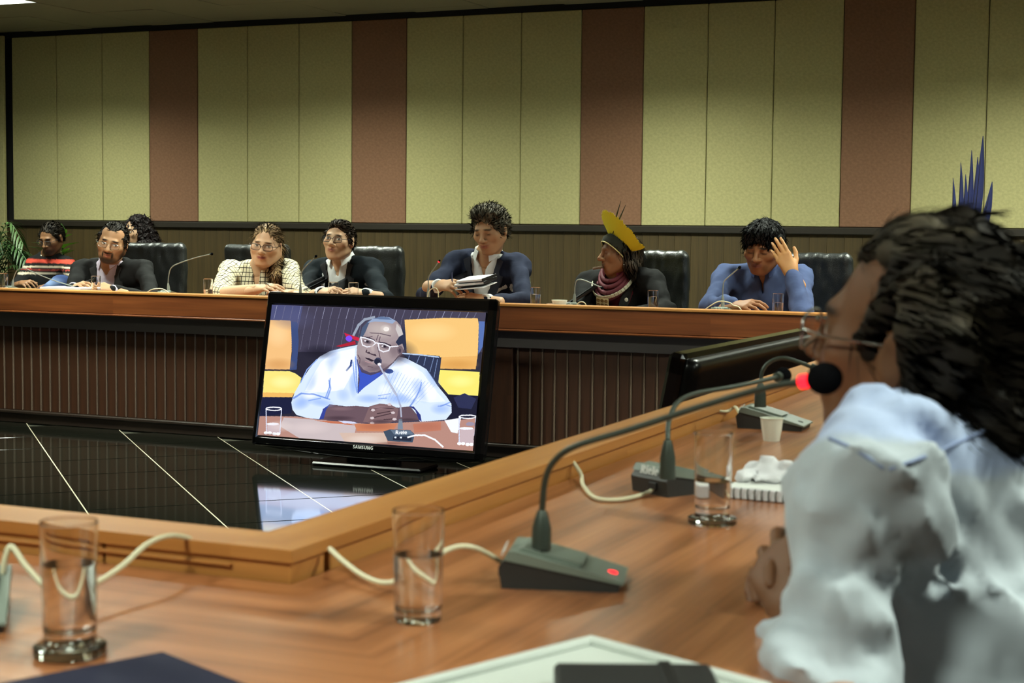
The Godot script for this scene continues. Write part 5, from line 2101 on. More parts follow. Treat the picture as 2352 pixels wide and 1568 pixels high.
# everything a seated person in the far row shares; returns [node, base, head transform]
func seated(called_label: String, o: Dictionary, J: Dictionary, group := "people seated behind the far desk") -> Array:
	var base := Vector3(J.H.x, 0, J.H.z)
	var t := thing("person", called_label, "person", base, 0, group)
	for k in J.keys():
		if J[k] is Vector3:
			J[k] = J[k] - base
	var hb := Basis.from_euler(o.rot) * Basis.from_scale(Vector3(1.10, 1.0, 1.04) * o.get("size", 1.0))
	if o.has("face"):
		hb = (o.face as Basis) * hb
	var xf := Transform3D(hb, o.head - base)
	var f := head_field(o)
	var inv := xf.affine_inverse()
	f.cap(Vector3(0, -0.055, -0.028), inv * (J.N as Vector3), 0.053 * o.get("neck", 1.0), 0.062 * o.get("neck", 1.0), 0.03)
	var nk: Vector3 = inv * (J.N as Vector3)
	f.cap(nk, inv * ((J.N as Vector3) + Vector3(0, -0.05, 0.012)), 0.055, 0.05, 0.03)
	var g := net(f, o.get("cell", 0.0048), xf)
	return [t, base, xf, g]

func legs(t: Node3D, J: Dictionary, c: Color, fwd := Vector3(0, 0, 1)):
	var f := Field.new()
	var x: Vector3 = (J.SL - J.SR).normalized()
	var hip: Vector3 = J.H
	for s in [-1, 1]:
		var a: Vector3 = hip + x * 0.09 * s + fwd * 0.04
		var k: Vector3 = Vector3(a.x, 0.50, a.z) + fwd * 0.38 + x * 0.05 * s
		var q := Vector3(k.x, 0.09, k.z) + fwd * 0.02
		f.cap(a, k, 0.088, 0.066, 0.04)
		f.cap(k, q, 0.062, 0.045, 0.03)
		f.cap(q + Vector3(0, -0.045, -0.02), q + Vector3(0, -0.055, 0) + fwd * 0.15, 0.04, 0.032, 0.02)
	f.ball(hip, Vector3(0.17, 0.11, 0.14), 0.05)
	f.base = c
	part("trousers", net(f, 0.026), M.cloth, t)

func inner_body(g: Geo, J: Dictionary, wide: float, skin: Color):
	var f := torso(J, wide * 0.82, 0.0, 0.85)
	f.inset = 0.018
	f.base = skin
	net(f, 0.03, Transform3D.IDENTITY, g)

# jacket with an open front over a shirt
func suit(t: Node3D, J: Dictionary, jacket: Color, shirt: Color, o: Dictionary):
	var b: Basis
	var wide: float = o.get("wide", 1.0)
	var f := torso(J, wide, o.get("belly", 0.0), 1.0, 0.012)
	b = J.B
	f.base = jacket
	f.noises.append([folds(o.get("seed", 1), 5.0), Basis.from_scale(Vector3(1.6, 0.8, 1.2)), 0.014])
	f.noises.append([ridges(o.get("seed", 1) + 50, 5.0), Basis.from_euler(Vector3(0.3, 0, 0.5)).scaled(Vector3(1.4, 0.8, 1.0)), 0.007])
	var apex: Vector3 = J.N + b.y * o.get("vee", -0.30) + b.z * 0.02 + b.x * o.get("shift", 0.0)
	var solid := Field.new()
	for q in ["kind", "op", "a", "b", "ra", "rb", "k", "inv", "noises"]:
		solid.set(q, f.get(q).duplicate())
	var half: float = o.get("half", 0.24)
	f.wedge(apex, b, half, 0.006)
	var nb := b
	f.ball(J.N + b.y * 0.05 + b.z * 0.03, Vector3(0.078, 0.08, 0.075), 0.01, nb, 1)
	part("jacket", net(f, 0.0135), M.cloth, t)
	# lapels
	for s in [-1, 1]:
		var pts := PackedVector2Array()
		var l: float = -o.get("vee", -0.30)
		var e := tan(half)
		for q in [[0.0, 0.0], [l * 0.98 * e, l * 0.98], [l * 0.90 * e + 0.045, l * 0.93], [l * 0.72 * e + 0.030, l * 0.72], [l * 0.70 * e + 0.062, l * 0.70], [l * 0.35 * e + 0.045, l * 0.35]]:
			pts.append(Vector2(q[0] * s, q[1]))
		var g := patch(solid, pts, apex, b, 0.007)
		for k in g.c.size():
			g.c[k] = jacket.lightened(0.02)
		part("lapel", g, M.cloth, t)
	var sf := torso(J, wide, o.get("belly", 0.0), 0.6)
	sf.inset = 0.010
	sf.base = shirt
	sf.noises.append([folds(o.get("seed", 1) + 7, 9.0), Basis.from_scale(Vector3(1.8, 0.6, 1)), 0.006])
	sf.ball(J.N + b.y * 0.065 + b.z * 0.02, Vector3(0.060, 0.065, 0.065), 0.008, b, 1)
	sf.wedge(J.N + b.y * o.get("neckline", -0.06) + b.z * 0.01, b, 0.17, 0.006)
	part("shirt", net(sf, 0.014), M.cloth, t)
	var cm := plain(shirt.linear_to_srgb(), 0.85, 0.25)
	collar(t, J, cm, o.get("collar", 0.066), 0.45, 0.045, 0.034)
	for w in [[J.WL, J.EL], [J.WR, J.ER]]:
		var d: Vector3 = (w[0] - w[1]).normalized()
		var c := Geo.new()
		c.tube([w[0] - d * 0.03, w[0] + d * 0.014, w[0] + d * 0.016], [0.037, 0.036, 0.030], 16)
		part("cuff", c, cm, t)

func short_hair(o: Dictionary) -> Field:
	var f := Field.new()
	var v: float = o.get("volume", 0.0)
	f.ball(Vector3(0, 0.038, -0.020), Vector3(0.080, 0.090, 0.098) + Vector3(v, v, v), 0.02)
	f.ball(Vector3(0, -0.005, -0.045), Vector3(0.076, 0.075, 0.068) + Vector3(v, 0, v) * 0.7, 0.03)
	if o.has("top"):
		f.ball(o.top[0], o.top[1], 0.03)
	for s in [-1, 1]:
		f.cap(Vector3(0.072 * s, 0.04, 0.030), Vector3(0.074 * s, -0.012, 0.022), 0.012, 0.008, 0.012)
	var line: float = o.get("line", 0.0)
	f.ball(Vector3(0, -0.035 + line, 0.095), Vector3(o.get("brow_width", 0.076), 0.112, 0.082), 0.012, Basis.IDENTITY, 1)
	f.block(Vector3(0, -0.14, 0.0), Vector3(0.2, 0.07, 0.2), 0.0, 0.02, Basis(Vector3.RIGHT, -0.35), 1)
	for s in [-1, 1]:
		f.ball(Vector3(0.082 * s, -0.012, -0.006), Vector3(0.022, 0.032, 0.020), 0.008, Basis.IDENTITY, 1)
	f.noises.append([folds(o.get("seed", 3), 30.0), Basis.from_scale(Vector3(1.6, 0.5, 0.8)), o.get("rough", 0.006)])
	f.noises.append([folds(o.get("seed", 3) + 1, 85.0), Basis.from_scale(Vector3(1.4, 0.35, 0.7)), o.get("rough", 0.006) * 0.6])
	return f

func far_people():
	striped_man()
	bearded_man()
	curly_woman()
	checked_woman()
	spectacled_man()
	notebook_man()
	feathered_man()
	blue_shirt_man()
	blue_feathers_person()

func striped_man():
	var z := -9.95
	var J := {"N": px(115, 583, z), "SL": px(153, 606, z), "SR": px(78, 606, z), "EL": px(176, 660, -9.75), "ER": px(38, 660, -9.75), "WL": px(128, 664, -9.55), "WR": px(52, 652, -9.55), "H": px(112, 735, z - 0.05)}
	var skin := lin(118, 84, 58)
	var o := {"skin": skin, "head": px(118, 546, z + 0.04), "rot": Vector3(0.38, 0.05, 0), "size": 0.98, "eyes": false, "brow": lin(30, 24, 18), "cell": 0.0055,
		"paint": [[Vector3(0, -0.085, 0.06), Vector3(0.055, 0.034, 0.05), lin(52, 38, 28), 0.5]]}
	var r := seated("man in a dark polo shirt with red and white stripes, seated by the plants", o, J, "people seated along the back wall")
	var t: Node3D = r[0]
	var g: Geo = r[3]
	put_hand(g, r[1], skin, J.WR + r[1], Vector3(0.7, 0.1, 0.4), Vector3(-0.3, 0.8, 0.3), -1, [0.5, 0.55, 0.6, 0.6], 0.5, 1.0, 0.006)
	put_hand(g, r[1], skin, J.WL + r[1], Vector3(-0.7, 0.1, 0.4), Vector3(0.3, 0.8, 0.3), 1, [0.5, 0.55, 0.6, 0.6], 0.5, 1.0, 0.006)
	for q in ["WR", "WL"]:
		var fa := Field.new()
		fa.base = skin
		fa.cap(J["E" + q[1]], J[q], 0.044, 0.03)
		net(fa, 0.012, Transform3D.IDENTITY, g)
	inner_body(g, J, 1.0, skin)
	part("body", g, M.skin, t)
	var K := J.duplicate()
	K.WL = K.EL.lerp(K.WL, 0.1)
	K.WR = K.ER.lerp(K.WR, 0.1)
	var f := torso(K, 0.98, 0.02)
	f.base = lin(24, 22, 28)
	f.noises.append([folds(71, 6.0), Basis.IDENTITY, 0.012])
	var y: float = J.N.y
	for q in [[0.055, 0.016, lin(176, 66, 52)], [0.100, 0.006, lin(188, 172, 150)], [0.118, 0.005, lin(150, 60, 50)], [0.150, 0.009, lin(170, 158, 140)]]:
		f.paint(Vector3(0, y - q[0], 0), Vector3(9, q[1], 9), q[2], 0.1)
	f.ball(J.N + Vector3(0, 0.05, 0.03), Vector3(0.07, 0.075, 0.07), 0.01, J.B if J.has("B") else Basis.IDENTITY, 1)
	part("polo_shirt", net(f, 0.0125), M.cloth, t)
	J.B = K.B
	collar(t, J, plain(c8(196, 188, 170), 0.9), 0.062, 0.4, 0.05, 0.012, "collar", -0.02)
	tuft(t, short_hair({"seed": 5, "rough": 0.004, "volume": -0.002}), 0.006, r[2], lin(38, 33, 26))
	eyeglasses(t, r[2], M.black_matte, 0.024, 0.016)
	# jeans: one knee raised over the other
	var b := Field.new()
	b.base = lin(44, 56, 92)
	b.noises.append([folds(72, 8.0), Basis.IDENTITY, 0.008])
	b.cap(J.H, px(140, 655, -9.5) - r[1], 0.10, 0.075, 0.04)
	b.cap(px(140, 655, -9.5) - r[1], px(60, 700, -9.4) - r[1], 0.072, 0.05, 0.03)
	b.cap(J.H, px(95, 690, -9.45) - r[1], 0.10, 0.075, 0.04)
	b.cap(px(95, 690, -9.45) - r[1], px(95, 690, -9.45) * Vector3(1, 0, 1) - r[1] + Vector3(0, 0.08, 0), 0.07, 0.05, 0.03)
	b.paint(px(122, 648, -9.45) - r[1], Vector3(0.07, 0.03, 0.1), lin(104, 122, 158), 0.7)
	part("jeans", net(b, 0.014), M.cloth, t)
	# the chair he sits on
	var c := thing("visitor_chair", "plain chair under the man in the striped polo shirt", "chair", r[1])
	box_part("seat", Vector3(0, J.H.y - 0.14, 0.05), Vector3(0.46, 0.06, 0.46), M.black_matte, c, 0.02)
	box_part("backrest", Vector3(0, J.H.y + 0.16, -0.19), Vector3(0.44, 0.30, 0.04), M.black_matte, c, 0.015)
	for s in [-1, 1]:
		for zz in [-0.16, 0.24]:
			var l := Geo.new()
			l.tube([Vector3(0.2 * s, 0, zz), Vector3(0.2 * s, J.H.y - 0.15, zz)], 0.012, 8)
			part("leg", l, M.chrome, c)

func tuft(t: Node3D, f: Field, cell: float, xf: Transform3D, c: Color, length := 0.03, lift := 0.005, crown := Vector3(0, 0.05, 0.13)):
	f.base = c
	part("hair", locks(net(f, cell, xf), xf, 1800, length, crown, Vector3(0, -0.05, 0), 0.0015, lift), M.hair, t)

func tinted_hair(c: Color) -> StandardMaterial3D:
	return plain(c, 0.5, 0.4)

func bearded_man():
	var z := -8.52
	var J := {"N": px(256, 603, z), "SL": px(328, 618, z), "SR": px(186, 620, z + 0.02), "EL": px(352, 688, -8.26), "ER": px(158, 684, -8.24), "WL": px(262, 668, -7.93), "WR": px(168, 662, -7.93), "H": px(262, 830, -8.62)}
	var skin := lin(168, 126, 92)
	var beard := lin(44, 34, 28)
	var o := {"skin": skin, "head": px(259, 556, z + 0.11), "rot": Vector3(0.16, 0.42, -0.22), "size": 1.06, "jaw": 1.08, "fat": 0.004, "nose": 1.1, "gaze": Vector2(0.004, -0.001), "brow": lin(36, 28, 22),
		"paint": [[Vector3(0, -0.098, 0.06), Vector3(0.050, 0.028, 0.045), beard, 0.35], [Vector3(0.052, -0.062, 0.02), Vector3(0.026, 0.05, 0.03), beard, 0.5], [Vector3(0, -0.050, 0.092), Vector3(0.027, 0.0065, 0.02), beard, 0.35],
			[Vector3(0.026, -0.066, 0.084), Vector3(0.006, 0.018, 0.02), beard, 0.5], [Vector3(0, -0.0595, 0.098), Vector3(0.018, 0.003, 0.02), lin(150, 92, 78), 0.4], [Vector3(0, -0.0705, 0.096), Vector3(0.016, 0.0045, 0.02), lin(150, 92, 78), 0.4]]}
	var r := seated("man with a dark beard in a black suit, glancing to his left", o, J)
	var t: Node3D = r[0]
	var g: Geo = r[3]
	put_hand(g, r[1], skin, J.WR + r[1], Vector3(0.85, 0.22, 0.35), Vector3(0.0, 0.8, 0.5), -1, [0.55, 0.6, 0.65, 0.7], 0.3)
	put_hand(g, r[1], skin, J.WL + r[1], Vector3(-0.9, 0.25, 0.2), Vector3(0, 0.8, 0.5), 1, [0.6, 0.6, 0.6, 0.65], 0.3)
	inner_body(g, J, 1.0, skin)
	part("body", g, M.skin, t)
	suit(t, J, lin(30, 29, 33), lin(206, 196, 214), {"seed": 11, "wide": 1.06, "belly": 0.03, "vee": -0.36, "half": 0.24, "neckline": -0.04, "shift": 0.01})
	legs(t, J, lin(28, 27, 30))
	var h := short_hair({"seed": 12, "rough": 0.003, "line": 0.006, "volume": -0.003})
	for s in [-1, 1]:
		h.ball(Vector3(0.055 * s, 0.075, 0.085), Vector3(0.035, 0.04, 0.06), 0.012, Basis.IDENTITY, 1)
	tuft(t, h, 0.005, r[2], lin(34, 29, 25))
	eyeglasses(t, r[2], M.chrome, 0.025, 0.015, 0.0010)

func curly_woman():
	var z := -9.9
	var J := {"N": px(318, 569, z), "SL": px(362, 600, z), "SR": px(280, 600, z), "EL": px(374, 660, z + 0.1), "ER": px(268, 660, z + 0.1), "WL": px(340, 690, z + 0.3), "WR": px(290, 690, z + 0.3), "H": px(322, 740, z)}
	var skin := lin(164, 128, 98)
	var o := {"skin": skin, "head": px(313, 534, z + 0.06), "rot": Vector3(0.02, -0.30, 0.12), "size": 0.92, "jaw": 0.9, "fat": 0.004, "gaze": Vector2(-0.003, 0), "lip": lin(140, 70, 66), "cell": 0.005}
	var r := seated("smiling woman with long black curly hair, behind the bearded man", o, J, "people seated along the back wall")
	var t: Node3D = r[0]
	var g: Geo = r[3]
	inner_body(g, J, 0.9, skin)
	put_hand(g, r[1], skin, J.WR + r[1], Vector3(0.7, 0.0, 0.4), Vector3(0, 1, 0.2), -1, [0.4, 0.4, 0.4, 0.4], 0.5, 0.9, 0.007)
	put_hand(g, r[1], skin, J.WL + r[1], Vector3(-0.7, 0.0, 0.4), Vector3(0, 1, 0.2), 1, [0.4, 0.4, 0.4, 0.4], 0.5, 0.9, 0.007)
	part("body", g, M.skin, t)
	var f := torso(J, 0.9)
	f.base = lin(22, 20, 24)
	f.noises.append([folds(81, 7.0), Basis.IDENTITY, 0.01])
	part("blouse", net(f, 0.016), M.cloth, t)
	legs(t, J, lin(24, 22, 26))
	var h := Field.new()
	h.ball(Vector3(0, 0.045, -0.03), Vector3(0.105, 0.098, 0.105), 0.04)
	for q in [[0.085, -0.03, -0.03, 0.07], [0.105, -0.09, -0.03, 0.075], [0.12, -0.15, -0.02, 0.08], [0.13, -0.21, -0.01, 0.07], [-0.085, -0.02, -0.05, 0.06], [-0.08, -0.08, -0.06, 0.055], [0.0, -0.1, -0.09, 0.09]]:
		h.ball(Vector3(q[0], q[1], q[2]), Vector3.ONE * q[3], 0.05)
	h.ball(Vector3(-0.008, -0.055, 0.10), Vector3(0.058, 0.105, 0.085), 0.02, Basis.IDENTITY, 1)
	h.noises.append([folds(82, 22.0), Basis.IDENTITY, 0.022])
	h.noises.append([folds(83, 60.0), Basis.IDENTITY, 0.012])
	tuft(t, h, 0.0065, r[2], lin(22, 18, 16), 0.03, 0.014, Vector3(0, 0.1, 0))
	var c := thing("visitor_chair", "plain chair under the woman with curly hair", "chair", r[1])
	box_part("seat", Vector3(0, J.H.y - 0.15, 0.05), Vector3(0.46, 0.06, 0.46), M.black_matte, c, 0.02)
	box_part("backrest", Vector3(0, J.H.y + 0.1, -0.2), Vector3(0.44, 0.30, 0.04), M.black_matte, c, 0.015)
	for s in [-1, 1]:
		for zz in [-0.16, 0.24]:
			var l := Geo.new()
			l.tube([Vector3(0.2 * s, 0, zz), Vector3(0.2 * s, J.H.y - 0.16, zz)], 0.012, 8)
			part("leg", l, M.chrome, c)

func checked_woman():
	var z := -8.50
	var J := {"N": px(601, 609, z), "SL": px(660, 620, z - 0.02), "SR": px(530, 622, z), "EL": px(694, 684, -8.2), "ER": px(508, 676, -8.16), "WL": px(668, 676, -7.92), "WR": px(592, 664, -7.90), "H": px(600, 830, -8.65)}
	var skin := lin(192, 152, 120)
	var o := {"skin": skin, "head": px(612, 562, z + 0.12), "rot": Vector3(0.10, 0.30, -0.10), "size": 1.03, "jaw": 1.12, "fat": 0.012, "nose": 1.05, "gaze": Vector2(0.002, 0.0), "brow": lin(92, 66, 44), "lip": lin(150, 84, 74)}
	var r := seated("woman with glasses and long brown hair in a checked cream blouse", o, J)
	var t: Node3D = r[0]
	var g: Geo = r[3]
	put_hand(g, r[1], skin, J.WR + r[1], Vector3(0.9, 0.14, 0.25), Vector3(-0.1, 0.9, 0.35), -1, [0.32, 0.36, 0.4, 0.45], 0.4)
	put_hand(g, r[1], skin, J.WL + r[1], Vector3(-0.9, 0.08, 0.25), Vector3(0.1, 0.9, 0.35), 1, [0.45, 0.5, 0.5, 0.5], 0.4)
	for q in ["WR", "WL"]:
		var fa := Field.new()
		fa.base = skin
		fa.cap(J["E" + q[1]], J[q], 0.050, 0.030)
		net(fa, 0.010, Transform3D.IDENTITY, g)
	var ch := torso(J, 0.98, 0.0, 0.7)
	ch.inset = 0.012
	ch.base = skin
	net(ch, 0.02, Transform3D.IDENTITY, g)
	part("body", g, M.skin, t)
	var K := J.duplicate()
	K.WL = K.EL.lerp(K.WL, 0.22)
	K.WR = K.ER.lerp(K.WR, 0.20)
	var f := torso(K, 1.06, 0.05, 1.22)
	f.noises.append([folds(91, 6.0), Basis.IDENTITY, 0.014])
	f.noises.append([folds(92, 15.0), Basis.from_scale(Vector3(1.5, 0.7, 1)), 0.006])
	f.wedge(J.N + K.B.y * -0.17 + K.B.z * 0.02, K.B, 0.19, 0.008)
	f.ball(J.N + K.B.y * 0.065 + K.B.z * 0.02, Vector3(0.066, 0.065, 0.065), 0.01, K.B, 1)
	var gm := plain(Color(1, 1, 1), 0.9, 0.2)
	var im := Image.create(64, 64, false, Image.FORMAT_RGB8)
	im.fill(c8(206, 196, 168))
	im.fill_rect(Rect2i(0, 0, 64, 11), c8(44, 40, 36))
	im.fill_rect(Rect2i(0, 0, 10, 64), c8(44, 40, 36))
	gm.albedo_texture = ImageTexture.create_from_image(im)
	gm.uv1_triplanar = true
	gm.uv1_triplanar_sharpness = 6.0
	gm.uv1_scale = Vector3(36, 36, 36)
	gm.uv1_offset = Vector3(0.2, 0.4, 0.1)
	part("blouse", net(f, 0.0115), gm, t)
	legs(t, J, lin(40, 38, 44))
	# hair drawn back from the brow, falling over the left shoulder
	var h := Field.new()
	h.base = lin(112, 88, 60)
	h.ball(Vector3(0, 0.036, -0.022), Vector3(0.080, 0.090, 0.098), 0.03)
	h.ball(Vector3(0, -0.02, -0.055), Vector3(0.072, 0.08, 0.06), 0.03)
	h.ball(Vector3(0, -0.035, 0.10), Vector3(0.0745, 0.118, 0.084), 0.012, Basis.IDENTITY, 1)
	for s in [-1, 1]:
		h.ball(Vector3(0.082 * s, -0.014, -0.004), Vector3(0.018, 0.03, 0.018), 0.008, Basis.IDENTITY, 1)
	var a := r[2].affine_inverse() as Transform3D
	var tail := [Vector3(0.062, -0.03, -0.05), a * (px(634, 606, z + 0.06) - r[1]), a * (px(636, 640, z + 0.15) - r[1]), a * (px(628, 676, z + 0.17) - r[1])]
	for k in 3:
		h.cap(tail[k], tail[k + 1], [0.034, 0.030, 0.034][k], [0.030, 0.034, 0.020][k], 0.02)
	h.noises.append([folds(93, 40.0), Basis.from_scale(Vector3(1.8, 0.25, 1.0)), 0.006])
	for k in 14:
		h.paint(Vector3(0.1 * sin(k * 2.1), 0.08 - 0.02 * k, 0.05 * cos(k * 3.7)), Vector3(0.006, 0.12, 0.2), lin(160, 130, 92), 0.8, Basis(Vector3.BACK, 0.25 * sin(k * 1.3)))
	part("hair", locks(net(h, 0.0048, r[2]), r[2], 2200, 0.06, Vector3(0, 0.06, 0.13), Vector3(0, -0.3, 0), 0.0014, 0.003), M.hair, t)
	eyeglasses(t, r[2], tinted_hair(c8(36, 26, 24)), 0.026, 0.018, 0.0017)
	var ring := Geo.new()
	ring.tube(curve([J.WR + Vector3(0.068, 0.03, 0.02), J.WR + Vector3(0.085, 0.036, 0.03), J.WR + Vector3(0.098, 0.026, 0.04)], 4), 0.004, 6)
	part("finger_ring", ring, M.chrome, t)

func spectacled_man():
	var z := -8.50
	var J := {"N": px(785, 595, z), "SL": px(852, 620, z), "SR": px(722, 622, z), "EL": px(884, 690, -8.22), "ER": px(700, 688, -8.22), "WL": px(842, 676, -7.95), "WR": px(738, 672, -7.93), "H": px(790, 830, -8.62)}
	var skin := lin(188, 150, 118)
	var o := {"skin": skin, "head": px(779, 552, z + 0.07), "rot": Vector3(-0.10, 0.10, -0.07), "size": 1.0, "jaw": 1.0, "nose": 1.05, "gaze": Vector2(0.003, 0.0), "brow": lin(52, 40, 32), "lip": lin(160, 100, 84)}
	var r := seated("clean-shaven man with dark-rimmed glasses in a dark suit and open white collar", o, J)
	var t: Node3D = r[0]
	var g: Geo = r[3]
	put_hand(g, r[1], skin, J.WR + r[1], Vector3(0.8, 0.12, 0.3), Vector3(-0.1, 0.85, 0.45), -1, [0.5, 0.5, 0.55, 0.55], 0.5)
	put_hand(g, r[1], skin, J.WL + r[1], Vector3(-0.8, 0.12, 0.3), Vector3(0.1, 0.85, 0.45), 1, [0.5, 0.5, 0.55, 0.55], 0.5)
	inner_body(g, J, 1.0, skin)
	part("body", g, M.skin, t)
	suit(t, J, lin(28, 30, 38), lin(222, 224, 226), {"seed": 21, "vee": -0.34, "half": 0.23, "neckline": -0.08})
	legs(t, J, lin(26, 28, 34))
	tuft(t, short_hair({"seed": 22, "rough": 0.004, "volume": -0.002, "top": [Vector3(0.01, 0.09, 0.03), Vector3(0.05, 0.03, 0.05)]}), 0.005, r[2], lin(50, 40, 32))
	eyeglasses(t, r[2], tinted_hair(c8(26, 24, 24)), 0.026, 0.0165, 0.0016)

func notebook_man():
	var z := -8.50
	var J := {"N": px(1122, 583, z), "SL": px(1190, 610, z), "SR": px(1046, 602, z), "EL": px(1206, 694, -8.22), "ER": px(978, 680, -8.22), "WL": px(1116, 690, -7.92), "WR": px(1006, 656, -7.95), "H": px(1120, 840, -8.62)}
	var skin := lin(180, 140, 106)
	var o := {"skin": skin, "head": px(1126, 527, z + 0.10), "rot": Vector3(0.30, -0.06, 0.06), "size": 1.07, "jaw": 1.06, "eyes": false, "brow": lin(70, 56, 42), "lip": lin(160, 100, 82)}
	var r := seated("man with thick greying hair in a navy jacket, looking down at notebooks", o, J)
	var t: Node3D = r[0]
	var g: Geo = r[3]
	put_hand(g, r[1], skin, J.WR + r[1], Vector3(0.92, 0.05, 0.25), Vector3(-0.1, 0.75, 0.65), -1, [0.35, 0.55, 0.6, 0.65], 0.35, 1.08)
	put_hand(g, r[1], skin, J.WL + r[1], Vector3(-0.95, 0.10, 0.2), Vector3(0.1, 0.8, 0.55), 1, [0.3, 0.35, 0.4, 0.45], 0.4, 1.05)
	inner_body(g, J, 1.0, skin)
	part("body", g, M.skin, t)
	suit(t, J, lin(36, 42, 56), lin(218, 220, 220), {"seed": 31, "wide": 1.05, "vee": -0.36, "half": 0.25, "neckline": -0.10, "collar": 0.068})
	legs(t, J, lin(32, 34, 42))
	var h := short_hair({"seed": 32, "rough": 0.010, "volume": 0.006, "top": [Vector3(0, 0.105, 0.030), Vector3(0.070, 0.042, 0.065)], "line": -0.012})
	streaked(h, 33, lin(66, 60, 48), lin(128, 120, 100), 40, Vector3(0.006, 0.03, 0.03))
	part("hair", locks(net(h, 0.0048, r[2]), r[2], 2200, 0.038, Vector3(0.02, 0.04, 0.13), Vector3(0, 0.15, 0), 0.0015, 0.013), M.hair, t)
	# in his hands: two notebooks, loose papers under them, a pen
	var c := px(1092, 652, -7.92)
	var bb := Basis(Vector3.UP, -0.22) * Basis(Vector3.RIGHT, 0.20) * Basis(Vector3.BACK, 0.09)
	var specs := [["notebook", "upper white notebook in the hands of the man in navy", Vector3(0.01, 0.030, 0), Vector3(0.185, 0.014, 0.13), 0.0, M.paper], ["notebook", "lower white notebook with a black cover in the hands of the man in navy", Vector3(0.0, 0.012, 0.0), Vector3(0.20, 0.014, 0.14), 0.10, M.paper]]
	for q in specs:
		var n := thing(q[0], q[1], "notebook", c + bb * q[2], 0, "notebooks held by the man in navy")
		n.basis = bb * Basis(Vector3.UP, q[4])
		box_part("pages", Vector3(0, 0, 0), q[3] - Vector3(0.006, 0.003, 0.006), q[5], n, 0.001)
		box_part("cover", Vector3(0, -q[3].y / 2, 0), Vector3(q[3].x, 0.0022, q[3].z), M.black_paper, n, 0.001)
		box_part("spine", Vector3(q[3].x / 2, 0.001, 0), Vector3(0.004, q[3].y, q[3].z), M.black_paper, n, 0.001)
	var pg := Geo.new()
	pg.plate(PackedVector2Array([Vector2(-0.10, -0.07), Vector2(0.10, -0.075), Vector2(0.115, 0.06), Vector2(-0.08, 0.075)]), 0.004, Vector3.ZERO, Basis(Vector3.RIGHT, Vector3.BACK, Vector3.DOWN))
	var ps := thing("loose_papers", "folded white papers under the notebooks of the man in navy", "paper", c + bb * Vector3(0.0, -0.010, 0.01))
	ps.basis = bb * Basis(Vector3.UP, -0.08)
	part("sheets", pg, M.paper, ps)
	var pen := thing("pen", "dark blue pen held upright over the white notebooks", "pen", px(1039, 648, -7.88))
	var pt := Geo.new()
	pt.tube([Vector3.ZERO, Vector3(-0.002, 0.012, 0), Vector3(-0.008, 0.045, -0.01), Vector3(-0.010, 0.055, -0.012)], [0.0015, 0.0042, 0.0042, 0.003], 8)
	part("barrel", pt, plain(c8(34, 36, 74), 0.4), pen)

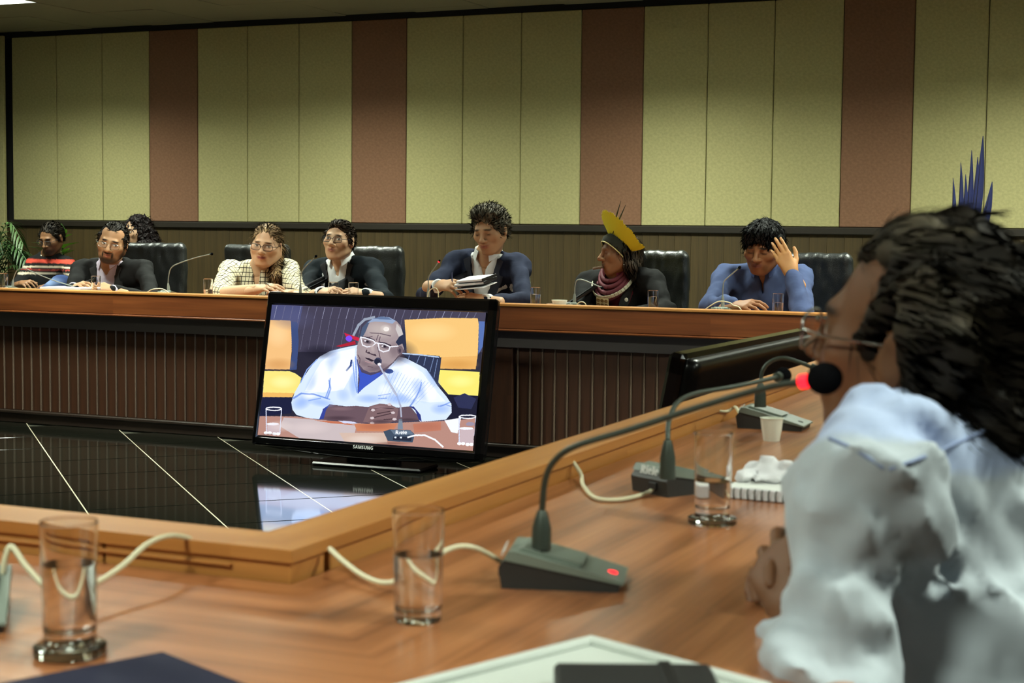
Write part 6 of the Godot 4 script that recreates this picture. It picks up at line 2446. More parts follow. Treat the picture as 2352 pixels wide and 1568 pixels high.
func feathered_man():
	var z := -8.50
	var J := {"N": px(1418, 619, z), "SL": px(1502, 646, z + 0.03), "SR": px(1350, 652, z - 0.05), "EL": px(1530, 712, -8.28), "ER": px(1330, 712, -8.28), "WL": px(1440, 722, -7.95), "WR": px(1292, 706, -7.92), "H": px(1440, 850, -8.66)}
	var skin := lin(140, 98, 68)
	var o := {"skin": skin, "head": px(1421, 579, z + 0.04), "rot": Vector3(0.06, -0.92, 0.06), "size": 0.98, "jaw": 1.1, "fat": 0.008, "nose": 1.15, "eyes": false, "brow": skin.darkened(0.3), "lip": skin.darkened(0.25)}
	var r := seated("elderly man in profile with a yellow feather headdress, lip disc and black jacket", o, J)
	var t: Node3D = r[0]
	var g: Geo = r[3]
	put_hand(g, r[1], skin, J.WR + r[1], Vector3(-0.5, 0.02, 0.6), Vector3(0, 0.9, 0.3), -1, [0.5, 0.5, 0.5, 0.5], 0.5)
	put_hand(g, r[1], skin, J.WL + r[1], Vector3(-0.8, 0.02, 0.3), Vector3(0, 0.9, 0.3), 1, [0.5, 0.5, 0.5, 0.5], 0.5)
	inner_body(g, J, 1.0, skin)
	part("body", g, M.skin, t)
	suit(t, J, lin(27, 27, 27), lin(96, 34, 44), {"seed": 41, "vee": -0.30, "half": 0.30, "neckline": -0.02, "wide": 1.0})
	legs(t, J, lin(24, 24, 24))
	var xf: Transform3D = r[2]
	# long grey hair under the headdress
	var h := Field.new()
	h.ball(Vector3(0, 0.034, -0.018), Vector3(0.079, 0.090, 0.097), 0.03)
	for s in [-1, 1]:
		h.cap(Vector3(0.066 * s, 0.03, -0.01), Vector3(0.080 * s, -0.09, -0.035), 0.030, 0.034, 0.03)
		h.cap(Vector3(0.080 * s, -0.09, -0.035), Vector3(0.078 * s, -0.15, -0.05), 0.034, 0.020, 0.03)
	h.cap(Vector3(0, 0.0, -0.09), Vector3(0, -0.15, -0.085), 0.050, 0.045, 0.05)
	h.ball(Vector3(0, -0.045, 0.085), Vector3(0.072, 0.125, 0.082), 0.015, Basis.IDENTITY, 1)
	h.noises.append([folds(42, 36.0), Basis.from_scale(Vector3(1.5, 0.3, 1.5)), 0.006])
	h.base = lin(74, 62, 50)
	for k in 26:
		var a := k * 0.9
		h.paint(Vector3(0.09 * sin(a), 0.06 * cos(k * 1.7), 0.08 * cos(a)), Vector3(0.007, 0.06, 0.012), lin(142, 128, 106), 0.8)
	part("hair", locks(net(h, 0.005, xf), xf, 1800, 0.06, Vector3(0, 0.13, 0.0), Vector3(0, -0.4, 0), 0.0014, 0.004), M.hair, t)
	var tip_ := xf * Transform3D(Basis(Vector3.RIGHT, 0.62), Vector3(0, -0.004, -0.012))
	# headdress: dark band over the crown, a fan of yellow feathers, two long dark quills
	var hd := Geo.new()
	var rows := []
	for e in [[0.086, -0.030], [0.100, -0.012], [0.102, 0.012], [0.090, 0.034]]:
		var row := []
		for k in 19:
			var a := PI * k / 18.0 * 1.18 - 0.09 * PI
			row.append(tip_ * Vector3(cos(a) * e[0], 0.016 + sin(a) * (e[0] + 0.016), e[1] * 1.0 + 0.012 * sin(a) - 0.010))
		rows.append(row)
	hd.sheet(rows, 0.006)
	var band := part("headdress_band", hd, plain(c8(40, 44, 34), 0.9), t, "dark woven band of the headdress")
	var cord := []
	for k in 23:
		var a := PI * k / 22.0 * 1.18 - 0.09 * PI
		cord.append(tip_ * Vector3(cos(a) * 0.090, 0.014 + sin(a) * 0.103, 0.032 + 0.010 * sin(a)))
	var cg := Geo.new()
	cg.tube(cord, 0.0035, 6)
	part("cord", cg, plain(c8(206, 196, 140), 0.8), band)
	var rn := RandomNumberGenerator.new()
	rn.seed = 7
	var yel := plain(c8(234, 220, 56), 0.75, 0.3)
	yel.backlight_enabled = true
	yel.backlight = Color(0.25, 0.2, 0.02)
	for k in 60:
		var a := lerpf(-0.24, PI + 0.24, (k + rn.randf_range(-0.2, 0.2)) / 59.0)
		var root := Vector3(cos(a) * 0.094, 0.016 + sin(a) * 0.108, -0.022)
		var out := Vector3(cos(a), sin(a), 0)
		var up := absf(sin(a))
		var len := (0.105 + 0.03 * up) * rn.randf_range(0.94, 1.04)
		var d := (out + Vector3(rn.randf_range(-0.04, 0.04), 0.10, -0.62)).normalized()
		var side := d.cross(Vector3(0, 0, 1)).normalized()
		var nn := side.cross(d)
		var fe := Geo.new()
		var rr := []
		for j in 6:
			var u := j / 5.0
			var w: float = [0.003, 0.009, 0.012, 0.0125, 0.011, 0.004][j]
			var c := root + d * len * u + nn * 0.012 * u * u
			rr.append([tip_ * (c - side * w), tip_ * (c + nn * 0.002), tip_ * (c + side * w)])
		fe.sheet(rr, 0.0008)
		part("feather", fe, yel, band)
	for q in [[0.35, 0.20, 0.0], [0.62, 0.19, 0.03]]:
		var a := PI / 2 + 0.02
		var root := Vector3(0.012 + q[2], 0.12, -0.02)
		var d := Vector3(q[0], 0.62, -0.55 - q[0] * 0.5).normalized()
		var qg := Geo.new()
		qg.tube([tip_ * root, tip_ * (root + d * q[1] * 0.6), tip_ * (root + d * q[1])], [0.0025, 0.0045, 0.001], 6)
		part("quill", qg, plain(c8(38, 32, 20), 0.8), band)
	# lip disc
	var ld := Geo.new()
	ld.lathe([[0.001, -0.006], [0.030, -0.007], [0.033, 0.0], [0.030, 0.007], [0.001, 0.006]], 24, xf * Vector3(0, -0.082, 0.122), xf.basis.orthonormalized() * Basis(Vector3.RIGHT, 0.10))
	part("lip_disc", ld, plain(c8(104, 80, 60), 0.6), t)
	# dark red beads and a pale shell collar round the neck, a patterned pendant with orange fringe
	var b: Basis = J.B
	for k in 4:
		var bd := []
		for j in 33:
			var a := TAU * j / 32
			bd.append(J.N + b.y * (0.012 - 0.018 * k - 0.050 * maxf(0, cos(a)) * (1.0 + 0.2 * k)) + b.x * sin(a) * (0.078 + 0.008 * k) + b.z * (cos(a) * (0.080 + 0.012 * k) + 0.022 + 0.010 * k))
		var bg := Geo.new()
		bg.tube(bd, 0.0135, 8, false)
		part("bead_strand", bg, plain(c8(104, 40, 52), 0.7), t)
	var sc := []
	for j in 41:
		var a := TAU * j / 40
		sc.append([a, J.N + b.y * (-0.035 - 0.072 * maxf(-0.2, cos(a))) + b.x * sin(a) * 0.128 + b.z * (cos(a) * 0.135 + 0.052)])
	for j in 40:
		var p: Vector3 = sc[j][1]
		var q: Vector3 = sc[j + 1][1]
		var m := (p + q) / 2
		var tb := Geo.new()
		var dir := (q - p).normalized()
		var outw: Vector3 = (m - (J.N + b.y * -0.02)).normalized()
		tb.box(Vector3.ZERO, Vector3((q - p).length() * 0.94, 0.006, 0.022), 0.002, Basis(dir, outw.cross(dir).cross(dir).normalized() * -1.0, dir.cross(outw.cross(dir).cross(dir).normalized() * -1.0)))
		var o2 := part("shell_bead", tb, plain(c8(198, 200, 176), 0.5), t)
		o2.position = m
	var pb := Basis(b.x, b.y, b.z) * Basis(Vector3.BACK, -0.16)
	var pc: Vector3 = J.N + b.y * -0.150 + b.z * 0.185 + b.x * -0.022
	var pdg := Geo.new()
	pdg.box(Vector3.ZERO, Vector3(0.078, 0.082, 0.006), 0.002, pb)
	var pend := part("beaded_pendant", pdg, plain(c8(206, 196, 150), 0.7), t, "pale beaded pendant with brown rings")
	pend.position = pc
	for i in 3:
		for j in 3:
			for rr in [0.0095, 0.0045]:
				var cr := []
				for k in 13:
					cr.append(pb * Vector3((i - 1) * 0.025 + cos(TAU * k / 12) * rr, (j - 1) * 0.025 + sin(TAU * k / 12) * rr * 0.85, 0.004))
				var rg := Geo.new()
				rg.tube(cr, 0.0016, 5, false)
				part("bead_ring", rg, plain(c8(120, 82, 20), 0.6), pend)
	for i in 9:
		var fr := Geo.new()
		fr.tube([pb * Vector3((i - 4) * 0.0088, -0.040, 0.0), pb * Vector3((i - 4) * 0.0098, -0.085, 0.002)], [0.0048, 0.0055], 6)
		part("fringe_strand", fr, plain(c8(186, 108, 34), 0.8), pend)
	var er := Geo.new()
	er.tube([xf * Vector3(0.086, -0.045, -0.005), xf * Vector3(0.089, -0.072, -0.004)], 0.002, 6)
	er.box(xf * Vector3(0.089, -0.075, -0.004), Vector3(0.018, 0.005, 0.018), 0.002)
	part("ear_pendant", er, M.white, t)
	var pin := Geo.new()
	pin.lathe([[0.001, -0.002], [0.011, -0.002], [0.011, 0.002], [0.001, 0.003]], 16, J.N + b.x * 0.115 + b.y * -0.135 + b.z * 0.150, Basis(b.x, b.z, -b.y))
	part("lapel_pin", pin, M.china, t)

func blue_shirt_man():
	var z := -8.50
	var J := {"N": px(1758, 613, z), "SL": px(1838, 632, z), "SR": px(1668, 634, z), "EL": px(1842, 716, -8.02), "ER": px(1632, 702, -8.16), "WL": px(1818, 626, -8.14), "WR": px(1688, 704, -7.93), "H": px(1752, 860, -8.64)}
	var skin := lin(138, 92, 60)
	var o := {"skin": skin, "head": px(1752, 568, z + 0.12), "rot": Vector3(0.30, -0.08, -0.05), "size": 1.07, "jaw": 1.08, "fat": 0.006, "nose": 1.1, "eyes": false, "brow": lin(28, 22, 18), "lip": lin(120, 70, 60)}
	var r := seated("man in a blue shirt resting his forehead on his raised left hand", o, J)
	var t: Node3D = r[0]
	var g: Geo = r[3]
	var tip: Vector3 = px(1772, 556, -8.20)
	put_hand(g, r[1], lin(176, 126, 78), J.WL + r[1], Vector3(-0.52, 0.84, -0.12), Vector3(0.20, 0.22, 0.95), 1, [0.16, 0.20, 0.24, 0.28], 0.8, 1.12, 0.0048, 0.15)
	put_hand(g, r[1], skin, J.WR + r[1], Vector3(0.75, 0.12, 0.35), Vector3(-0.1, 0.85, 0.5), -1, [0.45, 0.5, 0.55, 0.6], 0.4, 1.05)
	inner_body(g, J, 1.0, skin)
	part("body", g, M.skin, t)
	var K := J.duplicate()
	K.WL = K.EL.lerp(K.WL, 0.93)
	K.WR = K.ER.lerp(K.WR, 0.86)
	var f := torso(K, 1.12, 0.04, 1.16)
	f.base = lin(72, 84, 118)
	f.noises.append([folds(101, 5.0), Basis.from_euler(Vector3(0, 0, 0.7)).scaled(Vector3(1.8, 0.7, 1)), 0.016])
	f.noises.append([ridges(102, 4.5), Basis.from_euler(Vector3(0, 0, -0.6)).scaled(Vector3(1.6, 0.7, 1)), 0.009])
	f.ball(J.N + K.B.y * 0.045 + K.B.z * 0.03, Vector3(0.072, 0.07, 0.07), 0.01, K.B, 1)
	f.wedge(J.N + K.B.y * -0.10 + K.B.z * 0.02, K.B, 0.2, 0.008)
	part("shirt", net(f, 0.0115), M.cloth, t)
	J.B = K.B
	collar(t, J, plain(c8(74, 90, 136), 0.9, 0.25), 0.070, 0.42, 0.05, 0.03)
	legs(t, J, lin(34, 36, 48))
	var h := short_hair({"seed": 103, "rough": 0.009, "volume": 0.012, "line": -0.026, "brow_width": 0.072, "top": [Vector3(0.0, 0.088, 0.045), Vector3(0.068, 0.045, 0.055)]})
	tuft(t, h, 0.005, r[2], lin(26, 24, 22), 0.034, 0.007, Vector3(0, 0.12, -0.03))

func blue_feathers_person():
	var z := -8.50
	var J := {"N": px(2256, 631, z), "SL": px(2346, 668, z), "SR": px(2170, 665, z), "EL": px(2390, 740, -8.3), "ER": px(2140, 740, -8.3), "WL": px(2330, 742, -7.98), "WR": px(2190, 750, -7.98), "H": px(2256, 870, -8.65)}
	var skin := lin(150, 106, 74)
	var o := {"skin": skin, "head": px(2250, 586, z + 0.06), "rot": Vector3(0.05, -0.3, 0), "size": 0.98, "cell": 0.006, "brow": lin(28, 22, 18)}
	var r := seated("person with tall blue feathers on the head, hidden behind the speaker's head", o, J)
	var t: Node3D = r[0]
	var g: Geo = r[3]
	put_hand(g, r[1], skin, J.WL + r[1], Vector3(0.1, 0.5, 0.3), Vector3(0, 0.6, 0.8), 1, [0.5, 0.5, 0.5, 0.5], 0.5, 1.0, 0.006)
	put_hand(g, r[1], skin, J.WR + r[1], Vector3(0.8, 0.1, 0.3), Vector3(0, 0.9, 0.4), -1, [0.5, 0.5, 0.5, 0.5], 0.5, 1.0, 0.006)
	inner_body(g, J, 1.0, skin)
	part("body", g, M.skin, t)
	var f := torso(J, 1.05, 0.02, 1.15)
	f.base = lin(140, 154, 186)
	f.noises.append([folds(111, 6.0), Basis.IDENTITY, 0.014])
	part("shirt", net(f, 0.016), M.cloth, t)
	legs(t, J, lin(34, 36, 48))
	tuft(t, short_hair({"seed": 112, "rough": 0.008, "volume": 0.008, "line": -0.02}), 0.007, r[2], lin(26, 24, 22))
	var bn := Geo.new()
	var ring := []
	for k in 25:
		var a := TAU * k / 24
		ring.append(r[2] * Vector3(sin(a) * 0.088, 0.06 + 0.01 * cos(a), cos(a) * 0.10 - 0.015))
	bn.tube(ring, 0.008, 8, false)
	var band := part("headband", bn, plain(c8(60, 44, 30), 0.9), t)
	var blue := plain(c8(44, 54, 104), 0.7, 0.4)
	blue.backlight_enabled = true
	blue.backlight = Color(0.05, 0.06, 0.16)
	# tip, root, half width
	for q in [[2189, 408, 2186, 560, 0.011], [2207, 373, 2199, 560, 0.014], [2232, 345, 2216, 560, 0.016], [2258, 312, 2232, 560, 0.022], [2246, 360, 2226, 560, 0.018], [2279, 417, 2246, 560, 0.021], [2218, 400, 2208, 560, 0.014]]:
		var tipp: Vector3 = px(q[0], q[1], z - 0.02) - r[1]
		var root: Vector3 = px(q[2], q[3], z) - r[1]
		var d := tipp - root
		var side := d.cross(Vector3(0.3, 0, 1)).normalized()
		var nn := side.cross(d).normalized()
		var rr := []
		for j in 9:
			var u := j / 8.0
			var w: float = q[4] * [0.25, 0.7, 0.95, 1.0, 0.95, 0.8, 0.6, 0.36, 0.08][j]
			var c: Vector3 = root + d * u + side * 0.010 * sin(u * PI)
			rr.append([c - side * w, c - side * w * 0.5 + nn * 0.003, c + nn * 0.005, c + side * w * 0.5 + nn * 0.003, c + side * w])
		var fg := Geo.new()
		fg.sheet(rr, 0.001)
		var fe := part("feather", fg, blue, band)
		var sh := Geo.new()
		sh.tube([root, root + d * 0.5 + nn * 0.005, tipp], [0.0025, 0.002, 0.0008], 5)
		part("shaft", sh, plain(c8(24, 26, 44), 0.5), fe)

# ------------------------------------------------------------------ the man speaking, close on the right, seen from behind
func front_person():
	var J := {"N": pd(2195, 905, 1.84), "SL": pd(2012, 1085, 1.63), "SR": pd(2420, 985, 1.98), "EL": pd(1918, 1500, 1.60), "ER": pd(2150, 1500, 2.12), "WL": pd(1832, 1405, 1.80), "WR": pd(1875, 1392, 1.96), "H": pd(2380, 1830, 1.86)}
	var skin := lin(112, 76, 50)
	var turn := 1.374 + PI
	var o := {"skin": skin, "head": pd(2112, 778, 1.80), "face": Basis(Vector3.UP, turn), "rot": Vector3(-0.14, 0.0, -0.12), "size": 1.08, "cell": 0.0055, "fat": 0.004, "jaw": 1.1, "brow": lin(40, 32, 26), "neck": 1.05}
	var base := Vector3(J.H.x, 0, J.H.z)
	var r := seated("man in a pale blue shirt seen from behind, speaking into a microphone", o, J, "")
	var t: Node3D = r[0]
	var g: Geo = r[3]
	# clasped hands
	put_hand(g, base, skin, J.WL + base, pd(1782, 1300, 1.86) - (J.WL + base), Vector3(-0.5, 0.6, 0.4), 1, [0.5, 0.58, 0.66, 0.74], 0.6, 0.98, 0.0048, 1.3)
	put_hand(g, base, skin, J.WR + base, pd(1780, 1285, 1.90) - (J.WR + base), Vector3(-0.3, 0.8, -0.3), -1, [0.5, 0.6, 0.7, 0.75], 0.7, 0.98, 0.0048, 1.3)
	var ib := torso(J, 0.72, 0.0, 0.6)
	ib.inset = 0.03
	ib.base = skin
	net(ib, 0.03, Transform3D.IDENTITY, g)
	part("body", g, M.skin, t)
	# shirt
	var K := J.duplicate()
	K.WL = K.EL.lerp(K.WL, 0.62)
	K.WR = K.ER.lerp(K.WR, 0.5)
	var f := torso(K, 1.10, 0.05, 1.40)
	var b: Basis = K.B
	f.base = lin(176, 184, 192)
	# yoke of the shirt: a paler blue across the shoulders
	f.paint(J.N + b.y * 0.03 + b.z * 0.02, Vector3(0.34, 0.135, 0.30), lin(176, 190, 222), 0.03, b)
	var along := Basis(b.x, b.y, b.z).inverse()
	f.ball(J.N + b.y * 0.06 + b.z * 0.03, Vector3(0.075, 0.085, 0.08), 0.012, b, 1)
	f.cap(pd(2135, 1170, 1.78) - base, pd(2215, 1650, 1.80) - base, 0.11, 0.13, 0.06)
	# creases pressed into the cloth
	var creases := []
	for line in [[[2035, 1085], [2085, 1160], [2122, 1260], [2140, 1380], [2150, 1500], [2150, 1600]], [[2075, 1372], [1995, 1392], [1940, 1430]], [[1800, 1402], [1850, 1465], [1905, 1530], [1950, 1590]], [[2050, 972], [2110, 986], [2185, 1004]], [[2205, 1035], [2260, 1105], [2330, 1180]], [[2230, 1180], [2290, 1260], [2352, 1320]], [[1930, 1120], [1990, 1170], [2050, 1240]], [[1870, 1240], [1900, 1300], [1960, 1350]], [[1840, 1215], [1880, 1228], [1925, 1216]], [[2060, 1180], [2085, 1260], [2105, 1340]], [[1985, 1450], [2040, 1480], [2090, 1500]], [[2180, 1080], [2230, 1190], [2300, 1290]]]:
		var run := []
		for q in line:
			var d := (pd(q[0], q[1], 1.0) - EYE).normalized()
			run.append(f.hit(EYE - base + d * 1.1, d, 1.4) - d * 0.003)
		creases.append(run)
	for run in creases:
		for k in run.size() - 1:
			f.cap(run[k], run[k + 1], 0.010, 0.010, 0.026, 1)
	f.noises.append([folds(121, 4.2), Basis.from_euler(Vector3(0, 0, 0.9)).scaled(Vector3(2.0, 0.55, 1.2)) * along, 0.024])
	f.noises.append([folds(122, 9.0), Basis.from_euler(Vector3(0, 0, 0.7)).scaled(Vector3(2.2, 0.5, 1.2)) * along, 0.015])
	f.noises.append([ridges(126, 7.0), Basis.from_euler(Vector3(0.2, 0, 0.75)).scaled(Vector3(1.7, 0.55, 1.2)) * along, 0.009])
	f.noises.append([folds(123, 24.0), Basis.from_scale(Vector3(1.6, 0.7, 1.2)) * along, 0.0035])
	var m := plain(Color(1, 1, 1), 0.9, 0.25)
	m.vertex_color_use_as_albedo = true
	m.rim_enabled = true
	m.rim = 0.25
	var sg := net(f, 0.010)
	part("shirt", sg, m, t)
	# seams, laid on the cloth
	var dark := plain(c8(128, 142, 178), 0.9)
	for line in [[[2042, 1078], [2120, 1050], [2210, 1012], [2290, 975], [2365, 945]], [[1905, 1006], [1960, 1030], [2030, 1075]]]:
		var pts := []
		for q in line:
			var d := (pd(q[0], q[1], 1.0) - EYE).normalized()
			pts.append(f.hit(EYE - base + d * 1.1, d, 1.4))
		var tg := Geo.new()
		tg.tube(curve(pts, 5), 0.0020, 6)
		part("seam", tg, dark, t)
	J.B = K.B
	collar(t, J, plain(c8(172, 186, 216), 0.9, 0.25), 0.078, 0.45, 0.062, 0.036, "collar", 0.015)
	legs(t, J, lin(30, 32, 40), Vector3(-0.98, 0, -0.195))
	# hair: thick, combed back in waves
	var h := Field.new()
	h.base = lin(34, 29, 24)
	h.ball(Vector3(0, 0.034, -0.028), Vector3(0.090, 0.098, 0.108), 0.03)
	h.ball(Vector3(0, -0.01, -0.065), Vector3(0.088, 0.092, 0.075), 0.04)
	h.cap(Vector3(-0.04, -0.07, -0.085), Vector3(0.04, -0.07, -0.085), 0.040, 0.040, 0.04)
	for s in [-1, 1]:
		h.ball(Vector3(0.096 * s, -0.018, 0.004), Vector3(0.036, 0.046, 0.034), 0.01, Basis.IDENTITY, 1)
		h.ball(Vector3(0.072 * s, 0.050, 0.085), Vector3(0.050, 0.065, 0.062), 0.02, Basis.IDENTITY, 1)
	for s in [-1, 1]:
		h.ball(Vector3(0.098 * s, -0.012, 0.055), Vector3(0.052, 0.054, 0.048), 0.01, Basis.IDENTITY, 1)
	h.block(Vector3(0, -0.145, -0.05), Vector3(0.3, 0.09, 0.3), 0.0, 0.02, Basis(Vector3.RIGHT, -0.15), 1)
	h.ball(Vector3(0, -0.040, 0.100), Vector3(0.105, 0.122, 0.088), 0.014, Basis.IDENTITY, 1)
	h.noises.append([folds(124, 15.0), Basis.from_scale(Vector3(1.9, 0.5, 0.6)), 0.022])
	h.noises.append([folds(125, 45.0), Basis.from_scale(Vector3(2.0, 0.35, 0.4)), 0.010])
	var rn := RandomNumberGenerator.new()
	rn.seed = 12
	for k in 34:
		var a := rn.randf_range(-0.4, 2.2)
		var e := rn.randf_range(-0.2, 1.2)
		h.paint(Vector3(sin(a) * cos(e) * 0.10, 0.04 + sin(e) * 0.11, -0.02 + cos(a) * cos(e) * 0.11), Vector3(0.007, 0.016, 0.05), lin(52, 45, 36).lerp(lin(104, 96, 80), rn.randf()), 0.8, Basis(Vector3.RIGHT, rn.randf_range(0.2, 0.9)))
	part("hair", locks(net(h, 0.0065, r[2]), r[2], 3200, 0.042, Vector3(0, 0.03, 0.20), Vector3(0, 0.0, -0.2), 0.0011, 0.002), M.hair, t)
	eyeglasses(t, r[2], M.chrome, 0.027, 0.019, 0.0018)
	# his chair
	var c := thing("speaker_chair", "black leather chair under the man speaking on the right", "chair", base + Vector3(0.07, 0, 0.02), turn)
	var ms := chair_meshes()
	for k in 2:
		part(["backrest", "seat"][k], ms[k], M.leather, c).position = Vector3(0, -0.05, -0.30 if k == 0 else -0.24)
	var p := Geo.new()
	p.lathe([[0.001, 0.0], [0.26, 0.0], [0.26, 0.02], [0.03, 0.05], [0.028, 0.36], [0.001, 0.37]], 20, Vector3(0, 0, 0))
	part("pedestal", p, M.black_matte, c)

# ------------------------------------------------------------------ glasses, microphones, papers
func glass(at: Vector3, label: String, fill: float, coaster := false) -> Node3D:
	var t := thing("water_glass", label, "glass", at + Vector3(0, 0.013 if coaster else 0.0, 0), 0, "tall tumblers of water")
	var g := Geo.new()
	g.lathe([[0.0004, 0.0004], [0.0245, 0.0004], [0.0256, 0.0012], [0.02595, 0.0025], [0.0260, 0.004], [0.0287, 0.1222], [0.02873, 0.1236], [0.0284, 0.1244], [0.0279, 0.1244], [0.02763, 0.1236], [0.0276, 0.1222], [0.0251, 0.0180], [0.0249, 0.0160], [0.0240, 0.0140], [0.0225, 0.0132], [0.0004, 0.0130]], 48)
	part("tumbler", g, M.glass, t)
	var w := Geo.new()
	var hw := 0.013 + 0.11 * fill
	var r := lerpf(0.0251, 0.0276, (hw - 0.018) / 0.1042) + 0.0001
	w.lathe([[0.0004, 0.0128], [0.0225, 0.0130], [0.0241, 0.0139], [0.0250, 0.0159], [0.0252, 0.0180], [r, hw], [0.0004, hw]], 48)
	part("water", w, M.water, t)
	if coaster:
		var c := thing("coaster", "round glass coaster under the " + label, "coaster", at, 0, "glass coasters")
		var d := Geo.new()
		d.lathe([[0.0004, 0.0004], [0.034, 0.0004], [0.0365, 0.003], [0.0365, 0.011], [0.034, 0.0127], [0.0004, 0.0127]], 40)
		part("disc", d, M.glass, c)
	return t

# a delegate's microphone: wedge base, boot, bent neck, head. Axis x points to the user; neck and cable in world points
func microphone(at: Vector3, turn: float, label: String, neck: Array, tip: float, lit: bool, cable: Array, r := 0.004, foam := true) -> Node3D:
	var t := thing("microphone", label, "microphone", at, turn, "delegate microphones on the desks")
	var inv := t.transform.affine_inverse()
	var side := PackedVector2Array([Vector2(-0.070, 0.0), Vector2(0.072, 0.0), Vector2(0.074, 0.010), Vector2(-0.066, 0.036), Vector2(-0.074, 0.026)])
	var g := Geo.new()
	g.plate(side, 0.088, Vector3.ZERO, Basis.IDENTITY)
	part("base", g, M.mic_side, t)
	var top := PackedVector2Array([Vector2(-0.068, 0.0355), Vector2(0.078, 0.0095), Vector2(0.078, 0.0125), Vector2(0.030, 0.026), Vector2(-0.052, 0.046), Vector2(-0.062, 0.046)])
	var c := Geo.new()
	c.plate(top, 0.094, Vector3.ZERO, Basis.IDENTITY)
	c.plate(PackedVector2Array([Vector2(-0.054, 0.046), Vector2(0.022, 0.028), Vector2(0.028, 0.031), Vector2(-0.044, 0.049)]), 0.070, Vector3.ZERO, Basis.IDENTITY)
	part("top_plate", c, M.mic_top, t)
	var l := lettering("Riele", 0.013, M.white, t, Vector3(-0.0722, 0.0395, 0), Basis(Vector3(0, 0, 1), Vector3(0.28, 0.96, 0).normalized(), Vector3(-0.96, 0.28, 0).normalized()), "lettering", true)
	var led := Geo.new()
	led.lathe([[0.0003, -0.001], [0.0065, -0.001], [0.006, 0.003], [0.0003, 0.0042]], 16, Vector3(0.062, 0.0150, 0.006), Basis(Vector3.BACK, -0.18))
	part("indicator_light", led, M.red_led if lit else M.mic_side, t)
	var sock := Geo.new()
	sock.box(Vector3(-0.074, 0.016, 0.012), Vector3(0.006, 0.012, 0.018), 0.001)
	part("socket", sock, M.black_matte, t)
	var pts := []
	for p in neck:
		pts.append(inv * (p as Vector3))
	var bt := Geo.new()
	var b0: Vector3 = pts[0]
	var b1: Vector3 = pts[1]
	bt.tube([b0, b0.lerp(b1, 0.55), b0.lerp(b1, 0.9), b1], [r * 3.1, r * 3.0, r * 1.9, r * 1.4], 16)
	part("boot", bt, M.mic_neck if r > 0.0035 else M.mic_thin, t)
	var line := curve(pts.slice(1), 8)
	var nk := Geo.new()
	nk.tube(line, r, 10)
	part("gooseneck", nk, M.mic_neck if r > 0.0035 else M.mic_thin, t)
	var e: Vector3 = line[-1]
	var d: Vector3 = (line[-1] - line[-2]).normalized()
	var hb := frame_of(d, Vector3.UP)
	var lb := Basis(hb.x, hb.z, -hb.y)
	var rg := Geo.new()
	rg.lathe([[r, 0.0], [r * 2.0, 0.001], [r * 2.0, tip * 0.95], [r, tip]], 16, e, lb)
	part("ring_light" if lit else "collar", rg, M.red_led if lit else M.mic_neck, t)
	var hd := Geo.new()
	var prof := []
	for k in 13:
		var a := -PI / 2 + PI * k / 12
		prof.append([maxf(cos(a) * tip, 0.0003), tip * 1.75 + sin(a) * tip * 1.12])
	hd.lathe(prof, 20, e, lb)
	part("windscreen", hd, M.foam, t)
	if cable:
		var cp := []
		for p in cable:
			cp.append(inv * (p as Vector3))
		var cg := Geo.new()
		cg.tube(curve(cp, 8), maxf(r * 0.85, 0.003), 8)
		part("cable", cg, M.cable, t)
	return t

func small_cup(called: String, label: String, at: Vector3, r0: float, r1: float, h: float, m: Material, lip := 0.0) -> Node3D:
	var t := thing(called, label, "cup", at)
	var g := Geo.new()
	g.lathe([[0.0003, 0.0], [r0, 0.0], [r0 * 1.04, 0.002], [lerpf(r0, r1, 0.5) + 0.001, h * 0.5], [r1, h - 0.001], [r1 + lip, h - 0.0005], [r1 + lip, h], [r1 - 0.002, h], [lerpf(r0, r1, 0.5) - 0.0015, h * 0.5], [r0 - 0.002, 0.004], [0.0003, 0.003]], 32)
	part("wall", g, m, t)
	return t

